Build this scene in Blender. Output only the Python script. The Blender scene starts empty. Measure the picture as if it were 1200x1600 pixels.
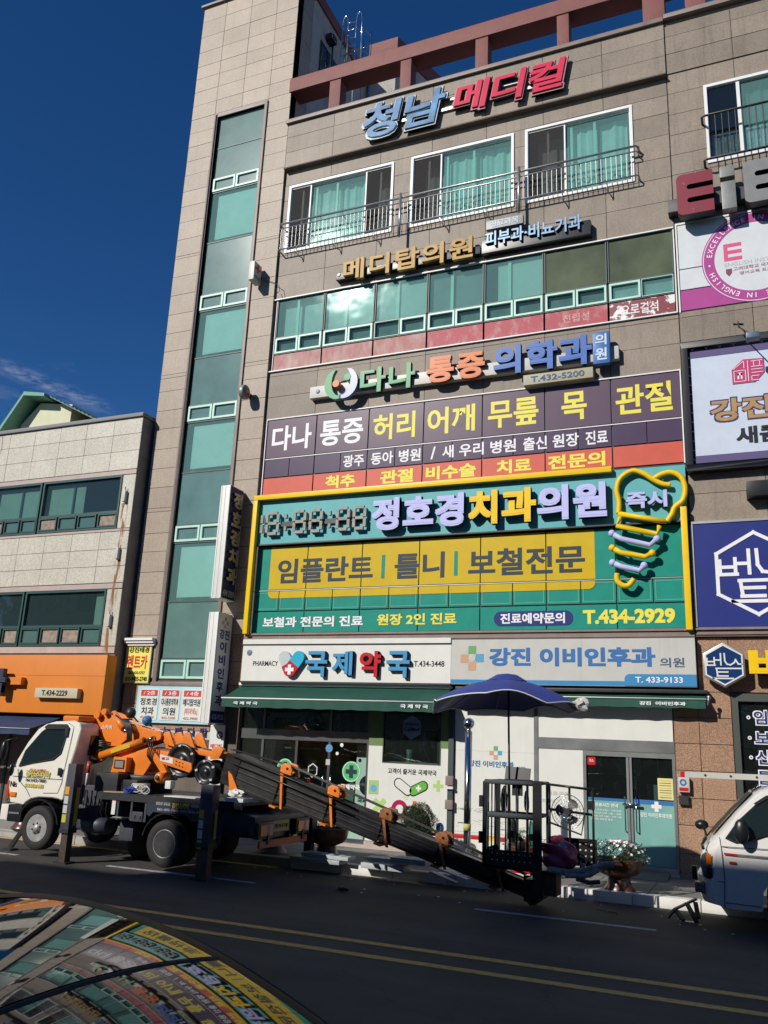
import bpy, bmesh, math, random
from math import sin, cos, pi, radians, sqrt, atan2
from mathutils import Vector, Matrix
random.seed(7)
S = bpy.context.scene
COL = S.collection

# ------------------------------------------------------------------ camera
cam = bpy.data.cameras.new("camera"); camo = bpy.data.objects.new("camera", cam); COL.objects.link(camo)
RX = Vector((0.9199841, 0.38966698, 0.04229548)); UX = Vector((0.06462348, -0.25722822, 0.96418746)); FX = Vector((-0.3865916, 0.88430385, 0.2618275))
m = Matrix.Identity(4)
for i in range(3):
    m[i][0] = RX[i]; m[i][1] = UX[i]; m[i][2] = -FX[i]
m[0][3], m[1][3], m[2][3] = 0, 0, 2.2
camo.matrix_world = m
cam.sensor_fit = 'HORIZONTAL'; cam.sensor_width = 36.0; cam.lens = 36.0 * 1345.8 / 1200.0
cam.clip_start = 0.05; cam.clip_end = 3000
S.camera = camo

# ------------------------------------------------------------------ sky, sun, exposure
SUN = Vector((-0.52, -1.0, 0.67)).normalized()          # towards the sun
w = bpy.data.worlds.new("World"); S.world = w; w.use_nodes = True
nt = w.node_tree; nt.nodes.clear()
out = nt.nodes.new('ShaderNodeOutputWorld'); bg = nt.nodes.new('ShaderNodeBackground'); sky = nt.nodes.new('ShaderNodeTexSky')
sky.sky_type = 'NISHITA'; sky.sun_disc = False
sky.sun_elevation = math.asin(SUN.z); sky.sun_rotation = atan2(SUN.x, SUN.y)
sky.altitude = 800; sky.air_density = 0.85; sky.dust_density = 0.15; sky.ozone_density = 4.0
bg.inputs[1].default_value = 0.085
# wisps of cloud low in the sky
tc = nt.nodes.new('ShaderNodeTexCoord'); mp = nt.nodes.new('ShaderNodeMapping'); mp.inputs['Scale'].default_value = (2.6, 2.6, 9.0); mp.inputs['Location'].default_value = (0.35, 1.2, 0.6)
nz = nt.nodes.new('ShaderNodeTexNoise'); nz.inputs['Scale'].default_value = 2.4; nz.inputs['Detail'].default_value = 9; nz.inputs['Roughness'].default_value = 0.62
cr = nt.nodes.new('ShaderNodeValToRGB'); cr.color_ramp.elements[0].position = 0.55; cr.color_ramp.elements[1].position = 0.80
sx = nt.nodes.new('ShaderNodeSeparateXYZ'); cz = nt.nodes.new('ShaderNodeMapRange'); cz.inputs[1].default_value = 0.31; cz.inputs[2].default_value = 0.42; cz.inputs[3].default_value = 1; cz.inputs[4].default_value = 0
mu = nt.nodes.new('ShaderNodeMath'); mu.operation = 'MULTIPLY'; mx = nt.nodes.new('ShaderNodeMixRGB'); mx.inputs[2].default_value = (5.5, 6.0, 7.0, 1)
mu2 = nt.nodes.new('ShaderNodeMath'); mu2.operation = 'MULTIPLY'; mu2.inputs[1].default_value = 0.42
L = nt.links.new
L(tc.outputs['Generated'], mp.inputs[0]); L(mp.outputs[0], nz.inputs['Vector']); L(nz.outputs['Fac'], cr.inputs[0]); L(tc.outputs['Generated'], sx.inputs[0])
L(sx.outputs['Z'], cz.inputs[0])
_A, _B = Vector((-0.712,0.598,0.369)).normalized(), Vector((-0.640,0.688,0.343)).normalized(); _N = _A.cross(_B).normalized(); _M = (_A+_B).normalized()
nrmz = nt.nodes.new('ShaderNodeVectorMath'); nrmz.operation = 'NORMALIZE'; L(tc.outputs['Generated'], nrmz.inputs[0])
def _dot(v):
    d = nt.nodes.new('ShaderNodeVectorMath'); d.operation = 'DOT_PRODUCT'; d.inputs[1].default_value = v; L(nrmz.outputs[0], d.inputs[0]); return d.outputs['Value']
_ab = nt.nodes.new('ShaderNodeMath'); _ab.operation = 'ABSOLUTE'; L(_dot(_N), _ab.inputs[0])
_r1 = nt.nodes.new('ShaderNodeMapRange'); _r1.interpolation_type = 'SMOOTHSTEP'; _r1.inputs[1].default_value = .013; _r1.inputs[2].default_value = .0; L(_ab.outputs[0], _r1.inputs[0])
_r2 = nt.nodes.new('ShaderNodeMapRange'); _r2.interpolation_type = 'SMOOTHSTEP'; _r2.inputs[1].default_value = math.cos(.075); _r2.inputs[2].default_value = math.cos(.03); L(_dot(_M), _r2.inputs[0])
_n2 = nt.nodes.new('ShaderNodeTexNoise'); _n2.inputs['Scale'].default_value = 26; _n2.inputs['Detail'].default_value = 8; _n2.inputs['Roughness'].default_value = .6; L(mp.outputs[0], _n2.inputs['Vector'])
_r3 = nt.nodes.new('ShaderNodeMapRange'); _r3.inputs[1].default_value = .38; _r3.inputs[2].default_value = .72; L(_n2.outputs['Fac'], _r3.inputs[0])
def _mul(a, b):
    k = nt.nodes.new('ShaderNodeMath'); k.operation = 'MULTIPLY'; L(a, k.inputs[0]); L(b, k.inputs[1]); return k.outputs[0]
_w = _mul(_mul(_r1.outputs[0], _r2.outputs[0]), _r3.outputs[0])
_ad = nt.nodes.new('ShaderNodeMath'); _ad.operation = 'ADD'; _ad.use_clamp = True; L(_mul(cr.outputs[0], cz.outputs[0]), _ad.inputs[0]); L(_w, _ad.inputs[1])
L(_ad.outputs[0], mu.inputs[0]); mu.inputs[1].default_value = 1.0; L(mu.outputs[0], mu2.inputs[0]); L(mu2.outputs[0], mx.inputs[0])
hsv = nt.nodes.new('ShaderNodeHueSaturation'); hsv.inputs['Saturation'].default_value = 1.25; hsv.inputs['Hue'].default_value = 0.507; L(sky.outputs[0], hsv.inputs['Color']); L(hsv.outputs[0], mx.inputs[1]); L(mx.outputs[0], bg.inputs[0]); L(bg.outputs[0], out.inputs[0])
sun = bpy.data.lights.new("sun", 'SUN'); sun.energy = 4.2; sun.angle = radians(0.53); sun.color = (1.0, 0.94, 0.85)
suno = bpy.data.objects.new("sun", sun); COL.objects.link(suno); suno.rotation_euler = SUN.to_track_quat('Z', 'Y').to_euler(); suno.location = (-10, -20, 40)
S.view_settings.view_transform = 'Standard'; S.view_settings.look = 'None'; S.view_settings.gamma = 1; S.view_settings.exposure = 0.0
S.view_settings.use_curve_mapping = False

# ------------------------------------------------------------------ materials
MAT = {}
def mk(name, col, rough=0.6, metal=0.0, var=0.0, vscale=3.0, bump=0.0, bscale=60.0, spec=0.5, fine=0.0, fscale=120.0, dirt=0.0, coat=0.0, rnd=0.0, streak=False):
    """procedural surface: large tone variation (var), fine speckle (fine), dirt stains, per object variation (rnd)"""
    if name in MAT: return MAT[name]
    m = bpy.data.materials.new(name); m.use_nodes = True; t = m.node_tree; b = t.nodes['Principled BSDF']
    b.inputs['Roughness'].default_value = rough; b.inputs['Metallic'].default_value = metal
    b.inputs['Specular IOR Level'].default_value = spec
    if coat: b.inputs['Coat Weight'].default_value = coat; b.inputs['Coat Roughness'].default_value = 0.04
    c4 = (col[0], col[1], col[2], 1)
    tcn = t.nodes.new('ShaderNodeTexCoord'); geo = t.nodes.new('ShaderNodeNewGeometry')
    cur = None
    def mixc(fac, a, bcol, mode='MIX'):
        mxn = t.nodes.new('ShaderNodeMixRGB'); mxn.blend_type = mode
        if hasattr(fac, 'is_output'): t.links.new(fac, mxn.inputs[0])
        else: mxn.inputs[0].default_value = fac
        for i, v in ((1, a), (2, bcol)):
            if hasattr(v, 'is_output'): t.links.new(v, mxn.inputs[i])
            else: mxn.inputs[i].default_value = v
        return mxn.outputs[0]
    cur = c4
    def noise(scale, detail=3, vec=None, rough_=0.6):
        n = t.nodes.new('ShaderNodeTexNoise'); n.inputs['Scale'].default_value = scale; n.inputs['Detail'].default_value = detail; n.inputs['Roughness'].default_value = rough_
        t.links.new(vec if vec else geo.outputs['Position'], n.inputs['Vector']); return n.outputs['Fac']
    def ramp(f, a, b_):
        r = t.nodes.new('ShaderNodeMapRange'); r.inputs[1].default_value = a; r.inputs[2].default_value = b_; t.links.new(f, r.inputs[0]); return r.outputs[0]
    if var:
        f = ramp(noise(vscale, 5), 0.3, 0.7)
        lo = (col[0]*(1-var), col[1]*(1-var), col[2]*(1-var), 1); hi = (min(1, col[0]*(1+var)), min(1, col[1]*(1+var)), min(1, col[2]*(1+var)), 1)
        cur = mixc(f, lo, hi)
    if fine:
        f = ramp(noise(fscale, 2), 0.35, 0.65)
        g = mixc(f, (1-fine,)*3+(1,), (1+fine*0.8,)*3+(1,))
        cur = mixc(1.0, cur, g, 'MULTIPLY')
    if rnd:
        oi = t.nodes.new('ShaderNodeObjectInfo'); r = t.nodes.new('ShaderNodeMapRange'); r.inputs[3].default_value = 1-rnd; r.inputs[4].default_value = 1+rnd
        t.links.new(oi.outputs['Random'], r.inputs[0]); cb = t.nodes.new('ShaderNodeCombineXYZ')
        for i in range(3): t.links.new(r.outputs[0], cb.inputs[i])
        cur = mixc(1.0, cur, cb.outputs[0], 'MULTIPLY')
    if dirt:
        mpn = t.nodes.new('ShaderNodeMapping'); mpn.inputs['Scale'].default_value = (7, 7, 0.5) if streak else (1, 1, 1)
        t.links.new(geo.outputs['Position'], mpn.inputs[0])
        f = ramp(noise(1.1 if streak else 1.6, 6, mpn.outputs[0], 0.7), 0.52, 0.78)
        mt = t.nodes.new('ShaderNodeMath'); mt.operation = 'MULTIPLY'; mt.inputs[1].default_value = dirt; t.links.new(f, mt.inputs[0])
        cur = mixc(mt.outputs[0], cur, (col[0]*0.3+0.01, col[1]*0.27+0.01, col[2]*0.24+0.01, 1))
    if hasattr(cur, 'is_output'): t.links.new(cur, b.inputs['Base Color'])
    else: b.inputs['Base Color'].default_value = c4
    if bump:
        bp = t.nodes.new('ShaderNodeBump'); bp.inputs['Strength'].default_value = bump; bp.inputs['Distance'].default_value = 0.01
        t.links.new(noise(bscale, 4), bp.inputs['Height']); t.links.new(bp.outputs[0], b.inputs['Normal'])
    MAT[name] = m; return m

def road_mat(name, col, worn):
    """asphalt: aggregate, wheel tracks polished along the lane, seams of old patches and fine cracks"""
    m = mk(name, col, 0.8, var=0.35, vscale=0.9, fine=0.45, fscale=110, bump=0.6, bscale=150, dirt=0.35); t = m.node_tree; b = t.nodes['Principled BSDF']
    src = b.inputs['Base Color'].links[0].from_socket; g = t.nodes.new('ShaderNodeNewGeometry'); mpn = t.nodes.new('ShaderNodeMapping'); mpn.inputs['Scale'].default_value = (.06,1.1,1)
    n = t.nodes.new('ShaderNodeTexNoise'); n.inputs['Scale'].default_value = 1.3; n.inputs['Detail'].default_value = 5; r = t.nodes.new('ShaderNodeMapRange'); r.inputs[1].default_value = .42; r.inputs[2].default_value = .66
    t.links.new(g.outputs['Position'], mpn.inputs[0]); t.links.new(mpn.outputs[0], n.inputs['Vector']); t.links.new(n.outputs['Fac'], r.inputs[0])
    mx_ = t.nodes.new('ShaderNodeMixRGB'); mx_.inputs[2].default_value = (*worn, 1); ml = t.nodes.new('ShaderNodeMath'); ml.operation = 'MULTIPLY'; ml.inputs[1].default_value = .6; t.links.new(r.outputs[0], ml.inputs[0]); t.links.new(ml.outputs[0], mx_.inputs[0]); t.links.new(src, mx_.inputs[1])
    v = t.nodes.new('ShaderNodeTexVoronoi'); v.feature = 'DISTANCE_TO_EDGE'; v.inputs['Scale'].default_value = .55; nd = t.nodes.new('ShaderNodeTexNoise'); nd.inputs['Scale'].default_value = 2.2; nd.inputs['Detail'].default_value = 6; va = t.nodes.new('ShaderNodeVectorMath'); va.operation = 'ADD'
    t.links.new(g.outputs['Position'], nd.inputs['Vector']); t.links.new(g.outputs['Position'], va.inputs[0]); t.links.new(nd.outputs['Color'], va.inputs[1]); t.links.new(va.outputs[0], v.inputs['Vector'])
    r2 = t.nodes.new('ShaderNodeMapRange'); r2.inputs[1].default_value = .0; r2.inputs[2].default_value = .010; r2.inputs[3].default_value = .55; r2.inputs[4].default_value = 0; t.links.new(v.outputs['Distance'], r2.inputs[0])
    m3 = t.nodes.new('ShaderNodeMixRGB'); m3.inputs[2].default_value = (col[0]*.35, col[1]*.35, col[2]*.35, 1); t.links.new(r2.outputs[0], m3.inputs[0]); t.links.new(mx_.outputs[0], m3.inputs[1]); t.links.new(m3.outputs[0], b.inputs['Base Color'])
    return m
def glassm(name, tint, gloss=(0.8, 0.9, 0.9), ior=1.5, alpha=1.0, film=None, rough=0.0, wav=0.0):
    """thin pane: tinted see-through plus mirror reflection by Fresnel; film = share of an opaque tinted coating"""
    m = bpy.data.materials.new(name); m.use_nodes = True; t = m.node_tree; t.nodes.clear()
    o = t.nodes.new('ShaderNodeOutputMaterial'); tr = t.nodes.new('ShaderNodeBsdfTransparent'); tr.inputs[0].default_value = (*tint, 1)
    gl = t.nodes.new('ShaderNodeBsdfGlossy'); gl.inputs[0].default_value = (*gloss, 1); gl.inputs['Roughness'].default_value = rough
    fr = t.nodes.new('ShaderNodeFresnel'); fr.inputs[0].default_value = ior; mx = t.nodes.new('ShaderNodeMixShader')
    base = tr.outputs[0]
    if film:
        df = t.nodes.new('ShaderNodeBsdfDiffuse'); df.inputs[0].default_value = (*film[0], 1); m2 = t.nodes.new('ShaderNodeMixShader'); m2.inputs[0].default_value = film[1]
        t.links.new(tr.outputs[0], m2.inputs[1]); t.links.new(df.outputs[0], m2.inputs[2]); base = m2.outputs[0]
    if wav:
        g = t.nodes.new('ShaderNodeNewGeometry'); n = t.nodes.new('ShaderNodeTexNoise'); n.inputs['Scale'].default_value = 1.3; bp = t.nodes.new('ShaderNodeBump'); bp.inputs['Strength'].default_value = wav; bp.inputs['Distance'].default_value = 0.05
        t.links.new(g.outputs['Position'], n.inputs['Vector']); t.links.new(n.outputs['Fac'], bp.inputs['Height']); t.links.new(bp.outputs[0], gl.inputs['Normal'])
    gb = t.nodes.new('ShaderNodeNewGeometry'); sb = t.nodes.new('ShaderNodeMath'); sb.operation = 'SUBTRACT'; sb.inputs[0].default_value = 1; t.links.new(gb.outputs['Backfacing'], sb.inputs[1])
    ml = t.nodes.new('ShaderNodeMath'); ml.operation = 'MULTIPLY'; t.links.new(fr.outputs[0], ml.inputs[0]); t.links.new(sb.outputs[0], ml.inputs[1])
    t.links.new(ml.outputs[0], mx.inputs[0]); t.links.new(base, mx.inputs[1]); t.links.new(gl.outputs[0], mx.inputs[2]); t.links.new(mx.outputs[0], o.inputs[0])
    MAT[name] = m; return m

def two_tone(name, a, b_, scale, lo, hi, rough=0.5, detail=6, stretch=(1, 1, 1)):
    """peeling or stained film: noise mask between two colours"""
    m = bpy.data.materials.new(name); m.use_nodes = True; t = m.node_tree; b = t.nodes['Principled BSDF']; b.inputs['Roughness'].default_value = rough
    g = t.nodes.new('ShaderNodeNewGeometry'); mpn = t.nodes.new('ShaderNodeMapping'); mpn.inputs['Scale'].default_value = stretch
    n = t.nodes.new('ShaderNodeTexNoise'); n.inputs['Scale'].default_value = scale; n.inputs['Detail'].default_value = detail; n.inputs['Roughness'].default_value = 0.68
    r = t.nodes.new('ShaderNodeMapRange'); r.inputs[1].default_value = lo; r.inputs[2].default_value = hi; mx = t.nodes.new('ShaderNodeMixRGB')
    mx.inputs[1].default_value = (*a, 1); mx.inputs[2].default_value = (*b_, 1)
    t.links.new(g.outputs['Position'], mpn.inputs[0]); t.links.new(mpn.outputs[0], n.inputs['Vector']); t.links.new(n.outputs['Fac'], r.inputs[0]); t.links.new(r.outputs[0], mx.inputs[0]); t.links.new(mx.outputs[0], b.inputs['Base Color'])
    MAT[name] = m; return m

def stripes(name, a, b_, scale, angle, rough=0.5):
    m = bpy.data.materials.new(name); m.use_nodes = True; t = m.node_tree; b = t.nodes['Principled BSDF']; b.inputs['Roughness'].default_value = rough
    g = t.nodes.new('ShaderNodeNewGeometry'); mpn = t.nodes.new('ShaderNodeMapping'); mpn.inputs['Rotation'].default_value = angle; wv = t.nodes.new('ShaderNodeTexWave'); wv.inputs['Scale'].default_value = scale
    r = t.nodes.new('ShaderNodeMapRange'); r.inputs[1].default_value = 0.48; r.inputs[2].default_value = 0.52; mx = t.nodes.new('ShaderNodeMixRGB'); mx.inputs[1].default_value = (*a, 1); mx.inputs[2].default_value = (*b_, 1)
    t.links.new(g.outputs['Position'], mpn.inputs[0]); t.links.new(mpn.outputs[0], wv.inputs['Vector']); t.links.new(wv.outputs['Fac'], r.inputs[0]); t.links.new(r.outputs[0], mx.inputs[0]); t.links.new(mx.outputs[0], b.inputs['Base Color'])
    MAT[name] = m; return m

GR = mk('granite_beige', (0.262, 0.215, 0.168), 0.5, var=0.12, vscale=1.2, fine=0.14, fscale=38, bump=0.12, bscale=90, rnd=0.12, spec=0.3, dirt=0.5, streak=True)
GRT = mk('granite_tower', (0.37, 0.305, 0.236), 0.5, var=0.09, vscale=1.0, fine=0.12, fscale=34, bump=0.1, bscale=90, rnd=0.08, spec=0.35, dirt=0.28, streak=True)
GRL = mk('granite_pale', (0.55, 0.52, 0.43), 0.5, var=0.08, vscale=1.4, fine=0.18, fscale=34, bump=0.1, rnd=0.06, dirt=0.3, streak=True)
GRB = mk('granite_brown', (0.375, 0.228, 0.148), 0.35, var=0.10, vscale=2, fine=0.42, fscale=55, bump=0.1, rnd=0.08, dirt=0.2)
JNT = mk('joint_mortar', (0.14, 0.115, 0.095), 0.9, var=0.2)
TRIMB = mk('brown_trim', (0.22, 0.17, 0.15), 0.5, var=0.15, fine=0.2)
PINKB = mk('pinkish_band', (0.46, 0.37, 0.33), 0.5, var=0.1, fine=0.15)
CONC = mk('concrete', (0.36, 0.35, 0.33), 0.85, var=0.15, vscale=2, fine=0.12, bump=0.2, dirt=0.4)
PLAS = mk('plaster_grey', (0.42, 0.40, 0.37), 0.8, var=0.12, dirt=0.5, streak=True)  # plain grey plaster with streaked dirt
REDP = mk('red_plaster', (0.205, 0.062, 0.052), 0.65, var=0.12, vscale=3, fine=0.1, dirt=0.3, streak=True)
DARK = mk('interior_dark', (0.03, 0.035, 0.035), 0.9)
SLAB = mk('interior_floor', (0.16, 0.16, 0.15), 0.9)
ASP = road_mat('asphalt', (0.058, 0.054, 0.045), (0.090, 0.084, 0.070))
ASP2 = mk('asphalt_parking', (0.062, 0.058, 0.054), 0.85, var=0.18, vscale=0.7, fine=0.35, fscale=120, bump=0.5, bscale=150, dirt=0.35)
PAV = mk('sidewalk_paving', (0.20, 0.19, 0.175), 0.85, var=0.15, vscale=1.5, fine=0.25, fscale=60, bump=0.35, dirt=0.45, rnd=0.08)
KERB = mk('white_kerb_paint', (0.74, 0.73, 0.70), 0.6, var=0.06, vscale=3, fine=0.08, dirt=0.25)
YEL = two_tone('road_yellow', (0.72, 0.43, 0.11), (0.20, 0.15, 0.08), 12, 0.50, 0.78, 0.75)
WHL = two_tone('road_white', (0.42, 0.42, 0.41), (0.10, 0.10, 0.10), 14, 0.48, 0.72, 0.75)
WHT = mk('white_frame', (0.78, 0.78, 0.76), 0.45, var=0.04, fine=0.03)
MINT = mk('mint_frame', (0.46, 0.72, 0.61), 0.45, var=0.06)
ALU = mk('aluminium', (0.45, 0.46, 0.46), 0.35, 0.8, var=0.08)
STEEL = mk('stainless', (0.62, 0.62, 0.62), 0.14, 1.0, var=0.05)
DKM = mk('dark_metal', (0.035, 0.037, 0.04), 0.45, 0.3, var=0.2, vscale=6)
BLK = mk('black_paint', (0.012, 0.013, 0.016), 0.35, var=0.2, vscale=5)
MULL = mk('dark_mullion', (0.05, 0.075, 0.07), 0.5, 0.2)
GRN = mk('awning_green', (0.010, 0.075, 0.052), 0.75, var=0.14, vscale=2.5, bump=0.2, bscale=25, dirt=0.2)
BLUEA = mk('awning_blue', (0.02, 0.04, 0.11), 0.75, var=0.14, vscale=2.5, bump=0.2, bscale=25)
GTEAL = glassm('glass_teal', (0.80, 0.935, 0.915), (0.55, 0.75, 0.72), 1.6, wav=0.12, rough=0.05, film=((0.30,0.52,0.49),0.20))
GLEFT = glassm('glass_left', (0.72, 0.84, 0.82), (0.8, 0.9, 0.9), 1.5, wav=0.15, film=((0.12,0.19,0.20),0.12))
GDARK = glassm('glass_dark', (0.58, 0.66, 0.64), (0.9, 0.95, 0.95), 1.75, wav=0.15, film=((0.10,0.13,0.12),0.06))
GCLR = glassm('glass_clear', (0.90, 0.93, 0.92), (0.9, 0.95, 0.95), 1.5, wav=0.1)
MESHS = glassm('mesh_screen', (0.66,0.66,0.66), (0.2,0.2,0.2), 1.2, film=((0.16,0.155,0.15),0.22))
GSPAN = mk('glass_spandrel', (0.125, 0.225, 0.205), 0.12, var=0.16, vscale=1.3, spec=0.7)
GOLIV = mk('glass_olive', (0.105, 0.125, 0.065), 0.12, var=0.30, vscale=1.1, spec=0.7)
PALE = mk('pale_board', (0.80, 0.86, 0.82), 0.7, var=0.05)
CURT = mk('curtain', (0.50, 0.66, 0.62), 0.8, var=0.1, vscale=5)
SCRN = mk('insect_screen', (0.13, 0.125, 0.12), 0.8, var=0.15, vscale=2)
LWHT = mk('sign_white', (0.70, 0.71, 0.665), 0.45, var=0.03, dirt=0.08, streak=True)
LGRY = mk('sign_grey_white', (0.52, 0.52, 0.485), 0.45, var=0.04, dirt=0.15, streak=True)
def flat(name, col, rough=0.45, var=0.05, **k): k.setdefault('spec', 0.22); return mk(name, col, rough, var=var, **k)
PURP = flat('film_purple', (0.115, 0.075, 0.115), 0.3, dirt=0.15)
PURP2 = flat('film_purple_dark', (0.075, 0.05, 0.10), 0.3)
CORL = flat('film_coral', (0.60, 0.115, 0.075), 0.35)
TEALB = flat('sign_teal_board', (0.12, 0.43, 0.45), 0.4, dirt=0.08, streak=True)
TGRN = flat('film_green', (0.012, 0.26, 0.20), 0.35, var=0.08)
YELF = flat('film_yellow', (0.60, 0.42, 0.012), 0.35)
YELT = flat('yellow_tube', (0.85, 0.56, 0.015), 0.35)
YTXT = flat('print_yellow', (0.80, 0.72, 0.10), 0.4)
WTXT = flat('print_white', (0.82, 0.82, 0.84), 0.4)
KTXT = flat('print_black', (0.02, 0.025, 0.03), 0.4)
DTXT = flat('print_dark_slate', (0.03, 0.05, 0.065), 0.4)
LAV = flat('letter_lavender', (0.50, 0.52, 0.86), 0.4)
NAVY = flat('print_navy', (0.02, 0.035, 0.17), 0.4)
BLU = flat('print_blue', (0.05, 0.17, 0.42), 0.4)
SKYB = flat('letter_sky_blue', (0.16, 0.40, 0.72), 0.3)
REDL = flat('letter_red', (0.52, 0.02, 0.03), 0.35)
ROSE = flat('letter_rose', (0.66, 0.05, 0.10), 0.22)
GOLD = mk('letter_gold', (0.46, 0.27, 0.045), 0.45, 0.0, var=0.15, spec=.25)
GRNL = flat('letter_green', (0.05, 0.33, 0.13), 0.35)
ORGL = flat('letter_orange', (0.66, 0.17, 0.04), 0.35)
BLUL = flat('letter_blue', (0.06, 0.16, 0.48), 0.35)
CHRM = mk('letter_chrome', (0.07, 0.22, 0.44), 0.4, 0.0, var=0.5, vscale=2.2, spec=.2)
ORNG = mk('orange_sign', (0.69, 0.205, 0.012), 0.5, var=0.05, vscale=1.2, dirt=0.12, streak=True)
TORG = mk('truck_orange', (0.78, 0.21, 0.018), 0.38, var=0.08, vscale=4, dirt=0.3, coat=0.3)
TWHT = mk('cab_white', (0.78, 0.76, 0.68), 0.32, var=0.03, dirt=0.12, coat=0.5)
TGRY = mk('truck_grey', (0.055, 0.06, 0.075), 0.5, 0.2, var=0.2, vscale=5, dirt=0.3)
TNVY = mk('truck_navy', (0.02, 0.028, 0.05), 0.45, var=0.2, vscale=4)
RUB = mk('rubber', (0.018, 0.0175, 0.017), 0.8, var=0.15, vscale=8, bump=0.2)
RIM = mk('rim_silver', (0.36, 0.36, 0.35), 0.45, 0.3, var=0.25, vscale=12, dirt=0.5)
GREASE = mk('greasy_steel', (0.032, 0.030, 0.029), 0.34, 0.5, var=0.4, vscale=7)
VWHT = mk('van_white', (0.72, 0.71, 0.68), 0.28, var=0.02, coat=0.7)
TERR = mk('glazed_brown_pot', (0.095, 0.038, 0.022), 0.28, var=0.25, vscale=5, bump=0.1, dirt=0.2)
TERP = mk('pink_stone_pedestal', (0.42, 0.30, 0.26), 0.6, var=0.15, vscale=5)
LEAF = mk('leaf', (0.045, 0.10, 0.03), 0.55, var=0.5, vscale=9)
LEAF2 = mk('leaf_topiary', (0.035, 0.06, 0.022), 0.55, var=0.5, vscale=11)
PETW = mk('petal_white', (0.80, 0.80, 0.78), 0.6)
PETR = mk('petal_pink', (0.55, 0.10, 0.16), 0.6)
UMBB = mk('umbrella_blue', (0.024, 0.048, 0.27), 0.6, var=0.12, vscale=4, bump=0.15, bscale=20)
GCAR = None

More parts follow.
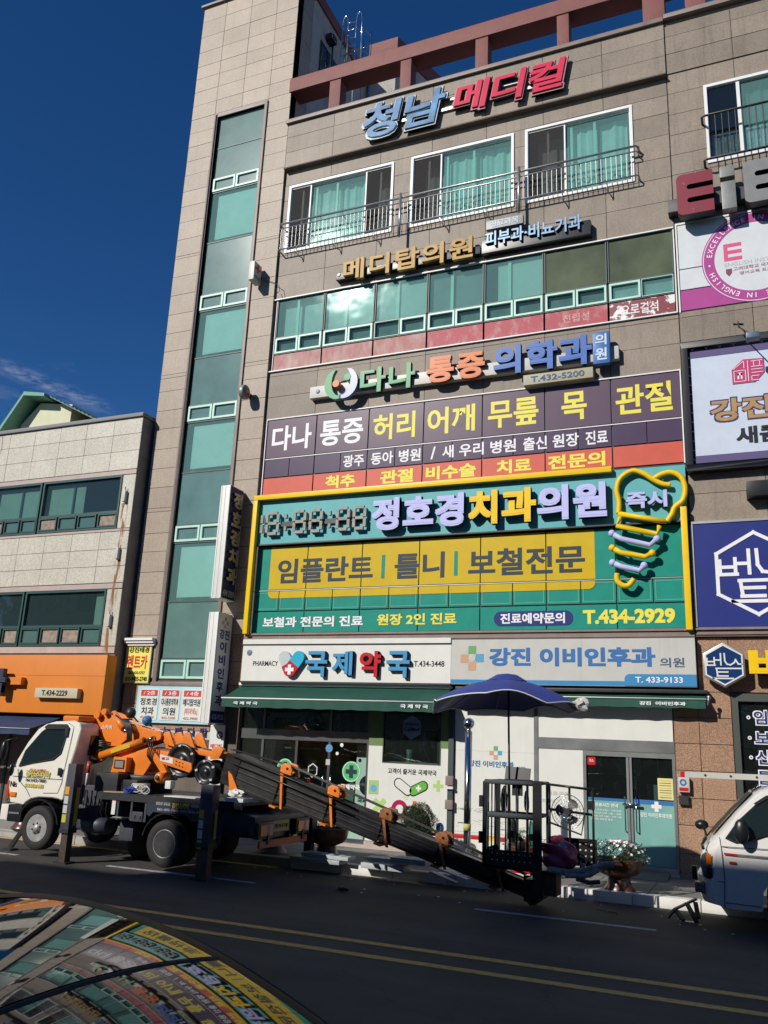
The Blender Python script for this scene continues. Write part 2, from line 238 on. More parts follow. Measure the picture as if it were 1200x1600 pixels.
# ------------------------------------------------------------------ mesh helpers
WL = {}       # world location of every object made here, by name
class MB:
    def __init__(s): s.v = []; s.f = []; s.mi = []; s.m = 0; s.sm = []; s.smooth = False
    def add(s, vs, fs):
        o = len(s.v); s.v += [tuple(p) for p in vs]
        for f in fs: s.f.append([i+o for i in f]); s.mi.append(s.m); s.sm.append(s.smooth)
        return s
    def box(s, x0, x1, y0, y1, z0, z1):
        return s.add([(x0,y0,z0),(x1,y0,z0),(x1,y1,z0),(x0,y1,z0),(x0,y0,z1),(x1,y0,z1),(x1,y1,z1),(x0,y1,z1)],
                     [(0,3,2,1),(4,5,6,7),(0,1,5,4),(1,2,6,5),(2,3,7,6),(3,0,4,7)])
    def obox(s, p0, p1, w, h, up=(0,0,1)):
        """box whose axis runs p0 to p1, w wide, h high"""
        p0 = Vector(p0); p1 = Vector(p1); d = (p1-p0).normalized(); u = Vector(up); r = d.cross(u).normalized(); u = r.cross(d)
        vs = []
        for p in (p0, p1):
            for a, b in ((-1,-1),(1,-1),(1,1),(-1,1)): vs.append(p + r*a*w/2 + u*b*h/2)
        return s.add(vs, [(0,1,2,3),(7,6,5,4),(0,4,5,1),(1,5,6,2),(2,6,7,3),(3,7,4,0)])
    def prism(s, poly, y0, y1):
        """polygon of (x,z) pulled from y0 to y1"""
        n = len(poly)
        a = sum(poly[i][0]*poly[(i+1)%n][1]-poly[(i+1)%n][0]*poly[i][1] for i in range(n))
        if a < 0: poly = poly[::-1]
        vs = [(x,y0,z) for x,z in poly]+[(x,y1,z) for x,z in poly]
        return s.add(vs, [tuple(range(n)), tuple(range(2*n-1,n-1,-1))]+[(i,i+n,(i+1)%n+n,(i+1)%n) for i in range(n)])
    def prismx(s, poly, x0, x1):
        n = len(poly)
        vs = [(x0,y,z) for y,z in poly]+[(x1,y,z) for y,z in poly]
        return s.add(vs, [tuple(range(n-1,-1,-1)), tuple(range(n,2*n))]+[(i,(i+1)%n,(i+1)%n+n,i+n) for i in range(n)])
    def prismz(s, poly, z0, z1):
        n = len(poly)
        vs = [(x,y,z0) for x,y in poly]+[(x,y,z1) for x,y in poly]
        return s.add(vs, [tuple(range(n-1,-1,-1)), tuple(range(n,2*n))]+[(i,(i+1)%n,(i+1)%n+n,i+n) for i in range(n)])
    def cyl(s, p0, p1, r0, r1=None, n=12, caps=True):
        r1 = r0 if r1 is None else r1
        p0 = Vector(p0); p1 = Vector(p1); d = (p1-p0).normalized(); a = Vector((0,0,1)) if abs(d.z) < 0.9 else Vector((1,0,0)); u = d.cross(a).normalized(); v = d.cross(u)
        vs = []
        for p, r in ((p0,r0),(p1,r1)):
            for i in range(n):
                t = 2*pi*i/n; vs.append(p+u*cos(t)*r+v*sin(t)*r)
        sm = s.smooth; s.smooth = True
        s.add(vs, [(i,(i+1)%n,(i+1)%n+n,i+n) for i in range(n)]); s.smooth = sm
        if caps:
            o = len(s.v)-2*n
            for f in (list(range(n-1,-1,-1)), list(range(n,2*n))): s.f.append([i+o for i in f]); s.mi.append(s.m); s.sm.append(False)
        return s
    def tube(s, pts, r, n=6, closed=False):
        P = [Vector(p) for p in pts]; N = len(P); rings = []
        for i, p in enumerate(P):
            a = P[i-1] if (i > 0 or closed) else P[i]; b = P[(i+1) % N] if (i < N-1 or closed) else P[i]
            d = (b-a).normalized(); ref = Vector((0,1,0)) if abs(d.y) < 0.95 else Vector((0,0,1)); u = d.cross(ref).normalized(); v = d.cross(u)
            rings.append([p+u*cos(2*pi*k/n)*r+v*sin(2*pi*k/n)*r for k in range(n)])
        vs = [q for R in rings for q in R]; fs = []
        for i in range(N if closed else N-1):
            j = (i+1) % N
            for k in range(n): fs.append((i*n+k, i*n+(k+1)%n, j*n+(k+1)%n, j*n+k))
        if not closed: fs += [tuple(range(n-1,-1,-1)), tuple(range((N-1)*n, N*n))]
        sm = s.smooth; s.smooth = True; s.add(vs, fs); s.smooth = sm; return s
    def lathe(s, prof, c, axis='z', n=24):
        """profile of (radius, height) turned round an axis through c"""
        vs = []; c = Vector(c)
        for r, h in prof:
            for i in range(n):
                t = 2*pi*i/n; a, b = cos(t)*r, sin(t)*r
                vs.append(c + (Vector((a,b,h)) if axis == 'z' else Vector((a,h,b)) if axis == 'y' else Vector((h,a,b))))
        fs = []
        for j in range(len(prof)-1):
            for i in range(n):
                f = (j*n+i, j*n+(i+1)%n, (j+1)*n+(i+1)%n, (j+1)*n+i)
                fs.append(f if axis != 'y' else f[::-1])
        sm = s.smooth; s.smooth = True; s.add(vs, fs); s.smooth = sm
        if prof[0][0] > 1e-4: s.add(vs[:n], [tuple(range(n))])
        if prof[-1][0] > 1e-4: s.add(vs[-n:], [tuple(range(n))])
        return s
    def ball(s, c, r, sc=(1,1,1), n=12, k=8):
        vs = []; fs = []
        for j in range(k+1):
            p = pi*j/k
            for i in range(n): t = 2*pi*i/n; vs.append((c[0]+r*sc[0]*sin(p)*cos(t), c[1]+r*sc[1]*sin(p)*sin(t), c[2]+r*sc[2]*cos(p)))
        for j in range(k):
            for i in range(n): fs.append((j*n+i, (j+1)*n+i, (j+1)*n+(i+1)%n, j*n+(i+1)%n))
        sm = s.smooth; s.smooth = True; s.add(vs, fs); s.smooth = sm; return s
    def deform(s, fn): s.v = [tuple(fn(*p)) for p in s.v]; return s
    def mesh(s, name, mats, off=(0,0,0)):
        me = bpy.data.meshes.new(name); me.from_pydata([(x-off[0],y-off[1],z-off[2]) for x,y,z in s.v], [], s.f)
        for mt in (mats if isinstance(mats, (list, tuple)) else [mats]): me.materials.append(mt)
        me.polygons.foreach_set('material_index', s.mi); me.polygons.foreach_set('use_smooth', s.sm); me.update(); return me
    def build(s, name, mats, parent=None, bevel=0.0, seg=2, kind=None, clean=False, label=None):
        off = WL[parent.name] if parent else (0,0,0)
        if not parent:
            xs = [p[0] for p in s.v]; ys = [p[1] for p in s.v]; off = ((min(xs)+max(xs))/2, (min(ys)+max(ys))/2, min(p[2] for p in s.v))
        me = s.mesh(name, mats, off)
        if clean or bevel:
            bm = bmesh.new(); bm.from_mesh(me); bmesh.ops.remove_doubles(bm, verts=bm.verts, dist=1e-5); bmesh.ops.recalc_face_normals(bm, faces=bm.faces)
            if bevel:
                ed = [e for e in bm.edges if len(e.link_faces) == 2 and e.calc_face_angle(0) > 0.5]
                bmesh.ops.bevel(bm, geom=ed, offset=bevel, segments=seg, affect='EDGES', profile=0.7, clamp_overlap=True)
                if seg > 1:
                    for f in bm.faces: f.smooth = True
                    for e in bm.edges:
                        if len(e.link_faces) == 2 and e.calc_face_angle(0) > 0.6: e.smooth = False
            bm.to_mesh(me); bm.free()
        o = bpy.data.objects.new(name, me); COL.objects.link(o)
        if parent: o.parent = parent; WL[o.name] = WL[parent.name]
        else: o.location = off; WL[o.name] = off
        if kind: o['kind'] = kind
        if label: o['label'] = label
        return o
def tag(o, label, cat, group=None):
    o['label'] = label; o['category'] = cat
    if group: o['group'] = group
    return o
def thing(name, label, cat, loc=(0,0,0), group=None):
    o = bpy.data.objects.new(name, None); COL.objects.link(o); o.location = loc; o.empty_display_size = 0.2; WL[o.name] = tuple(loc); return tag(o, label, cat, group)
def struct(o): o['kind'] = 'structure'; return o
def B(x0,x1,y0,y1,z0,z1): return MB().box(x0,x1,y0,y1,z0,z1)
def copy_tree(root, loc, label, group=None):
    c = root.copy(); COL.objects.link(c); c.location = loc; WL[c.name] = tuple(loc); c['label'] = label
    if group: c['group'] = group
    for ch in list(root.children):
        d = ch.copy(); COL.objects.link(d); d.parent = c; WL[d.name] = tuple(loc)
        for g in list(ch.children):
            e = g.copy(); COL.objects.link(e); e.parent = d; WL[e.name] = tuple(loc)
    return c

# ------------------------------------------------------------------ lettering
_tc = {}
def glyphs(body, bold, ext, bev=0.0):
    k = (body, bold, ext, bev)
    if k not in _tc:
        cu = bpy.data.curves.new('t', 'FONT'); cu.body = body; cu.offset = bold; cu.extrude = ext; cu.resolution_u = 3; cu.bevel_depth = bev; cu.bevel_resolution = 1
        o = bpy.data.objects.new('t', cu); me = bpy.data.meshes.new_from_object(o)
        _tc[k] = ([tuple(v.co) for v in me.vertices], [tuple(p.vertices) for p in me.polygons])
        bpy.data.objects.remove(o); bpy.data.curves.remove(cu); bpy.data.meshes.remove(me)
    return _tc[k]
def thick(body, bold, zs):
    """heavy weights: a mild outline offset plus four nudged copies, each a hair proud of the last"""
    if bold <= .024: return glyphs(body, bold, 0.5)
    vs, fs = glyphs(body, .018, 0.5); d = (bold-.018)*.85; V = []; F = []
    for k, (dx, dy) in enumerate(((-d,-d),(d,-d),(-d,d),(d,d))):
        o = len(V); V += [(x+dx, y+dy, z+zs*k) for x, y, z in vs]; F += [tuple(i+o for i in f) for f in fs]
    return V, F
def adv(ch):
    a = glyphs('가'+ch+'가', 0, 0)[0]; b = glyphs('가', 0, 0)[0]
    w1 = max(p[0] for p in a)-min(p[0] for p in a); w0 = max(p[0] for p in b)-min(p[0] for p in b); g2 = glyphs('가가', 0, 0)[0]
    return (w1-w0) - ((max(p[0] for p in g2)-min(p[0] for p in g2))-w0)
def frame_map(org, right, nrm_sign=1):
    r = Vector((right[0], right[1], 0)); n = Vector((right[1], -right[0], 0)); org = Vector(org)
    return lambda u, z, d: tuple(org + r*u + n*d + Vector((0,0,z)))
def text(parent, body, u0, u1, z0, z1, mat, y=None, org=None, right=(1,0), depth=0.003, bold=0.02, name='lettering', shear=0.0, warp=None, side=None):
    """lettering fitted to a rectangle on an upright plane, standing depth proud of it"""
    vs, fs = thick(body, bold, .18)
    if not vs: return None
    x0 = min(p[0] for p in vs); x1 = max(p[0] for p in vs); a0 = min(p[1] for p in vs); a1 = max(p[1] for p in vs)
    if org is None: org = (0, y, 0)
    F = frame_map(org, right); out_ = []
    for x, yv, zv in vs:
        u = u0+(x-x0)/(x1-x0)*(u1-u0); z = z0+(yv-a0)/(a1-a0)*(z1-z0)
        if shear: u += shear*(z-(z0+z1)/2)
        if warp: u, z = warp(u, z)
        out_.append(F(u, z, depth*(zv+0.5)))
    mb = MB(); mb.add(out_, fs)
    if side is not None:
        for i, f in enumerate(mb.f):
            if not (all(vs[j][2] > 0.4 for j in fs[i])): mb.mi[i] = 1
        return mb.build(name, [mat, side], parent)
    return mb.build(name, mat, parent)
def letters(parent, body, u0, u1, z0, z1, mat, y, depth, bold=0.03, side=None, shear=0.0, gap=0.0, warp=None, right=(1,0), org=None, backs=None):
    """channel letters: every character a part of its own; mats may be a list per character"""
    cells = []; x = 0
    for ch in body:
        if ch == ' ': x += 0.35+gap; continue
        vs, fs = thick(ch, bold, .015); a = adv(ch); cells.append((ch, x, vs, fs)); x += a+gap
    allx = [p[0]+c[1] for c in cells for p in c[2]]; ally = [p[1] for c in cells for p in c[2]]
    X0, X1, A0, A1 = min(allx), max(allx), min(ally), max(ally); F = frame_map(org or (0, y, 0), right); res = []
    for i, (ch, cx, vs, fs) in enumerate(cells):
        mb = MB(); o_ = []
        for px, py, pz in vs:
            u = u0+(px+cx-X0)/(X1-X0)*(u1-u0); z = z0+(py-A0)/(A1-A0)*(z1-z0)
            if shear: u += shear*(z-(z0+z1)/2)
            if warp: u, z = warp(u, z)
            o_.append(F(u, z, depth*(pz+0.5)))
        mb.add(o_, fs)
        if side is not None:
            for k in range(len(fs)):
                if not all(vs[j][2] > 0.4 for j in fs[k]): mb.mi[k] = 1
        mt = mat[i] if isinstance(mat, list) else mat
        res.append(mb.build('letter', [mt, side] if side is not None else mt, parent))
    return res

# ------------------------------------------------------------------ stone cladding
_pc = {}
def sub_rects(r, holes):
    rs = [r]
    for h in holes:
        nr = []
        for a in rs:
            x0, x1, z0, z1 = a; hx0, hx1, hz0, hz1 = h
            if hx0 >= x1-1e-4 or hx1 <= x0+1e-4 or hz0 >= z1-1e-4 or hz1 <= z0+1e-4: nr.append(a); continue
            if hz0 > z0: nr.append((x0,x1,z0,hz0))
            if hz1 < z1: nr.append((x0,x1,hz1,z1))
            zz0, zz1 = max(z0,hz0), min(z1,hz1)
            if hx0 > x0: nr.append((x0,hx0,zz0,zz1))
            if hx1 < x1: nr.append((hx1,x1,zz0,zz1))
        rs = nr
    return [r for r in rs if r[1]-r[0] > 0.012 and r[3]-r[2] > 0.012]
def cladding(parent, xs, zs, y, mat, holes=(), name='granite_panel', gap=0.006, th=0.03, stagger=None, thin=None):
    """stone panels in front of a wall; xs, zs joint lines, y the outer face"""
    pw = WL[parent.name]
    for j in range(len(zs)-1):
        for i in range(len(xs)-1):
            r = (xs[i], xs[i+1], zs[j], zs[j+1])
            rs = sub_rects(r, holes)
            if not rs: continue
            dy = random.uniform(-0.0025, 0.0025)
            g = gap
            if len(rs) == 1:
                x0,x1,z0,z1 = rs[0]; wd, hd = round(x1-x0-2*g,3), round(z1-z0-2*g,3)
                if wd < 0.02 or hd < 0.02: continue
                k = (wd, hd, th, mat.name)
                if k not in _pc:
                    _pc[k] = MB().box(-wd/2,wd/2,0,th,-hd/2,hd/2).mesh(name, mat)
                o = bpy.data.objects.new(name, _pc[k]); COL.objects.link(o); o.parent = parent
                o.location = ((x0+x1)/2-pw[0], y+dy-pw[1], (z0+z1)/2-pw[2]); WL[o.name] = pw
            else:
                mb = MB()
                for (x0,x1,z0,z1) in rs:
                    a0 = x0+(g if abs(x0-xs[i])<1e-6 else 0); a1 = x1-(g if abs(x1-xs[i+1])<1e-6 else 0); b0 = z0+(g if abs(z0-zs[j])<1e-6 else 0); b1 = z1-(g if abs(z1-zs[j+1])<1e-6 else 0)
                    if a1-a0 > .01 and b1-b0 > .01: mb.box(a0,a1,y+dy,y+dy+th,b0,b1)
                if mb.v: mb.build(name, mat, parent)
def ring(mb, x0,x1,z0,z1,y0,y1,t):
    mb.box(x0,x1,y0,y1,z1-t,z1); mb.box(x0,x1,y0,y1,z0,z0+t); mb.box(x0,x0+t,y0,y1,z0+t,z1-t); mb.box(x1-t,x1,y0,y1,z0+t,z1-t); return mb

# ================================================================== GROUND
g = B(-400,400,-300,400,-0.5,-0.012); struct(g.build('ground', mk('ground_far', (0.12,0.12,0.10), 0.9, var=0.2, vscale=0.2)))
struct(B(-60,60,-6.2,12.87,-0.4,0.0).build('road', ASP))
struct(B(-60,60,12.87,14.78,-0.4,0.0).build('parking_lane', ASP2))
for y0, y1 in ((9.93,10.07),(9.33,9.47)):
    struct(B(-60,60,y0,y1,0.0,0.004).build('centre_line', YEL))
for x0, x1 in ((-34,-29),(-24,-19),(-14.6,-12.6),(-10.55,-7.6),(-3.95,-1.45),(2.2,5.2),(9,13)):
    struct(B(x0,x1,12.83,12.94,0.0,0.004).build('lane_line', WHL))
struct(B(-60,-8.2,14.60,14.72,0.0,0.004).build('kerb_line', YEL))
sw = struct(B(-60,60,14.98,34,-0.3,0.13).build('sidewalk', CONC))
# paving slabs (as parts) where they can be told apart
_sl = {}
for i in range(-16, 3):
    for j in range(4):
        x = i*0.9; y0 = 15.0+j*0.6; k = 'slab'
        if k not in _sl: _sl[k] = MB().box(-0.444,0.444,-0.294,0.294,0,0.018).mesh('paving_slab', PAV)
        o = bpy.data.objects.new('paving_slab', _sl[k]); COL.objects.link(o); o.parent = sw; pw = WL[sw.name]
        o.location = (x+0.45-pw[0], y0+0.3-pw[1], 0.13+random.uniform(-.002,.002)-pw[2]); WL[o.name] = pw
kb = struct(B(-60,60,14.80,14.96,-0.3,0.10).build('kerb', CONC))
x = -14.0
while x < 2:
    ln = 1.0; b_ = B(x+.006,x+ln-.006,14.77,14.985,-0.05,0.16)
    b_.build('kerbstone', KERB if x > -8.1 else CONC, kb, bevel=0.018)
    x += ln
for y0 in (-6.4,):
    struct(B(-60,60,y0-3,y0,-0.3,0.15).build('pavement', PAV))

# ================================================================== MAIN BUILDING
YF = 17.36; YT = 17.28
mb_ = thing('medical_building', 'tall stone clad clinic building with a glazed stair strip and a red roof pergola', 'building', (-7,17.5,0))
TX = [-14.29,-13.47,-12.565,-11.67,-10.95]
def tz(z): return z*0.9954+0.010
T_ROWS = [tz(z) for z in (4.59,5.1,5.64,6.19,6.72,7.2,7.77,7.87,8.43,8.95,9.49,10.06,10.58,11.14,11.52,11.62,12.32,12.86,13.43,14.02,14.6,15.17,15.25,15.78,16.34,16.86,17.36,17.9,18.38,18.86,19.33,19.81,20.29,20.78,21.25,21.7,22.22,22.78,23.36,23.9)]
holes_w = [(-10.78,-7.72,14.63,16.68),(-7.25,-4.58,14.63,16.68),(-4.31,-1.81,14.63,16.68),(-10.86,-1.06,11.24,13.26),(-10.86,-1.06,4.62,9.95),(-11.30,-7.72,0.2,3.4),(-7.45,-6.17,1.86,2.95),(-3.17,-1.5,0.2,2.26)]
strip = (-13.35,-11.76,3.50,19.56)
# structural walls: core of the main facade, set back from the stone
wl = MB()
for r in sub_rects((-10.95,-1.03,0.0,17.2), holes_w): wl.box(r[0],r[1],YF+0.03,YF+0.28,r[2],r[3])
wl.box(-10.95,-1.03,YT+0.03,YF+0.28,17.2,18.62)
wl.build('wall', JNT, mb_)
wt = MB()
for r in sub_rects((-14.27,-10.955,0.0,23.75), [strip]): wt.box(r[0],r[1],YT+0.03,YT+0.30,r[2],r[3])
wt.box(-14.27,-14.05,YT+0.3,23.5,0,23.75); wt.box(-11.17,-10.96,YT+0.3,18.15,18.6,23.75)
wt.box(-14.05,-11.17,YT+0.31,YT+0.4,20.0,23.7)
wt.build('tower_wall', JNT, mb_)
cladding(mb_, TX, T_ROWS, YT, GRT, [strip, (-10.93,-9,0,0)], name='granite_panel')
cladding(mb_, [-14.29,-13.47], [3.55,4.0,4.58], YT, GRT)
cladding(mb_, [-11.70,-11.30,-10.95], [2.9,3.4,3.95,4.58], YT, GRB)
cladding(mb_, [-14.29,-13.47,-12.56,-11.7], [2.35,2.93,3.46], YT, GRB)
cladding(mb_, [-11.62,-11.30], [0.2,0.8,1.4,2.0,2.9], YT, GRB)
# stone on the flank of the tower above the roof terrace
for j, (z0, z1) in enumerate(zip((18.75,19.8,20.85,21.9,22.95),(19.8,20.85,21.9,22.95,23.79))):
    MB().box(-10.985,-10.955,YT+0.036,18.13,z0+.006,z1-.006).build('granite_panel', GRT, mb_)
XM = [-10.95,-9.55,-8.12,-6.70,-5.28,-3.87,-2.46,-1.035]
cladding(mb_, [-10.95,-9.516,-8.103,-6.69,-5.276,-3.862,-2.449,-1.030], [17.20,17.73,18.21,18.64], YT, GR)
cladding(mb_, XM, [13.27,13.98,14.58,15.10,15.68,16.25,16.72,17.20], YF, GR, holes_w)
cladding(mb_, XM, [9.96,10.55,11.12,11.235], YF, GR)
MB().box(-10.93,-1.035,17.19,YF+0.03,17.16,17.196).build('shadow_strip', JNT, mb_)  # dark strip drawn in as the shadow line under the top band
MB().box(-10.99,-1.033,17.20,17.9,18.645,18.76).build('cornice', TRIMB, mb_, bevel=0.015)
MB().box(-14.36,-10.92,17.20,18.2,23.79,23.86).build('tower_cap', TRIMB, mb_)
MB().box(-10.95,-1.04,17.27,YF+0.02,4.42,4.60).box(-10.95,-1.04,17.23,YF,4.55,4.585).box(-10.95,-1.04,17.25,YF,4.44,4.475).build('ledge', TRIMB, mb_)
MB().box(-10.94,-1.05,17.31,YF-.002,11.235,11.262).box(-10.94,-1.05,17.31,YF-.002,13.262,13.29).build('window_sill', WHT, mb_)
# interior floors and back wall so that the glass looks into dark rooms
fl = MB()
for z in (4.25,7.85,11.15,14.35,17.6): fl.box(-14.0,2.5,YF+0.45,23,z,z+0.15)
fl.box(-14.0,2.5,23,23.2,0,18.5)
fl.build('floor_slab', SLAB, mb_)
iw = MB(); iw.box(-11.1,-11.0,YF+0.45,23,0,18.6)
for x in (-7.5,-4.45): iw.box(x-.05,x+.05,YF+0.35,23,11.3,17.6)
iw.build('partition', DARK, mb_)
MB().box(-11.0,2.6,17.9,23.3,18.5,18.62).build('roof', CONC, mb_)

# --- stair strip glazing
sx0, sx1 = strip[0]+0.03, strip[1]-0.03
fr = MB(); fr.box(strip[0]-0.10,strip[0],YT-0.035,YT+0.08,3.46,19.66); fr.box(strip[1],strip[1]+0.09,YT-0.05,YT+0.10,3.46,19.66); fr.box(strip[0],strip[1],YT-0.035,YT+0.08,19.56,19.66); fr.box(strip[0]-.1,strip[1]+.09,YT-0.06,YT+0.05,3.36,3.46)
fr.build('strip_frame', TRIMB, mb_, bevel=0.012)
seams = [tz(z) for z in (19.64,18.60,17.61,17.13,15.51,13.90,13.40,12.01,10.65,10.17,8.78,7.39,6.92,5.42,4.03,3.52)]
kinds = 'ppvbpvbpvbpvbpv'
for i, k in enumerate(kinds):
    z1, z0 = seams[i], seams[i+1]
    wn = ring(MB(), sx0, sx1, z0, z1, YT+0.06, YT+0.11, 0.016).build('window', MULL, mb_)
    if k == 'p': MB().box(sx0+.012,sx1-.012,YT+0.075,YT+0.09,z0+.012,z1-.012).build('spandrel_pane', GSPAN, wn)
    elif k == 'b':
        MB().box(sx0+.012,sx1-.012,YT+0.078,YT+0.086,z0+.012,z1-.012).build('pane', GTEAL, wn)
        MB().box(sx0+.20,sx1+.02,YT+0.13,YT+0.15,z0+.12,z1-.10).build('blind', PALE, wn)
        MB().box(sx0,sx1,YT+0.27,YT+0.29,z0,z1).build('back_panel', SCRN, wn)
    else:
        xm = (sx0+sx1)/2
        for a, b in ((sx0+.02,xm-.015),(xm+.015,sx1-.02)):
            v = ring(MB(), a, b, z0+.03, z1-.03, YT+0.035, YT+0.10, 0.055).build('vent_sash', MINT, wn)
        MB().box(sx0+.012,sx1-.012,YT+0.085,YT+0.095,z0+.012,z1-.012).build('pane', GSPAN, wn)

# --- fifth floor sliding windows with curtains and railing
def curtain(parent, x0, x1, z0, z1, y, mat, amp=0.04, f=26, ph=0):
    mb = MB(); n = int((x1-x0)*40); vs = []
    for i in range(n+1):
        x = x0+(x1-x0)*i/n; a = amp*(sin(x*f+ph)+0.45*sin(x*f*2.3+1+ph))
        vs += [(x, y+a, z0), (x+0.03*sin(x*5), y+a*0.6, z1)]
    mb.smooth = True; mb.add(vs, [(2*i,2*i+2,2*i+3,2*i+1) for i in range(n)]); return mb.build('curtain', mat, parent)
for wi, (x0,x1,mull,panes) in enumerate(((-10.78,-7.72,(-10.13,-8.50),'sgs'),(-7.25,-4.58,(-6.45,),'sg'),(-4.31,-1.81,(-3.37,),'sg'))):
    z0, z1 = 14.63, 16.68
    fm = ring(MB(), x0-.0, x1+.0, z0, z1, YF-0.03, YF+0.10, 0.07)
    wn = fm.build('window', WHT, mb_, bevel=0.006, seg=1)
    xs = [x0+.07]+list(mull)+[x1-.07]
    for a, b, k in zip(xs[:-1], xs[1:], panes):
        off = 0.0 if k == 's' else 0.045
        ring(MB(), a-.02, b+.02, z0+.07, z1-.07, YF+0.01+off, YF+0.045+off, 0.035).build('sash', WHT, wn)
        if k == 's':
            MB().box(a,b,YF+0.03,YF+0.034,z0+.1,z1-.1).build('screen', MESHS, wn)
            MB().box((a+b)/2+.0,(a+b)/2+.05,YF+0.09,YF+0.12,z0+.1,z1-.1).build('inner_sash', WHT, wn)
            curtain(wn, a+.15, b, z0+.1, z1-.1, YF+0.45, CURT, 0.03, 18, wi)
        else:
            MB().box(a,b,YF+0.07,YF+0.075,z0+.1,z1-.1).build('pane', GTEAL, wn)
            mid = a+(b-a)*0.46
            MB().box(mid-.03,mid+.03,YF+0.10,YF+0.13,z0+.1,z1-.1).build('inner_sash', MINT, wn)
            MB().box(a+.12,a+.17,YF+0.10,YF+0.13,z0+.1,z1-.1).build('inner_sash', MINT, wn)
            curtain(wn, a+.05, a+(b-a)*(.38,.55,.5)[wi], z0+.08, z1-.12, YF+0.24, CURT, 0.03, 17+6*wi, wi*2); curtain(wn, a+(b-a)*(.44,.52,.53)[wi], b-.1, z0+.08, z1-.12, YF+0.28, CURT, 0.045, 25-5*wi, wi*3+1)
rl = MB()
for z, r in ((15.39,.030),(15.25,.018),(14.63,.020)): rl.tube([(-10.86,17.14,z),(-1.74,17.14,z),(-1.70,17.2,z),(-1.70,YF,z)], r, 6)
for z in (15.39,14.63): rl.cyl((-10.85,17.14,z),(-10.85,YF,z),.02,n=6)
for x in (-7.4,-4.40): rl.cyl((x,17.10,14.27),(x,17.10,15.49),.035,n=8)
for x in (-10.3,-9.2,-8.1,-6.3,-5.2,-3.4,-2.4): rl.tube([(x,17.14,14.63),(x,17.14,14.45),(x+.02,17.2,14.38),(x+.05,17.3,14.39),(x+.05,17.37,14.43)], .014, 5)
for x in (-9.0,-6.0,-3.0): rl.cyl((x,17.14,15.25),(x,YF,15.25),.014,n=6)
rlo = rl.build('railing', ALU, mb_)
bal = MB(); x = -10.8
while x < -1.8:
    bal.cyl((x,17.14,14.63),(x,17.14,15.25),.0085,n=5,caps=False); x += 0.112
bo = bal.build('baluster', ALU, mb_, kind='stuff')

# --- fourth floor window band
XB = [-10.86,-9.48,-8.08,-6.69,-5.29,-3.88,-2.47,-1.07]
PEEL = [two_tone('peel_pale', (0.40,0.15,0.14), (0.50,0.34,0.30), 3.2, 0.40, 0.66, 0.6, stretch=(1,1,0.5)), two_tone('peel_mid', (0.40,0.035,0.06), (0.46,0.26,0.23), 4.5, 0.50, 0.72, 0.55, stretch=(1,1,0.6)), two_tone('peel_dark', (0.20,0.02,0.03), (0.80,0.80,0.78), 3.0, 0.53, 0.57, 0.35)]
BLIND = stripes('slat_blind', (0.66,0.74,0.68), (0.46,0.56,0.52), 9.0, (0, radians(90), 0), 0.7)
for i in range(7):
    x0, x1 = XB[i]+.012, XB[i+1]-.012
    wn = ring(MB(), x0, x1, 11.72, 13.262, YF-0.01, YF+0.06, 0.022); wn.box(x0,x1,YF-0.01,YF+0.06,12.175,12.205); wn = wn.build('window', MULL, mb_)
    if i >= 5: MB().box(x0+.02,x1-.02,YF+0.02,YF+0.03,12.2,13.24).build('pane', GOLIV, wn)
    else:
        MB().box(x0+.02,x1-.02,YF+0.02,YF+0.025,12.2,13.24).build('pane', GTEAL, wn)
        if i in (1,2,4): MB().box(x0+(.3 if i == 4 else .02),x1-.02,YF+0.10,YF+0.18,12.2,13.24).build('blind', BLIND, wn)
        if i == 0: MB().box(x0+.12,x1-.02,YF+0.2,YF+0.22,12.2,13.24).build('blind', BLIND, wn)
        MB().box(x0+.55,x0+.62,YF+0.05,YF+0.08,12.2,13.24).build('inner_post', MINT, wn)
        if i == 3: MB().box(x0+.02,x1-.02,YF+0.13,YF+0.15,12.2,13.24).build('back_panel', mk('grey_blind', (0.22,0.26,0.26), .8, var=.2), wn)
    xm = (x0+x1)/2
    for a, b in ((x0+.02,xm-.012),(xm+.012,x1-.02)):
        ring(MB(), a, b, 11.745, 12.165, YF-0.025, YF+0.04, 0.045 if not (i == 6 and b > xm+.1) and not (i == 2 and a < xm-.3) else 0.012).build('vent_sash', MINT, wn)
    MB().box(x0+.02,x1-.02,YF+0.03,YF+0.036,11.74,12.17).build('pane', GLEFT if i < 6 else GTEAL, wn)
    MB().box(x0+.02,x1-.02,YF+0.09,YF+0.1,11.74,12.17).build('back_panel', mk('dusky_inner', (0.30,0.38,0.36), 0.7, var=0.3, vscale=2), wn)
    sp = MB().box(x0+.01,x1-.01,YF+0.0,YF+0.03,11.275,11.70).build('spandrel_panel', PEEL[0 if i < 3 else 1 if i < 6 else 2], mb_)
    if i == 6: text(sp, '요로결석', x0+.25, x1-.35, 11.36, 11.62, mk('print_worn_white', (0.78,0.72,0.70), 0.5, var=0.1), y=YF-.002, bold=0.02, depth=0.002)
    if i == 5: text(sp, '전립선', x0+.4, x1-.4, 11.40, 11.60, mk('print_faded', (0.50,0.30,0.26), 0.5, var=0.3, vscale=9), y=YF-.002, bold=0.01, depth=0.002)
    if i == 0: mb2 = MB().box(-10.88,-10.865,YF-.012,YF+.03,11.25,13.27).build('window_post', WHT, mb_)
MB().box(-1.07,-1.045,YF-.02,YF+.03,11.25,13.27).build('window_post', WHT, mb_)

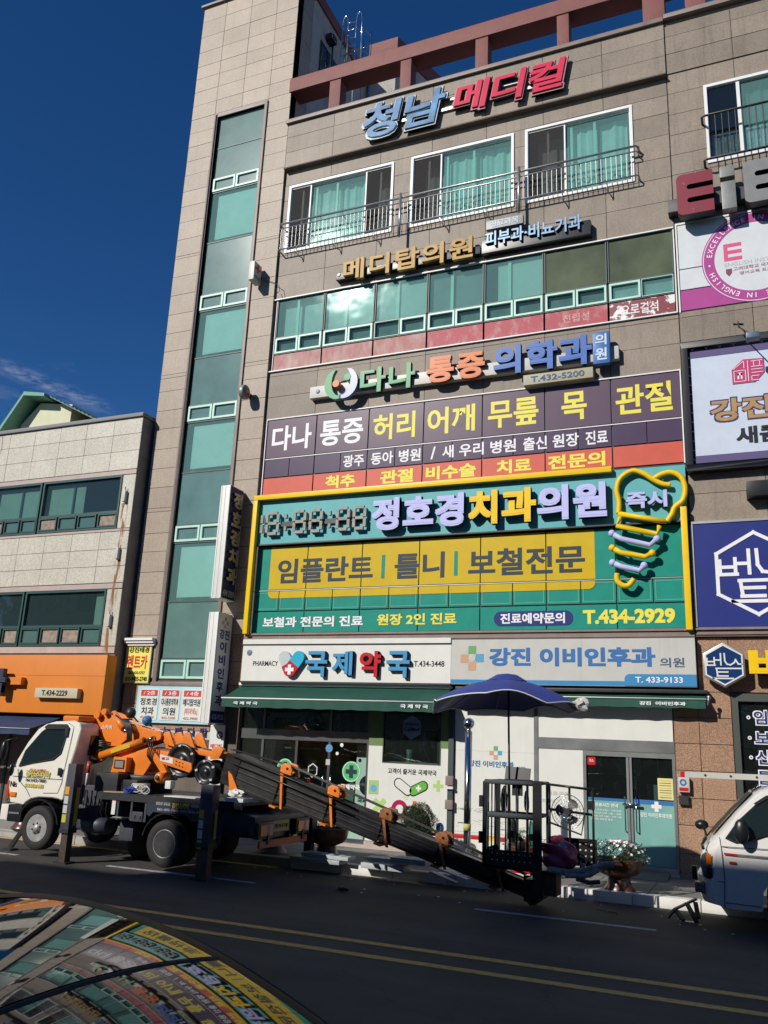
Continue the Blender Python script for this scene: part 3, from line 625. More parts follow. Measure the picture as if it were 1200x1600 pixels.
# --- red pergola on the roof
pg = MB().box(-11.0,4.0,17.25,17.80,19.72,20.16); pg.build('roof_beam', REDP, mb_, bevel=0.015)
for x0, x1 in ((-9.73,-9.40),(-7.64,-7.34),(-5.58,-5.25),(-3.50,-3.21)): MB().box(x0,x1,17.28,17.65,18.76,19.72).build('roof_column', REDP, mb_, bevel=0.01)
MB().box(-1.48,-0.99,17.28,17.85,18.76,19.72).build('roof_column', REDP, mb_, bevel=0.01)
MB().box(-0.54,-0.10,17.28,17.65,18.76,19.72).build('roof_column', REDP, mb_, bevel=0.01)
# bird spikes along beam and cornice
sk = MB()
x = -10.9
while x < 2.4:
    sk.cyl((x,17.30,20.16),(x+random.uniform(-.02,.02),17.26,20.27),.0025,n=3,caps=False); sk.cyl((x,17.24,18.76),(x+random.uniform(-.02,.02),17.2,18.86),.0025,n=3,caps=False); x += 0.085
sk.build('bird_spikes', DKM, mb_, kind='stuff')
# roof stair house behind the tower
MB().box(-11.19,-10.99,18.15,24.6,18.6,23.95).build('penthouse_wall', PLAS, mb_)
MB().box(-11.21,-10.93,18.13,24.7,23.95,24.35).build('penthouse_band', REDP, mb_)
pw_ = MB(); pw_.box(-10.99,-10.96,18.75,20.0,21.45,22.85); pwn = pw_.build('window', DKM, mb_)
MB().box(-10.965,-10.95,18.80,19.36,21.52,22.78).build('pane', GDARK, pwn); MB().box(-10.965,-10.95,19.42,19.95,21.52,22.78).build('pane', GDARK, pwn); MB().box(-10.97,-10.93,19.36,19.42,21.5,22.8).build('sash', WHT, pwn)
MB().prismz([(-10.85,22.0),(-9.9,22.0),(-9.0,24.6),(-10.6,24.6)], 18.6, 24.9).build('roof_house', PLAS, mb_)
MB().prismz([(-10.9,21.95),(-9.85,21.95),(-8.9,24.7),(-10.65,24.7)], 24.9, 25.5).build('penthouse_band', REDP, mb_)

# steel ladder hoops and a floodlight above the terrace
lad = thing('roof_ladder', 'caged steel ladder with hooped tops rising behind the red roof beam', 'ladder', (-10,19.6,18.62))
for dx, dy in ((0,0),(0.48,0)):
    x = -10.72+dx; y = 19.6
    pts = [(x,y,18.7),(x,y,24.0)]+[(x+0.10-0.10*cos(a),y,24.0+0.42*sin(a)) for a in [pi*k/8 for k in range(1,8)]]+[(x+0.20,y,24.0),(x+0.20,y,22.2)]
    MB().tube(pts, .024, 6).build('stile', STEEL, lad)
for z in (22.9,23.7): MB().tube([(-10.5+0.42*cos(a)+0.2,19.9+0.4*sin(a),z+0.0) for a in [2*pi*k/14 for k in range(14)]], .016, 5, closed=True).build('hoop', STEEL, lad)
for a in (0.4,1.6,2.8): MB().cyl((-10.3+0.42*cos(a),19.9+0.4*sin(a),18.8),(-10.3+0.42*cos(a),19.9+0.4*sin(a),24.0),.012,n=5).build('hoop_bar', STEEL, lad)
r_ = MB()
for k in range(18): r_.cyl((-10.72,19.6,19+k*0.3),(-10.24,19.6,19+k*0.3),.012,n=5)
r_.build('rungs', STEEL, lad)
fl_ = thing('rooftop_floodlight', 'small floodlight on a pole over the roof terrace beside the ladder', 'floodlight', (-10.86,19.3,18.62))
MB().cyl((-10.86,19.3,18.7),(-10.86,19.3,23.1),.03,n=8).build('pole', STEEL, fl_)
MB().box(-11.0,-10.74,19.1,19.35,23.1,23.32).box(-10.97,-10.77,19.0,19.1,23.12,23.30).build('lamp_head', DKM, fl_, bevel=0.02)

# ================================================================== RIGHT PART (academy / dental shop)
rb = thing('neighbouring_building', 'right hand building with grey brown stone above and speckled brown granite at the pavement', 'building', (1,17.5,0))
hr = [(-0.27,2.6,14.68,16.72),(-0.99,2.6,11.26,13.34),(-0.47,2.6,0.2,3.40)]
wl = MB()
for r in sub_rects((-1.025,2.6,0.0,18.62), hr): wl.box(r[0],r[1],YF+0.03,YF+0.28,r[2],r[3])
wl.build('wall', JNT, rb)
XR = [-1.022,0.39,1.80,2.6]
cladding(rb, XR, [17.25,17.79,18.27,18.68], YF-.03, GR)
cladding(rb, XR, [13.34,13.98,14.59,15.10,15.62,16.16,16.72,17.25], YF, GR, hr)
cladding(rb, XR, [6.68,7.26,7.76,8.6,9.4,10.0,10.55,11.12,11.25], YF, GR)
cladding(rb, [-1.022,-0.47,0.39,2.6], [3.42,3.9,4.43], YF, GRB)
cladding(rb, [-1.5,-1.05,-0.48], [0.2,0.56,1.05,1.52,2.0,2.48,2.95,3.42], YF, GRB)
MB().box(-1.5,-0.48,YF+.03,YF+.28,0.1,3.42).build('pier', JNT, rb)
MB().box(-1.02,2.6,17.18,YF+0.02,18.68,18.80).build('cornice', TRIMB, rb, bevel=0.012)
MB().box(-1.02,2.6,17.27,YF+0.02,4.44,4.61).box(-1.02,2.6,17.22,YF,4.56,4.59).box(-1.02,2.6,17.24,YF,4.47,4.505).build('ledge', TRIMB, rb)
MB().box(-1.52,-0.45,17.30,YF+.03,0.1,0.22).build('plinth', GRB, rb)
wn = ring(MB(), -0.27, 2.6, 14.70, 16.72, YF-.03, YF+.1, 0.07).build('window', WHT, rb)
MB().box(.40,.47,YF,YF+.08,14.77,16.65).build('sash', WHT, wn); MB().box(-.2,.4,YF+.04,YF+.045,14.77,16.65).build('pane', GDARK, wn); MB().box(.47,2.5,YF+.06,YF+.065,14.77,16.65).build('pane', GTEAL, wn)
curtain(wn, .5, 2.5, 14.8, 16.6, YF+.25, mk('curtain_dark', (0.10,0.17,0.15), 0.8), .03, 20)
MB().box(-.2,2.5,YF+.15,YF+.2,14.77,15.5).build('silver_sheet', mk('silver_sheet', (0.55,0.58,0.62), 0.35, 0.4, var=0.3, vscale=9), wn)
rr = MB()
for z in (15.72,14.62): rr.tube([(-.33,YF,z),(-.33,17.12,z),(-.27,17.08,z),(2.6,17.08,z)], .028, 6)
x = -0.2
while x < 2.6: rr.cyl((x,17.08,14.62),(x,17.08,15.72),.012,n=5,caps=False); x += .135
rr.build('railing', DKM, rb)
# academy window film: four white and magenta panels with the ring emblem
MAG = flat('film_magenta', (0.42,0.07,0.28), 0.35); WFILM = flat('film_white', (0.66,0.69,0.70), 0.3)
sg = thing('academy_window_sign', 'white and magenta window film with a round EXCELLENCE IN ENGLISH seal', 'window sign', (0.5,17.35,11.26))
for x0, x1 in ((-.97,.375),(.405,1.8),(1.82,2.6)):
    MB().box(x0,x1,YF,YF+.02,12.26,13.31).build('panel', WFILM, sg)
    for a, b in ((x0,(x0+x1)/2-.008),((x0+x1)/2+.008,x1)): MB().box(a,b,YF+.0,YF+.02,11.765,12.235).build('panel', WFILM, sg)
    MB().box(x0,x1,YF,YF+.02,11.28,11.74).build('panel', MAG, sg)
MB().box(-1.0,2.6,YF+.02,YF+.05,11.26,13.33).build('frame', MULL, sg)
MB().box(-1.015,-.985,YF-.02,YF+.03,11.24,13.36).box(-.985,2.6,YF-.02,YF+.03,13.32,13.36).build('edge_trim', WHT, sg)
def annulus(parent, cx, cz, r0, r1, y, mat, name, n=64, d=0.002, a0=0, a1=2*pi):
    vs = []; fs = []
    for i in range(n+1):
        a = a0+(a1-a0)*i/n
        for r in (r0, r1): vs += [(cx+r*cos(a), y, cz+r*sin(a)), (cx+r*cos(a), y-d, cz+r*sin(a))]
    for i in range(n):
        o = 4*i; p = o+4
        fs += [(o+1,o+3,p+3,p+1),(o+2,o,p,p+2),(o,o+1,p+1,p),(o+3,o+2,p+2,p+3)]
    return MB().add(vs, fs).build(name, mat, parent)
CX, CZ = 0.52, 12.29
annulus(sg, CX, CZ, 0.0, 1.04, YF-.0005, WFILM, 'seal_field'); annulus(sg, CX, CZ, .79, 1.0, YF-.003, MAG, 'seal_ring'); annulus(sg, CX, CZ, 1.02, 1.04, YF-.003, MAG, 'seal_ring')
def arc_text(parent, body, cx, cz, r, size, a_start, da, mat, y, bold=0.01):
    mb = MB()
    for i, ch in enumerate(body):
        if ch == ' ': continue
        vs, fs = glyphs(ch, bold, 0.5); w_ = max(p[0] for p in vs); a = a_start-da*i; c_, s_ = cos(a-pi/2), sin(a-pi/2)
        o_ = []
        for px, py, pz in vs:
            lx, lz = (px-w_/2)*size, (py-0.35)*size
            o_.append((cx+r*cos(a)+lx*c_-lz*s_, y-0.002*(pz+.5), cz+r*sin(a)+lx*s_+lz*c_))
        mb.add(o_, fs)
    return mb.build('lettering', mat, parent)
arc_text(sg, 'EXCELLENCE IN ENGLISH • EXCELLENCE IN ENGLISH • ', CX, CZ, .895, .15, radians(170), radians(7.5), WTXT, YF-.006)
PINKE = flat('print_pink', (0.70,0.10,0.24), 0.4)
eb = MB().box(-.08,.0,YF-.004,YF-.001,12.28,12.66)
for z in (12.26,12.42,12.58): eb.box(-.08,.27,YF-.0045,YF-.0015,z,z+.085)
eb.build('emblem', PINKE, sg)
text(sg, 'ENGLISH INSTITUTE', -.08, 1.15, 12.13, 12.22, flat('print_pale_grey', (0.45,0.47,0.48), .5), y=YF-.003, bold=.01, depth=.002)
text(sg, '고려대학교 국제어학원', .08, 1.1, 12.01, 12.10, flat('print_plum', (0.25,0.06,0.12), .5), y=YF-.003, bold=.012, depth=.002)
text(sg, '영어교육 프로그램', .2, 1.0, 11.90, 11.98, MAT['print_plum'], y=YF-.003, bold=.012, depth=.002)
MB().prism([(-.06,12.08),(.06,12.08),(.06,11.98),(.0,11.9),(-.06,11.98)], YF-.004, YF-.001).build('shield', MAT['print_plum'], sg)

# big EIE channel letters on a dark beam
ei = thing('academy_letter_sign', 'big rounded red and grey box letters on a dark beam above the window film', 'sign', (0.2,17.2,13.5))
MB().box(-1.13,2.6,17.13,YF,13.80,14.10).build('beam', DKM, ei, bevel=.01)
CRK = two_tone('cracked_red', (0.22,0.012,0.03), (0.55,0.20,0.22), 9, 0.66, 0.70, 0.35)
def roundE(x0, x1, z0, z1, y0, y1, mat, name='letter'):
    h = z1-z0; w_ = x1-x0; r = .12; pts = []
    def arc(cx, cz, rr, a, b, n=5):
        for k in range(n+1):
            t = radians(a+(b-a)*k/n); pts.append((cx+rr*cos(t), cz+rr*sin(t)))
    s = .06; zA = z0+h*.335; zB = z0+h*.665; xi = x0+w_*.36
    arc(x0+r, z0+r, r, 180, 270); pts.append((x1, z0)); pts.append((x1, zA-s)); arc(xi, zA, s, 270, 90, 6); pts.append((x1, zA+s)); pts.append((x1, zB-s)); arc(xi, zB, s, 270, 90, 6); pts.append((x1, zB+s)); pts.append((x1, z1)); arc(x0+r, z1-r, r, 90, 180)
    b = MB(); b.prism(pts, y0, y1); bm_mats = [mat, DKM]
    for i, f in enumerate(b.f):
        ys = {round(b.v[k][1],4) for k in f}
        if not (len(ys) == 1 and abs(list(ys)[0]-y0) < 1e-4): b.mi[i] = 1
    return b.build(name, bm_mats, ei)
GYL = mk('letter_grey', (0.21,0.215,0.205), 0.4, 0.2, var=0.12, vscale=4)
roundE(-.92,-.19,13.54,14.52,16.92,17.13,CRK)
MB().box(-.05,.24,16.95,17.13,14.28,14.53).box(-.04,.24,16.95,17.13,13.52,14.17).build('letter', GYL, ei, bevel=.012)
roundE(.40,1.16,13.54,14.52,16.92,17.13,GYL)
roundE(1.30,2.0,13.54,14.52,16.92,17.13,GYL)

# billboard
bb = thing('vinyl_billboard', 'large pale laced vinyl billboard in a thick black frame with gold heading', 'billboard', (1,17.2,7.75))
ring(MB(), -1.02, 2.6, 7.76, 10.53, 17.14, YF, .13).build('frame', BLK, bb, bevel=.01)
MB().box(-.85,2.5,17.24,17.26,7.94,10.38).build('sheet', flat('vinyl_pale', (0.56,0.63,0.74), .55), bb)
VPU = flat('vinyl_purple', (0.11,0.09,0.21), .5); MB().box(-.85,2.5,17.232,17.242,10.20,10.38).build('border_band', VPU, bb); MB().box(-.85,2.5,17.232,17.242,7.94,8.09).build('border_band', VPU, bb)
MB().box(-.95,2.5,17.27,17.3,7.85,10.45).build('backing', DKM, bb)
lc = MB()
for k in range(12): x = -.80+k*.26; lc.cyl((x,17.225,10.37),(x+.07,17.2,10.43),.006,n=4); lc.cyl((x+.02,17.225,10.36),(x-.05,17.2,10.43),.006,n=4)
for k in range(12): z = 8.0+k*.2; lc.cyl((-.85,17.225,z),(-.92,17.2,z+.03),.006,n=4)
lc.build('lacing', WTXT, bb)
GTAN = flat('print_tan', (0.42,0.27,0.12), .4, var=.15)
text(bb, '강진', -.55, .62, 8.74, 9.27, flat('print_indigo', (0.05,0.03,0.14), .4), y=17.238, bold=.075, depth=.002)
text(bb, '강진', -.52, .59, 8.77, 9.24, GTAN, y=17.234, bold=.035, depth=.003)
text(bb, '새콤', -.08, .74, 8.26, 8.62, KTXT, y=17.238, bold=.045, depth=.002)
MGT = flat('print_magenta', (0.52,0.05,0.17), .4)
MB().prism([(-.08,9.53),(.34,9.53),(.52,9.72),(.52,10.02),(.14,10.04),(-.08,9.84)], 17.228, 17.238).build('emblem', MGT, bb)
eml = MB()
for a, b in (((-.05,9.84),(.15,10.0)),((.15,10.0),(.15,9.84)),((.22,9.56),(.22,10.0)),((-.04,9.57),(-.04,9.80)),((-.04,9.80),(.17,9.80)),((.17,9.80),(.17,9.57)),((-.04,9.57),(.17,9.57)),((.28,9.98),(.49,9.98)),((.33,9.98),(.33,9.86)),((.44,9.98),(.44,9.86)),((.28,9.86),(.49,9.86)),((.28,9.80),(.49,9.80)),((.28,9.73),(.49,9.73)),((.28,9.66),(.42,9.66)),((.28,9.66),(.28,9.57)),((.28,9.57),(.40,9.57))):
    eml.obox((a[0],17.226,a[1]),(b[0],17.226,b[1]),.012,.016,up=(0,1,0))
eml.build('emblem_line', WTXT, bb)
MB().box(.02,.05,17.22,17.226,9.62,9.75).box(.08,.11,17.22,17.226,9.62,9.75).box(.02,.11,17.22,17.226,9.70,9.76).build('emblem_tooth', WTXT, bb)
lp = thing('billboard_lamp', 'small floodlight on a bent arm over the top edge of the pale billboard', 'lamp', (.15,17.3,10.9))
MB().tube([(.10,YF,10.86),(.10,17.15,10.84),(.10,16.95,10.62),(.33,16.6,10.25)], .013, 6).build('arm', DKM, lp)
MB().tube([(.01,YF-.01,10.90),(.19,YF-.01,10.87)], .02, 6).build('bracket', GREASE, lp)
MB().box(.22,.46,16.44,16.64,10.12,10.24).build('lamp_head', mk('lamp_slate', (0.08,0.14,0.19), .4, .3), lp, bevel=.02)

# navy dental board with hexagon mark
nb = thing('navy_dental_board', 'wide navy board with a white outlined hexagon mark', 'sign', (1,17.3,4.62))
NVB = flat('board_navy', (0.022,0.035,0.20), .4)
MB().box(-.97,2.6,17.27,YF-.002,4.63,6.64).build('board', NVB, nb)
MB().box(-1.0,2.6,17.25,YF-.002,6.645,6.69).box(-1.02,-.975,17.25,YF-.002,4.63,6.64).build('trim', ALU, nb)
def lines(parent, segs, y, wd, mat, name='mark_line', d=.02):
    b = MB()
    for i, (a, c) in enumerate(segs):
        da = Vector((c[0]-a[0], c[1]-a[1])).normalized()*wd/2
        b.obox((a[0]-da.x, y+0.0004*(i%7), a[1]-da.y), (c[0]+da.x, y+0.0004*(i%7), c[1]+da.y), d, wd, up=(0,0,1) if abs(da.x) > abs(da.y)*.2 else (1,0,0))
    return b.build(name, mat, parent)
def hexmark(parent, cx, cz, r, y, mat, wd, d):
    H6 = [(cx+r*cos(radians(90+60*k))*1.0, cz+r*sin(radians(90+60*k))) for k in range(6)]
    segs = [(H6[k], H6[(k+1)%6]) for k in range(6)]
    s = r
    def q(a, b): return (cx+a*s, cz+b*s)
    segs += [(q(-.80,.32),q(-.80,0)),(q(-.80,.16),q(-.52,.16)),(q(-.45,.36),q(-.45,.0)),(q(-.86,-.02),q(-.42,-.02)),(q(-.38,.24),q(-.14,.24)),(q(-.14,.56),q(-.14,.0)),
             (q(.04,.56),q(.05,.2)),(q(.05,.2),(q(.15,.03))),(q(.15,.03),q(.32,.0)),(q(.32,.0),q(.5,.12)),(q(.5,.12),q(.56,.26)),(q(.56,.26),q(.68,.04)),(q(.68,.04),q(.84,.04)),
             (q(-.38,-.18),q(.80,-.18)),(q(-.36,-.18),q(-.32,-.56)),(q(-.3,-.36),q(.16,-.36)),(q(-.34,-.56),q(.16,-.56)),(q(-.55,-.68),q(.40,-.68))]
    return lines(parent, segs, y, wd, mat, 'mark_line', d)
hexmark(nb, .10, 5.64, .78, 17.262, WTXT, .065, .012)
hs = thing('hexagon_sign', 'small navy hexagon box sign with silver rim on the brown granite', 'sign', (-.56,17.1,3.5))
H6 = [(-.56+.41*cos(radians(90+60*k)), 3.92+.41*sin(radians(90+60*k))) for k in range(6)]
MB().prism(H6, 17.06, 17.22).build('rim', ALU, hs, bevel=.012)
H6b = [(-.56+.365*cos(radians(90+60*k)), 3.92+.365*sin(radians(90+60*k))) for k in range(6)]
MB().prism(H6b, 17.052, 17.07).build('face', flat('face_navy', (0.012,0.04,0.14), .25), hs)
hexmark(hs, -.56, 3.92, .36, 17.046, LWHT, .026, .010)
MB().box(-.75,-.37,17.22,YF,3.85,3.98).build('mount', DKM, hs)
yb = thing('yellow_letter_sign', 'bright yellow box letters right of the hexagon sign', 'sign', (.3,17.1,3.6))
letters(yb, '버스트', -.13, 2.2, 3.63, 4.22, flat('letter_yellow', (0.85,0.55,0.01), .35), 17.10, .10, .06)
for x0 in (0.0,.8,1.6): MB().box(x0,x0+.3,17.1,YF,3.75,3.90).build('mount', DKM, yb)
# black bar sign at right edge between billboard and board
bs = thing('projecting_hexagon_sign', 'pale blue rimmed hexagon sign on a black bracket under the billboard', 'sign', (.3,17.2,7.1))
MB().box(.03,.45,17.05,YF,7.14,7.44).build('bracket', BLK, bs, bevel=.01)
H6 = [(.86+.48*cos(radians(90+60*k)), 7.34+.48*sin(radians(90+60*k))) for k in range(6)]
MB().prism(H6, 16.92, 17.08).build('rim', flat('rim_pale_blue', (0.55,0.66,0.75), .35), bs, bevel=.01)
# dark shop window right of the pier
sw_ = thing('dental_shop_window', 'dark shop window with white and navy outlined list of treatments', 'shop window', (1,17.4,.2))
MB().box(-.47,-.36,17.32,YF+.1,.2,3.40).box(-.36,2.6,17.32,YF+.1,3.26,3.40).build('frame', mk('frame_bronze', (0.10,0.11,0.10), .4, .4), sw_)
MB().box(-.36,2.6,YF+.04,YF+.05,.2,3.26).build('pane', GDARK, sw_)
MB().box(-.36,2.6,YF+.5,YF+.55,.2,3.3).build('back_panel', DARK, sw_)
for i, (s_, z) in enumerate((('임플란트', 2.98),('보철치료', 2.62),('신경치료', 2.28),('틀니치료', 1.94))):
    text(sw_, s_, -.13, .95, z-.14, z+.14, WTXT, y=YF+.036, bold=.075, depth=.002); text(sw_, s_, -.11, .93, z-.12, z+.12, NAVY, y=YF+.031, bold=.02, depth=.002)
    annulus(sw_, -.20, z, .014, .034, YF+.034, WTXT, 'bullet', 16)

# ================================================================== SIGNS ON THE MAIN FACADE
BLKS = mk('letter_side_dark', (0.03,0.035,0.04), .5)
tm = thing('rooftop_letter_sign', 'big slanted chrome blue and rose red building name letters under the roof line', 'sign', (-6,17.1,17.5))
def wav(u, z): return u, z+0.05*sin((u+6)*1.4)
def ang(name, chars, x0, x1, z0, z1, face, rimm):
    letters(tm, chars, x0-.05, x1+.05, z0-.05, z1+.05, rimm, 17.20, .07, .055, side=BLKS, shear=.18, gap=-.04)
    letters(tm, chars, x0, x1, z0, z1, face, 17.13, .04, .026, side=rimm, shear=.18, gap=-.04)
RIMW = flat('letter_rim_pale', (0.42,0.52,0.55), .3)
RIMP = flat('letter_rim_pink', (0.52,0.22,0.22), .3)
ang('a', '청남', -8.62, -6.38, 17.50, 18.52, CHRM, RIMW)
ang('b', '메디컬', -6.08, -3.35, 17.60, 18.42, ROSE, RIMP)
MB().box(-8.3,-3.4,17.21,17.27,17.86,17.94).box(-8.3,-3.4,17.22,17.27,18.14,18.20).build('mounting_rail', ALU, tm)

md = thing('gold_clinic_sign', 'gold letter sign on a dark bar above the fourth floor glass', 'sign', (-7.2,17.1,13.5))
MB().box(-9.22,-5.45,17.20,YF,13.62,13.82).build('bar', BLK, md, bevel=.01)
letters(md, '메디탑의원', -8.98, -5.60, 13.50, 14.08, GOLD, 17.20, .10, .024, side=mk('gold_side', (0.30,0.18,0.04), .4, .6), gap=.05)
MB().ball((-9.14,17.19,13.75),.05,(1,.3,1)).build('round_badge', WTXT, md)
pb = thing('blue_specialty_sign', 'pale blue metal letters on a black bar right of the gold sign', 'sign', (-3.9,17.1,13.6))
MB().box(-5.36,-2.84,17.16,YF,13.56,13.92).build('bar', BLK, pb, bevel=.01)
letters(pb, '피부과·비뇨기과', -5.26, -3.02, 13.68, 14.06, mk('letter_steel_blue', (0.18,0.34,0.52), .3, .1), 17.16, .07, .02, side=BLKS)
MB().box(-5.24,-4.36,17.10,YF-.15,14.13,14.36).build('plate', mk('plate_brushed', (0.26,0.28,0.29), .5, .2, var=.3), pb, bevel=.01)
text(pb, '진료과목', -5.14, -4.46, 14.17, 14.34, flat('print_steel', (0.62,0.68,0.72), .4), y=17.095, bold=.02)

dn = thing('pain_clinic_sign', 'green, orange and blue box letters on a pale bar with two swooshes in front', 'sign', (-6,17.1,10.3))
MB().box(-9.72,-2.34,17.20,YF,10.44,10.74).build('bar', LGRY, dn, bevel=.012)
def crescent(cx, cz, flip, mat):
    pts = []
    for k in range(13):
        t = radians(-100+k*160/12); pts.append((cx+flip*-.36*cos(t), cz+.40*sin(t)))
    for k in range(12, -1, -1):
        t = radians(-100+k*160/12); pts.append((cx+flip*(-.20*cos(t)+.03), cz+.05+.36*sin(t)))
    return pts
for fl, mat, cx in ((1, GRNL, -8.88), (-1, mk('letter_slate_blue', (0.20,0.24,0.52), .35), -8.72)):
    pts = crescent(cx, 10.66, fl, mat); b = MB(); n = len(pts)//2
    for i in range(n-1):
        q = [pts[i], pts[i+1], pts[-2-i], pts[-1-i]]; b.prism(q, 17.03, 17.14)
    b.build('swoosh', mat, dn)
MB().prism([(-8.93+.09*cos(a),10.66+.09*sin(a)) for a in [2*pi*k/16 for k in range(16)]], 17.02, 17.14).build('dot', ORGL, dn)
MB().prism([(-8.63+.09*cos(a),10.80+.09*sin(a)) for a in [2*pi*k/16 for k in range(16)]], 17.02, 17.14).build('dot', GRNL, dn)
letters(dn, '다나', -8.32, -6.92, 10.34, 10.98, GRNL, 17.20, .11, .03, side=mk('side_green', (0.02,0.10,0.05), .5), gap=.05)
letters(dn, '통증', -6.64, -5.25, 10.38, 11.02, ORGL, 17.20, .11, .04, side=mk('side_orange', (0.22,0.05,0.02), .5), gap=.06)
letters(dn, '의학과', -5.05, -2.88, 10.36, 11.06, BLUL, 17.20, .11, .045, side=mk('side_blue', (0.02,0.05,0.18), .5), gap=.04)
MB().box(-2.86,-2.50,17.04,17.20,10.30,11.04).build('end_box', flat('box_blue', (0.05,0.16,0.42), .4), dn, bevel=.05)
text(dn, '의', -2.80, -2.56, 10.72, 10.98, flat('print_light_blue', (0.55,0.68,0.85), .4), y=17.035, bold=.03); text(dn, '원', -2.80, -2.56, 10.38, 10.66, MAT['print_light_blue'], y=17.035, bold=.03)
ph = thing('clinic_phone_plate', 'small khaki phone number plate hanging under the blue letters', 'sign plate', (-3.6,17.2,10.0))
MB().box(-4.35,-2.84,17.16,YF,10.03,10.27).build('plate', flat('plate_khaki', (0.42,0.40,0.30), .5), ph, bevel=.01)
text(ph, 'T.432-5200', -4.18, -3.02, 10.08, 10.22, flat('print_slate', (0.07,0.12,0.18), .5), y=17.155, bold=.02)
MB().ball((-9.5,17.19,10.6),.055,(1,.3,1)).build('round_badge', mk('badge_grey', (0.35,0.38,0.42), .5), dn)

# purple printed window band (third floor)
ps = thing('purple_window_sign', 'purple and coral printed window film with large yellow and white words', 'window sign', (-6,17.35,7.93))
MB().box(-10.88,-1.06,YF+.03,YF+.06,7.9,9.95).build('frame', DKM, ps)
for i in range(7):
    x0, x1 = XB[i]+.016, XB[i+1]-.016; xm = (x0+x1)/2
    MB().box(x0,x1,YF+.0,YF+.03,8.925,9.925).build('panel', PURP, ps)
    for a, b in ((x0,xm-.01),(xm+.01,x1)): MB().box(a,b,YF+.004,YF+.03,8.425,8.88).build('panel', PURP2, ps)
    MB().box(x0,x1,YF+.0,YF+.03,7.95,8.395).build('panel', CORL, ps)
MB().box(-10.87,-1.06,YF-.01,YF+.02,8.885,8.905).box(-10.88,-1.06,YF-.025,YF+.02,9.93,9.955).box(-1.075,-1.05,YF-.03,YF+.03,7.92,9.96).box(-10.885,-10.865,YF-.03,YF+.03,7.92,9.93).build('edge_trim', WHT, ps)
yy = YF-.001
for s_, a, b, mt in (('다나',-10.70,-9.60,WTXT),('통증',-9.36,-8.22,WTXT),('허리',-7.96,-6.90,YTXT),('어깨',-6.60,-5.46,YTXT),('무릎',-5.16,-4.02,YTXT),('목',-3.52,-2.98,YTXT),('관절',-2.38,-1.24,YTXT)):
    text(ps, s_, a, b, 9.09, 9.74, mt, y=yy, bold=.024)
for s_, a, b in (('광주',-8.70,-8.16),('동아',-7.98,-7.42),('병원',-7.28,-6.74),('/',-6.50,-6.38),('새',-6.22,-5.95),('우리',-5.82,-5.25),('병원',-5.10,-4.52),('출신',-4.36,-3.84),('원장',-3.72,-3.16),('진료',-3.02,-2.56)):
    text(ps, s_, a, b, 8.50, 8.80, WTXT, y=yy+.004, bold=.022)
for s_, a, b in (('척추',-9.14,-8.36),('관절',-7.72,-6.90),('비수술',-6.60,-5.42),('치료',-4.95,-4.18),('전문의',-3.82,-2.62)):
    text(ps, s_, a, b, 8.01, 8.33, YTXT, y=yy, bold=.04)

# dental clinic sign: teal board, green and yellow panes, yellow frame
dp = thing('dental_window_sign', 'green window film with a big yellow rounded field and dark implant lettering', 'window sign', (-6,17.35,4.6))
MB().box(-10.9,-1.16,YF+.03,YF+.06,4.6,6.70).build('frame', DKM, dp)
def rrect(x0,x1,z0,z1,r,corners='tl tr bl br'):
    P = []
    for nm, cx, cz, a0 in (('br',x1-r,z0+r,270),('tr',x1-r,z1-r,0),('tl',x0+r,z1-r,90),('bl',x0+r,z0+r,180)):
        if nm in corners: P += [(cx+r*cos(radians(a0+k*15)), cz+r*sin(radians(a0+k*15))) for k in range(7)]
        else: P += [{'br':(x1,z0),'tr':(x1,z1),'tl':(x0,z1),'bl':(x0,z0)}[nm]]
    return P
for i in range(7):
    x0, x1 = XB[i]+.012, (XB[i+1] if i < 6 else -1.16)-.012; xm = (XB[i]+XB[i+1])/2
    MB().box(x0,x1,YF+.002,YF+.03,5.625,6.66).build('panel', TGRN, dp)
    for a, b in ((x0,xm-.01),(xm+.01,x1)): MB().box(a,b,YF+.002,YF+.03,5.13,5.59).build('panel', TGRN, dp)
    MB().box(x0,x1,YF+.002,YF+.03,4.62,5.10).build('panel', TGRN, dp)
    for a, b in ((x0,xm-.01),(xm+.01,x1)): ring(MB(), a+.03, b-.03, 5.16, 5.56, YF-.004, YF+.004, .02).build('vent_outline', flat('outline_green', (0.10,0.36,0.28), .4), dp)
for i in range(7):      # the yellow field is printed pane by pane
    x0, x1 = XB[i]+.012, XB[i+1]-.012
    a, b = max(x0,-10.47), min(x1,-2.88)
    if b-a < .1: continue
    MB().box(a,b,YF-.002,YF+.001,5.63,6.655).build('yellow_field', YELF, dp)
    cn = ('bl' if i == 0 else 'br' if i == 5 else '')
    xm = (XB[i]+XB[i+1])/2
    for a2, b2 in ((a,xm-.01),(xm+.01,b)):
        c2 = 'bl' if (i == 0 and a2 == a) else 'br' if (i == 5 and b2 == b) else ''
        if b2-a2 > .05: MB().prism(rrect(a2,b2,5.42,5.585,.14,c2), YF-.0095, YF-.006).build('yellow_field', YELF, dp)
MB().box(-10.87,-1.16,YF-.014,YF+.02,5.595,5.612).build('edge_trim', ALU, dp)
yq = YF-.004
for s_, a, b, mt in (('임플란트',-10.25,-7.80,DTXT),('틀니',-7.27,-6.10,DTXT),('보철전문',-5.56,-3.08,DTXT)):
    text(dp, s_, a, b, 5.77, 6.35, mt, y=yq, bold=.028)
for x in (-7.55,-5.84): MB().box(x-.04,x+.04,yq-.003,yq,5.80,6.34).build('print_bar', TGRN, dp)
text(dp, '보철과 전문의 진료', -10.55, -7.98, 4.74, 4.98, WTXT, y=yq, bold=.035)
text(dp, '원장 2인 진료', -7.64, -5.80, 4.75, 5.00, YTXT, y=yq, bold=.035)
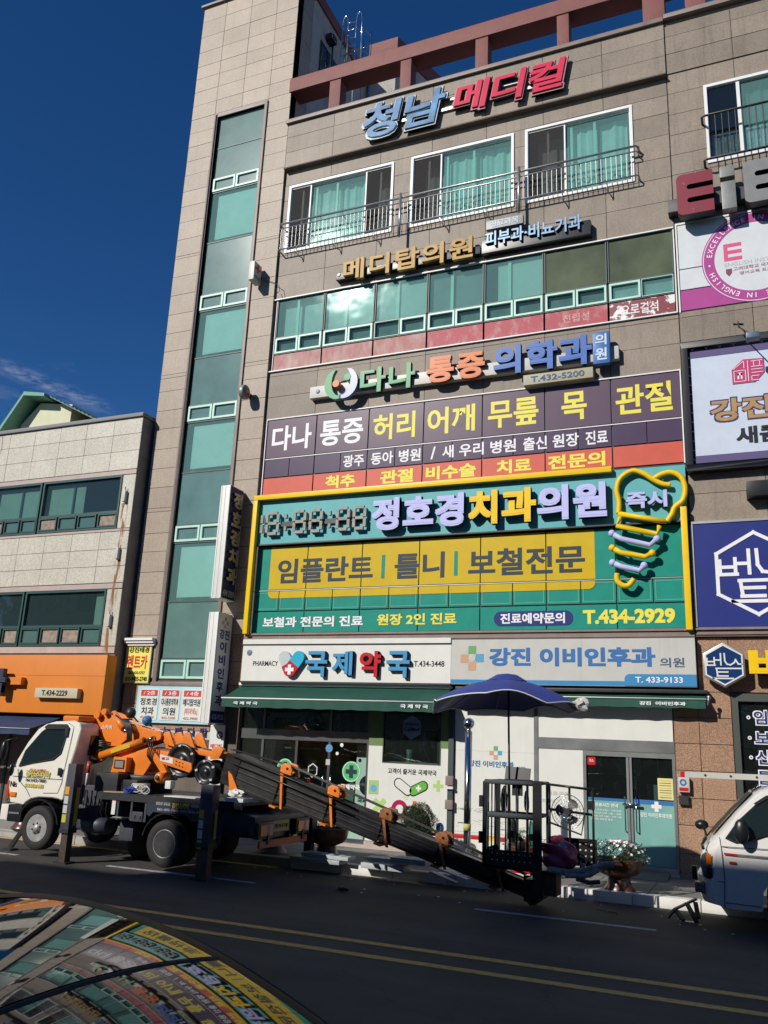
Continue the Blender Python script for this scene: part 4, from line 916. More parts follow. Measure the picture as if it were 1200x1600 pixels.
MB().prism(rrect(-4.98,-3.34,4.70,5.00,.14), yq-.004, yq).build('print_pill', NAVY, dp)
text(dp, '진료예약문의', -4.84, -3.50, 4.74, 4.96, WTXT, y=yq-.005, bold=.035)
text(dp, 'T.434-2929', -3.14, -1.38, 4.71, 5.00, YTXT, y=yq, bold=.05)

ds = thing('dental_letter_sign', 'teal board sign with lavender and yellow box letters inside a yellow tube frame', 'sign', (-6,17.1,4.6))
MB().box(-10.83,-1.06,17.27,YF-.002,6.70,7.86).build('board', TEALB, ds)
MB().box(-10.86,-1.06,17.24,YF-.002,6.685,6.715).build('edge_trim', DKM, ds)
MB().box(-10.93,-2.47,17.12,17.24,7.79,7.91).build('tube_frame', YELT, ds, bevel=.02); MB().box(-10.94,-10.82,17.12,17.24,4.57,7.785).build('tube_frame', YELT, ds, bevel=.02); MB().box(-1.18,-1.06,17.12,17.24,4.55,6.96).build('tube_frame', YELT, ds, bevel=.02)
for x0 in (-10.5,-7.5,-4.6): MB().box(x0,x0+.06,17.24,YF,7.81,7.87).build('bracket', DKM, ds)
LS = mk('letter_side_navy', (0.015,0.05,0.07), .5)
letters(ds, '정호경치과의원', -7.76, -2.57, 6.83, 7.58, [LAV]*3+[YELT]*2+[LAV]*2, 17.20, .13, .050, side=LS, gap=.03)
# the clock: seven segment digits of small lamps, all unlit
SEG = mk('segment_grey', (0.30,0.30,0.26), .6, 0, var=.25, vscale=12)
ck = thing('digital_clock', 'row of dark seven segment clock digits at the left end of the teal board', 'clock', (-9.4,17.1,6.9))
def digit(x0, z0, w_, h, half=False):
    b = MB(); t = .07; zm = z0+h/2
    sg_ = [((x0+w_,z0+.03),(x0+w_,zm-.02)),((x0+w_,zm+.02),(x0+w_,z0+h-.03))]
    if not half: sg_ += [((x0,z0+.03),(x0,zm-.02)),((x0,zm+.02),(x0,z0+h-.03)),((x0+.03,z0),(x0+w_-.03,z0)),((x0+.03,zm),(x0+w_-.03,zm)),((x0+.03,z0+h),(x0+w_-.03,z0+h))]
    for a, c in sg_: b.obox((a[0],17.17,a[1]),(c[0],17.17,c[1]),.06,.07,up=(0,0,1) if a[1]==c[1] else (1,0,0))
    return b.build('digit', SEG, ck)
digit(-11.08,7.00,.30,.50,True); digit(-10.64,7.0,.30,.50); digit(-9.90,7.0,.28,.50); digit(-9.47,7.0,.28,.50); digit(-8.77,7.0,.28,.50); digit(-8.35,7.0,.27,.50)
for x in (-10.13,-8.97):
    for z in (7.10,7.40): MB().box(x-.03,x+.03,17.13,17.20,z-.05,z+.05).build('colon_dot', SEG, ck)
MB().box(-10.3,-8.2,17.21,17.27,7.17,7.29).build('mount', DKM, ck)
# tooth and implant outline in bent tube
th_ = thing('tooth_implant_sign', 'yellow tube outline of a tooth over a lavender and yellow implant screw', 'sign', (-1.9,17.0,5.4))
def ztube(pts, mat, r=.055, name='tube', y=17.16, closed=False):
    P = []
    for i in range(len(pts)-1 if not closed else len(pts)):
        a, b = pts[i], pts[(i+1) % len(pts)]
        P.append(a)
    if not closed: P.append(pts[-1])
    return MB().tube([(x,y,z) for x,z in P], r, 8, closed=closed).build(name, mat, th_)
def cr(pts, n=6):
    P = []
    for i in range(len(pts)-1):
        p0 = pts[max(i-1,0)]; p1 = pts[i]; p2 = pts[i+1]; p3 = pts[min(i+2,len(pts)-1)]
        for k in range(n):
            t = k/n; P.append(tuple(.5*((2*p1[j])+(-p0[j]+p2[j])*t+(2*p0[j]-5*p1[j]+4*p2[j]-p3[j])*t*t+(-p0[j]+3*p1[j]-3*p2[j]+p3[j])*t**3) for j in (0,1)))
    return P+[pts[-1]]
ztube(cr([(-2.38,6.96),(-2.36,7.20),(-2.40,7.46),(-2.32,7.70),(-2.08,7.84),(-1.86,7.76),(-1.68,7.62),(-1.52,7.52),(-1.36,7.48)])+[], YELT)
ztube(cr([(-1.70,7.62),(-1.52,7.72),(-1.32,7.74),(-1.15,7.62),(-1.09,7.40),(-1.14,7.16),(-1.30,7.02),(-1.36,6.88),(-1.46,6.74)]), YELT)
ztube([(-1.46,6.74),(-1.9,6.84),(-2.38,6.96)], YELT)
ztube([(-2.34,6.88),(-2.42,6.72),(-1.66,6.49),(-1.60,6.66)], YELT, .055)
for i, (a, b, c_, d_, mt) in enumerate((((-2.52,6.56),(-2.34,6.44),(-1.80,6.28),(-1.66,6.40),LAV),((-2.52,6.26),(-2.36,6.16),(-1.90,6.05),(-1.76,6.12),YELT),((-2.52,5.96),(-2.36,5.88),(-2.02,5.78),(-1.92,5.88),LAV))):
    ztube([a, b, c_, d_], mt, .055); 
    for p in (a, d_): MB().ball((p[0],17.16,p[1]),.075,n=8,k=6).build('tube_end', mt, th_)
ztube(cr([(-2.44,5.74),(-2.44,5.60),(-2.34,5.50),(-2.22,5.50),(-2.12,5.62)]), YELT, .055)
for x, z in ((-2.3,7.3),(-1.5,7.6),(-2.0,6.6),(-2.2,6.1),(-2.1,5.85)): MB().cyl((x,17.16,z),(x,YF,z),.02,n=6).build('mount', DKM, th_)
letters(th_, '즉시', -2.22, -1.43, 7.03, 7.38, LAV, 17.20, .10, .04, side=LS)

# street level sign boards
sp_ = thing('pharmacy_signboard', 'white pharmacy sign board with a capsule heart and blue and red letters', 'sign', (-8.3,17.2,3.4))
MB().box(-10.90,-5.84,17.16,YF,3.50,4.30).box(-10.90,-5.84,17.13,YF,4.33,4.44).build('board', LWHT, sp_)
MB().box(-10.92,-5.83,17.15,YF,4.302,4.328).box(-10.92,-5.83,17.12,YF,3.46,3.498).build('trim', DKM, sp_)
BF = flat('letter_brush_blue', (0.07,0.30,0.55), .35)
letters(sp_, '국', -9.20, -8.66, 3.60, 4.16, BF, 17.15, .09, .032, side=LS); letters(sp_, '제', -8.54, -8.05, 3.64, 4.16, BF, 17.15, .09, .032, side=LS)
letters(sp_, '약', -7.88, -7.38, 3.61, 4.16, REDL, 17.15, .09, .032, side=mk('side_red', (0.12,0.01,0.01), .5)); letters(sp_, '국', -7.25, -6.72, 3.60, 4.16, BF, 17.15, .09, .032, side=LS)
text(sp_, 'PHARMACY', -10.60, -9.95, 3.84, 3.95, KTXT, y=17.158, bold=.012); text(sp_, 'T.434-3448', -6.66, -5.98, 3.84, 3.96, KTXT, y=17.158, bold=.012)
def capsule2(parent, p0, p1, r, y, d, mat0, mat1):
    P0 = Vector(p0); P1 = Vector(p1); ax = (P1-P0).normalized(); nr = Vector((-ax.y, ax.x)); M = (P0+P1)/2
    for A, sgn, mt in ((P0,-1,mat0),(P1,1,mat1)):
        pts = [tuple(M-nr*r), tuple(M+nr*r)] if sgn < 0 else [tuple(M+nr*r), tuple(M-nr*r)]
        arc_ = []
        for k in range(9):
            t = radians(-90+k*22.5); v = A+(ax*sgn)*cos(t)*r+nr*sin(t)*r*(1 if sgn > 0 else -1); arc_.append(tuple(v))
        poly = pts+arc_ if sgn > 0 else pts+arc_
        MB().prism(poly, y-d, y).build('capsule_half', mt, parent)
capsule2(sp_, (-9.60,3.74), (-9.75,4.02), .145, 17.14, .07, flat('capsule_red', (0.50,0.03,0.05), .3), flat('capsule_grey', (0.52,0.58,0.60), .3))
capsule2(sp_, (-9.58,3.74), (-9.38,4.02), .145, 17.12, .07, MAT['capsule_red'], flat('capsule_blue', (0.04,0.42,0.62), .3))
MB().box(-9.62,-9.54,17.035,17.045,3.64,3.86).build('cross', WTXT, sp_); MB().box(-9.69,-9.47,17.0352,17.046,3.71,3.79).build('cross', WTXT, sp_)
MB().ball((-10.72,17.155,4.14),.07,(1,.1,1)).build('round_badge', mk('badge_slate', (0.12,0.18,0.30), .5, var=.6, vscale=30), sp_)
se = thing('ent_signboard', 'grey white clinic sign board with a blue bottom stripe and phone number', 'sign', (-3.4,17.2,3.4))
MB().box(-5.835,-1.04,17.16,YF,3.49,4.40).build('board', LGRY, se)
STB = flat('stripe_blue', (0.05,0.25,0.50), .4)
MB().box(-5.835,-1.04,17.155,17.16,3.50,3.585).build('stripe', STB, se)
MB().prism(rrect(-2.34,-1.04,3.50,3.72,.10,'tl'), 17.149, 17.154).build('stripe', STB, se)
text(se, '강진 이비인후과', -5.02, -1.76, 3.86, 4.23, BLU, y=17.158, bold=.045); text(se, '의원', -1.68, -1.24, 3.85, 4.03, MAT['print_slate'], y=17.158, bold=.02)
text(se, 'T. 433-9133', -2.14, -1.28, 3.56, 3.67, WTXT, y=17.147, bold=.02)
def plusmark(parent, cx, cz, s, y, right=(1,0), org=None):
    for dx, dz, mt in ((0,.33,'plus_green'),(-.33,-.02,'plus_peach'),(.33,0,'plus_blue'),(0,-.33,'plus_peach')):
        mt_ = {'plus_green': flat('plus_green', (0.16,0.40,0.16), .4), 'plus_peach': flat('plus_peach', (0.60,0.36,0.22), .4), 'plus_blue': flat('plus_blue', (0.10,0.36,0.55), .4)}[mt]
        x0, z0 = cx+dx*s, cz+dz*s; h = .165*s
        if right == (1,0): MB().box(x0-h,x0+h,y-.003,y,z0-h,z0+h).build('plus_square', mt_, parent)
        else: MB().box(org[0],org[0]+.003,x0-h,x0+h,z0-h,z0+h).build('plus_square', mt_, parent)
plusmark(se, -5.38, 4.02, .50, 17.158)
MB().ball((-5.38,17.156,4.02),.085,(1,.02,1)).build('plus_centre', LGRY, se)

# blade signs on the stair tower
def blade_sign(name, label, z0, z1, side_mat):
    t = thing(name, label, 'sign', (-11.45,16.95,z0))
    MB().box(-11.58,-11.31,16.66,17.24,z0,z1).build('box', LWHT, t, bevel=.008)
    MB().box(-11.309,-11.305,16.68,17.22,z0+.02,z1-.02).build('side_panel', side_mat, t)
    MB().box(-11.575,-11.545,16.652,16.66,z0+.01,z1-.01).box(-11.46,-11.445,16.652,16.66,z0+.01,z1-.01).box(-11.345,-11.315,16.652,16.66,z0+.01,z1-.01).build('front_rib', WHT, t)
    for z in (z0+.3, z1-.35): MB().box(-11.48,-11.38,17.24,YT+.03,z,z+.12).build('bracket', DKM, t)
    return t
b1 = blade_sign('dental_blade_sign', 'upper tall blade sign with raised letters on its navy side', 5.34, 8.08, flat('blade_navy', (0.015,0.025,0.11), .4))
LBG = mk('letter_bronze', (0.35,0.36,0.30), .35, .5)
for k, ch in enumerate('정호경치과'):
    letters(b1, ch, 16.76, 17.14, 7.55-k*.46, 7.94-k*.46, LBG, 0, .05, .05, right=(0,1), org=(-11.305,0,0))
text(b1, '434 2929', 16.72, 17.18, 5.42, 5.56, flat('print_dim_white', (0.5,0.5,0.5), .5), org=(-11.303,0,0), right=(0,1), bold=.01)
b2 = blade_sign('clinic_blade_sign', 'lower tall white blade sign with dark blue letters and navy foot', 2.52, 5.02, LWHT)
for k, ch in enumerate('강진'): text(b2, ch, 16.75+k*.21, 16.94+k*.21, 4.42, 4.64, NAVY, org=(-11.303,0,0), right=(0,1), bold=.03)
for k, ch in enumerate('이비인후과'): text(b2, ch, 16.80, 17.06, 4.12-k*.30, 4.36-k*.30, NAVY, org=(-11.303,0,0), right=(0,1), bold=.03)
text(b2, '의원', 17.08, 17.18, 2.92, 2.98, NAVY, org=(-11.303,0,0), right=(0,1), bold=.02)
MB().box(-11.304,-11.300,16.68,17.22,2.54,2.80).build('foot_panel', NAVY, b2)
text(b2, '433-9133', 16.72, 17.18, 2.61, 2.73, MAT['print_dim_white'], org=(-11.299,0,0), right=(0,1), bold=.01)
plusmark(b2, 16.95, 4.80, .26, 0, right=(0,1), org=(-11.304,0))
cs = thing('red_cross_sign', 'small grey box sign with a red cross high on the tower', 'sign', (-11.4,17,13.7))
MB().box(-11.50,-11.34,16.84,17.20,13.72,14.25).build('box', LGRY, cs, bevel=.01)
MB().box(-11.339,-11.332,16.99,17.05,13.96,14.20).box(-11.3385,-11.3315,16.90,17.14,14.05,14.11).build('cross', REDL, cs)
text(cs, '메디탑', 16.90, 17.14, 13.78, 13.88, flat('print_dim_green', (0.2,0.25,0.2), .5), org=(-11.338,0,0), right=(0,1), bold=.02)
MB().box(-11.46,-11.38,17.2,YT+.03,13.9,14.05).build('bracket', DKM, cs)
rs = thing('round_blade_sign', 'small round grey blade sign between the two middle floors of the tower', 'sign', (-11.4,17,10.4))
MB().lathe([(0.0,-.07),(.17,-.07),(.185,-.05),(.185,.05),(.17,.07),(0.0,.07)], (-11.40,16.99,10.62), 'x', 28).build('drum', mk('drum_grey', (0.28,0.30,0.30), .45, .3), rs)
MB().lathe([(0.0,.071),(.145,.071),(.145,.074),(0,.074)], (-11.40,16.99,10.62), 'x', 28).build('face', mk('face_dim', (0.25,0.25,0.25), .5), rs)
text(rs, '병원', 16.89, 17.09, 10.52, 10.62, REDL, org=(-11.324,0,0), right=(0,1), bold=.03); text(rs, '다나', 16.90, 17.08, 10.65, 10.74, GRNL, org=(-11.324,0,0), right=(0,1), bold=.02)
MB().box(-11.44,-11.36,17.16,YT+.03,10.57,10.67).build('bracket', DKM, rs)

# tower foot: small ledge, rental poster, directory board, lower signs
lg = MB(); lg.box(-14.36,-13.47,17.10,YT,4.44,4.50).box(-14.33,-13.47,17.14,YT,4.38,4.44).box(-14.30,-13.47,17.19,YT,4.32,4.38); lg.build('ledge', WHT, mb_)
yp = thing('rental_car_poster', 'yellow poster with red heading on the tower stone beside the glass strip', 'poster', (-14,17.25,3.4))
MB().box(-14.30,-13.55,17.235,17.25,3.42,4.34).build('sheet', flat('poster_yellow', (0.85,0.76,0.14), .5), yp)
ring(MB(), -14.31, -13.54, 3.41, 4.35, 17.225, 17.26, .022).build('rim', ALU, yp)
for s_, a, b, z0, z1, mt, bo_ in (('강진태경',-14.22,-13.62,4.15,4.29,KTXT,.03),('렌트카',-14.24,-13.64,3.75,4.09,flat('print_red', (0.62,0.02,0.04), .4),.024),('(061)433-5757',-14.18,-13.68,3.61,3.70,KTXT,.02),('010-9435-2740',-14.25,-13.60,3.46,3.57,KTXT,.03)):
    text(yp, s_, a, b, z0, z1, mt, y=17.233, bold=bo_)
dr = thing('floor_directory', 'pale blue floor directory board with white cards for floors two to four', 'directory board', (-12.9,17.2,2.5))
MB().box(-13.80,-11.70,17.20,YT-.005,2.50,3.35).build('board', flat('board_pale_blue', (0.42,0.68,0.75), .5), dr)
for x0, fl_n, l1, l2, tel in ((-13.72,'2층','정호경','치과','434-2929'),(-13.10,'3층','다나통증의학과','의원','432-5200'),(-12.48,'4층','메디탑의원','(피부과 비뇨)','432-9900')):
    c_ = MB().prism(rrect(x0,x0+.56,2.56,3.28,.04), 17.19, 17.20).build('card', LWHT, dr)
    MB().box(x0+.04,x0+.52,17.184,17.19,3.12,3.26).build('tab', flat('tab_red', (0.60,0.07,0.06), .4), c_)
    text(c_, '/ '+fl_n, x0+.12, x0+.46, 3.14, 3.24, WTXT, y=17.182, bold=.01)
    text(c_, l1, x0+.04, x0+.52, 2.90, 3.07, DTXT, y=17.188, bold=.02); text(c_, l2, x0+.10, x0+.46, 2.68, 2.86, DTXT if fl_n != '4층' else flat('print_rose', (0.65,0.25,0.25), .4), y=17.188, bold=.02)
    text(c_, tel, x0+.08, x0+.48, 2.59, 2.65, flat('print_brownred', (0.45,0.12,0.10), .4), y=17.188, bold=.01)
ls = thing('travel_shop_sign', 'shaded white shop sign with spaced dark letters under the floor directory', 'sign', (-12.6,17.3,2.2))
MB().box(-13.75,-11.66,17.30,17.42,2.16,2.46).build('board', LGRY, ls); letters(ls, '농메디칼', -13.0, -11.75, 2.22, 2.42, NAVY, 17.28, .012, .03, gap=.5)
gh = MB(); gh.box(-13.9,-11.66,17.40,17.45,.2,2.14); gh.build('shopfront_pane', GDARK, mb_)
MB().box(-13.9,-11.66,17.7,17.75,.2,2.3).build('back_panel', mk('dim_shop', (0.06,0.06,0.055), .8, var=.5, vscale=2), mb_)
for x in (-13.9,-12.9,-12.0): MB().box(x,x+.06,17.36,17.42,.2,2.14).build('post', ALU, mb_)
MB().box(-13.9,-11.66,17.34,17.42,1.86,1.98).build('transom', LGRY, mb_)
wb = thing('white_banner_sign', 'small white upright sign with a ring logo beside the pharmacy front', 'sign', (-11.4,17.2,.2))
MB().box(-11.62,-11.24,17.20,17.24,.4,2.50).build('board', LWHT, wb)
annulus(wb, -11.36, 2.28, .05, .085, 17.198, DTXT, 'logo', 20); MB().obox((-11.42,17.197,2.22),(-11.30,17.197,2.34),.003,.02,up=(0,1,0)).obox((-11.42,17.1965,2.34),(-11.30,17.1965,2.22),.003,.02,up=(0,1,0)).build('logo', DTXT, wb)
text(wb, '메디컬', -11.58, -11.28, 1.98, 2.08, MAT['print_red'], y=17.198, bold=.02)

# ================================================================== STREET LEVEL FRONTS
# pharmacy front glazing
wfp = MB()
for x in (-11.27,-10.34,-8.66,-7.74): wfp.box(x-.03,x+.03,YF+.05,YF+.14,.2,3.4)
wfp.box(-11.3,-7.72,YF+.04,YF+.15,2.24,2.46); wfp.box(-11.3,-7.72,YF+.04,YF+.15,.2,.30); wfp.box(-9.50,-9.44,YF+.05,YF+.14,.3,2.24)
pf = wfp.build('pharmacy_glass_front', mk('frame_steel', (0.16,0.17,0.17), .3, .7, var=.3, vscale=2), mb_)
for a, b, z0, z1 in ((-11.24,-10.37,.3,2.24),(-10.31,-9.50,.3,2.24),(-9.44,-8.69,.3,2.24),(-8.63,-7.77,.3,2.24),(-11.24,-10.37,2.46,3.4),(-10.31,-8.69,2.46,3.4),(-8.63,-7.77,2.46,3.4)):
    MB().box(a,b,YF+.08,YF+.09,z0,z1).build('pane', GDARK if z0 > 2 else GCLR if a > -9.45 else GDARK, pf)
FRST = two_tone('frosted_film', (0.55,0.72,0.64), (0.45,0.62,0.55), 2, .3, .7, .5)
MB().box(-9.42,-7.78,YF+.10,YF+.105,.3,1.02).build('frost_film', FRST, pf)
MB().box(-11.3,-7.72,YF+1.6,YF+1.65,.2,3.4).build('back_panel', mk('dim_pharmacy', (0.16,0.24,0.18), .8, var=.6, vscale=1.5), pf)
sh = MB()
for z in (.7,1.15,1.6,2.05): sh.box(-11.2,-9.6,YF+1.1,YF+1.5,z,z+.03)
sh.build('shelf', LGRY, pf)
for k in range(46):
    x = random.uniform(-11.1,-9.7); z = random.choice((.73,1.18,1.63)); h = random.uniform(.08,.26)
    MB().box(x,x+random.uniform(.05,.12),YF+1.15,YF+1.3,z,z+h).build('goods_box', random.choice((WTXT,GRNL,BLU,REDL,LGRY,YELF)), pf)
MB().box(-8.2,-7.95,YF+.5,YF+.55,.3,2.2).build('inner_post', FRST, pf)
hd = MB()
for x in (-8.74,-8.56): hd.tube([(x,YF+.02,1.0),(x,YF-.03,1.05),(x,YF-.03,1.5),(x,YF+.02,1.55)], .014, 6)
hd.build('handle', STEEL, pf)
def green_cross(cx, cz, r):
    annulus(pf, cx, cz, 0, r, YF+.076, flat('cross_green', (0.10,0.50,0.18), .4), 'cross_disc', 36); annulus(pf, cx, cz, r*.88, r*.94, YF+.072, WTXT, 'cross_rim', 36)
    MB().box(cx-.045,cx+.045,YF+.068,YF+.072,cz-.13,cz+.13).build('cross', DTXT, pf); MB().box(cx-.13,cx+.13,YF+.0675,YF+.0715,cz-.045,cz+.045).build('cross', DTXT, pf)
green_cross(-9.74, 1.64, .20); green_cross(-8.12, 1.64, .215)
text(pf, '국제약국', -9.98, -9.50, 1.27, 1.37, WTXT, y=YF+.076, bold=.05); text(pf, '국제약국', -8.36, -7.90, 1.27, 1.38, WTXT, y=YF+.076, bold=.05)
H6 = [(-9.05+.12*cos(radians(90+60*k)), 1.62+.14*sin(radians(90+60*k))) for k in range(6)]
lines(pf, [(H6[k], H6[(k+1)%6]) for k in range(6)], YF+.074, .018, WTXT, 'hex_decal', .003)
for cx, cz, r, mt in ((-8.66,2.10,.085,flat('decal_blue', (0.12,0.30,0.55), .4)),(-8.36,2.18,.04,WTXT),(-8.46,2.0,.035,WTXT)): annulus(pf, cx, cz, 0, r, YF+.04, mt, 'round_decal', 20)
MB().box(-8.72,-8.62,YF+.035,YF+.04,1.75,1.87).build('sticker', LGRY, pf)
# pharmacy printed white wall and its window
pm = MB()
for r in sub_rects((-7.70,-5.92,.30,3.40), [(-7.36,-6.10,1.88,2.93)]): pm.box(r[0],r[1],YF-.005,YF+.03,r[2],r[3])
pwl = pm.build('printed_panel', LWHT, mb_)
gw = MB()
for a_, b_ in ((-7.70,-7.36),(-6.10,-5.92)): MB().box(a_,b_,YF-.009,YF-.005,2.20,3.40).build('green_print', flat('print_moss', (0.16,0.24,0.10), .5), pwl)
MB().box(-7.36,-6.10,YF+.02,YF+.03,1.88,2.93).build('pane', GDARK, pwl); MB().box(-7.36,-6.10,YF+.7,YF+.75,1.6,3.0).build('back_panel', DARK, pwl)
ring(MB(), -7.38, -6.08, 1.86, 2.95, YF-.012, YF+.04, .02).build('frame', MULL, pwl)
MB().box(-7.34,-6.2,YF+.15,YF+.45,1.86,1.89).build('counter', LWHT, pwl)
MB().lathe([(.05,0),(.07,.03),(.055,.14),(.08,.26),(.06,.26),(.04,.1)], (-6.88,YF+.28,1.89), n=14).build('vase', mk('vase_celadon', (0.35,0.48,0.42), .3), pwl)
MB().ball((-6.62,YF+.4,2.28),.03,n=8,k=6).build('bulb', LWHT, pwl)
H6 = [(-6.74+.225*cos(radians(90+60*k)), 2.60+.25*sin(radians(90+60*k))) for k in range(6)]
MB().prism(H6, YF+.010, YF+.016).build('hexagon_decal', flat('decal_pale_blue', (0.22,0.32,0.47), .4), pwl)
text(pwl, '메디바이오', -6.90, -6.58, 2.63, 2.69, NAVY, y=YF+.008, bold=.03); text(pwl, 'CellMed', -6.91, -6.57, 2.52, 2.60, NAVY, y=YF+.008, bold=.03)
yw = YF-.007
text(pwl, '고객이 즐거운 국제약국', -7.24, -6.16, 1.65, 1.76, KTXT, y=yw, bold=.02)
LGN = flat('print_lime', (0.42,0.62,0.20), .5)
capsule2(pwl, (-6.78,1.33), (-6.99,1.47), .105, yw-.001, .002, KTXT, KTXT); capsule2(pwl, (-6.78,1.335), (-6.985,1.47), .085, yw-.004, .002, LWHT, LWHT)
capsule2(pwl, (-6.66,1.33), (-6.44,1.44), .105, yw-.001, .002, KTXT, KTXT); capsule2(pwl, (-6.655,1.335), (-6.445,1.44), .085, yw-.004, .002, flat('print_green', (0.14,0.42,0.06), .5), MAT['print_green'])
def pr_plus(cx, cz, s, mt, rot=0, y=None):
    y = yw if y is None else y
    for k, a in enumerate((rot, rot+90)):
        c_, s_ = cos(radians(a)), sin(radians(a)); MB().obox((cx-c_*s, y-.001-.0005*k, cz-s_*s), (cx+c_*s, y-.001-.0005*k, cz+s_*s), .002 if True else 0, s*.62, up=(0,0,1) if abs(c_) > .5 else (1,0,0)).build('print_plus', mt, pwl)
pr_plus(-6.54,1.39,.06,WTXT,0,yw-.008); pr_plus(-6.12,1.46,.11,LGN); pr_plus(-7.40,1.0,.17,LGN,45)
annulus(pwl, -6.95, .96, .09, .18, yw, flat('print_crimson', (0.40,0.01,0.08), .4), 'print_ring', 36)
MB().box(-6.66,-6.58,yw-.002,yw,.78,1.14).box(-6.58,-6.44,yw-.002,yw,.94,1.02).build('print_stroke', flat('print_orange', (0.75,0.16,0.03), .4), pwl)
MB().prism([(-7.05,.55),(-6.9,.66),(-6.72,.62),(-6.72,.48),(-7.0,.46)], yw-.002, yw).build('print_stroke', BLU, pwl)
MB().prism([(-6.22,.58),(-6.08,.74),(-5.97,.62),(-6.08,.48)], yw-.002, yw).build('print_plus', LGN, pwl)
MB().box(-7.66,-7.44,yw-.003,yw,1.22,1.50).build('poster', flat('poster_green', (0.35,0.55,0.20), .5), pwl); annulus(pwl, -7.55, 1.34, 0, .07, yw-.004, SKYB, 'poster_dot', 18)
for k in range(7): MB().box(-6.86+.03*(k%4),-6.84+.03*(k%4),yw-.002,yw,1.24-.03*(k//2),1.26-.03*(k//2)).build('print_crumb', LGN, pwl)
# dark post with boxes between the two shops
po = MB().box(-5.90,-5.79,YF-.07,YF+.03,.2,3.42).build('shop_post', MULL, mb_)
for z in (1.58,1.12): MB().box(-5.93,-5.77,YF-.12,YF-.07,z-.09,z+.09).build('switch_box', TRIMB, po, bevel=.01)
MB().box(-5.93,-5.77,YF-.13,YF-.07,1.42,1.47).build('switch_box', LWHT, po)
# ENT clinic white wall
ew = MB()
for r in sub_rects((-5.78,-1.52,.28,3.36), [(-3.19,-1.52,.2,2.28)]): ew.box(r[0],r[1],YF-.004,YF+.03,r[2],r[3])
ewl = ew.build('clinic_wall_panel', LWHT, mb_)
MB().box(-4.12,-1.5,YF-.02,YF-.004,2.29,2.50).box(-4.14,-4.06,YF-.024,YF-.004,.28,3.3).build('metal_band', mk('band_zinc', (0.17,0.18,0.18), .5, .5, var=.25, vscale=2), ewl)
MB().box(-5.78,-4.14,YF-.0065,YF-.004,.62,.635).box(-5.78,-4.14,YF-.0065,YF-.004,2.18,2.186).build('seam', LGRY, ewl)
plusmark(ewl, -4.92, 2.16, .26, YF-.006)
text(ewl, '강진 이비인후과', -5.48, -4.55, 1.88, 2.00, BLU, y=YF-.006, bold=.03); text(ewl, '의원', -4.50, -4.32, 1.85, 1.92, KTXT, y=YF-.006, bold=.01)
text(ewl, '진료과목', -3.9, -3.45, 1.42, 1.50, LGRY, y=YF-.006, bold=.02); text(ewl, '코골이', -4.0, -3.75, 1.28, 1.35, LGRY, y=YF-.006, bold=.02)
brn = MB()
random.seed(3)
for k in range(60):
    z = random.choice((.72,.78,.85,1.02,1.06)); x = random.uniform(-5.75,-4.2); l_ = random.uniform(.03,.22); brn.obox((x,YF-.0055,z+random.uniform(-.02,.02)),(x+l_,YF-.0055,z+random.uniform(-.03,.03)),.002,random.uniform(.004,.012))
brn.build('branch_print', flat('print_sage', (0.30,0.36,0.30), .5), ewl, kind='stuff')
MB().box(-5.78,-4.14,YF-.008,YF-.005,.50,.58).build('colour_strip', REDL, ewl)
# ENT glass door
dr_ = MB(); dr_.box(-3.19,-3.13,YF-.02,YF+.1,.2,2.28); dr_.box(-1.555,-1.50,YF-.02,YF+.1,.2,2.28); dr_.box(-3.13,-1.555,YF-.02,YF+.1,2.19,2.28); dr_.box(-3.13,-1.555,YF-.02,YF+.1,.2,.30)
edr = dr_.build('clinic_door', mk('door_bronze', (0.24,0.25,0.24), .4, .5, var=.2), mb_)
MB().box(-2.385,-2.34,YF-.01,YF+.06,.3,2.19).box(-2.325,-2.285,YF-.01,YF+.06,.3,2.19).build('stile', ALU, edr)
MB().box(-3.13,-2.385,YF+.03,YF+.035,.3,2.19).build('pane', GDARK, edr); MB().box(-2.285,-1.555,YF+.03,YF+.035,.3,2.19).build('pane', GDARK, edr)
FR2 = mk('frosted_mint', (0.20,0.42,0.38), .25, var=.10, vscale=1.5)
MB().box(-3.13,-2.385,YF+.022,YF+.029,.3,1.42).build('frost_film', FR2, edr); MB().box(-2.285,-1.555,YF+.022,YF+.029,.3,1.36).build('frost_film', FR2, edr)
MB().box(-3.13,-2.385,YF+.020,YF+.029,1.38,1.43).box(-2.285,-1.555,YF+.020,YF+.029,1.36,1.44).build('blue_band', BLU, edr)
for x in (-2.42,-2.22): MB().tube([(x,YF+.02,.86),(x,YF-.06,.88),(x,YF-.06,1.48),(x,YF+.02,1.50)], .013, 6).build('handle', STEEL, edr)
MB().cyl((-2.46,YF-.06,1.34),(-2.14,YF-.06,1.34),.025,n=8).build('lock', STEEL, edr)
text(edr, '강진 이비인후과의원', -2.16, -1.60, 1.14, 1.22, WTXT, y=YF+.020, bold=.02); text(edr, '진료시간 안내', -2.98, -2.56, 1.27, 1.34, WTXT, y=YF+.020, bold=.03)
for k, s_ in enumerate(('평일 오전 9:00 ~ 오후 6:30','점심시간 오후 1:00 ~ 2:00','토요일 오전 9:00 ~ 오후 1:00','일요일·공휴일 휴진')):
    text(edr, s_, -3.06, -2.50 if k < 3 else -2.66, 1.195-k*.055, 1.23-k*.055, WTXT, y=YF+.020, bold=.01)
MB().box(-1.90,-1.83,YF+.016,YF+.020,1.24,1.42).build('cross', WTXT, edr); MB().box(-1.955,-1.775,YF+.0155,YF+.0195,1.30,1.365).build('cross', WTXT, edr)
MB().box(-3.11,-2.96,YF+.02,YF+.028,2.02,2.18).build('red_sticker', REDL, edr); text(edr, '가스', -3.08, -2.99, 2.07, 2.13, WTXT, y=YF+.019, bold=.03)
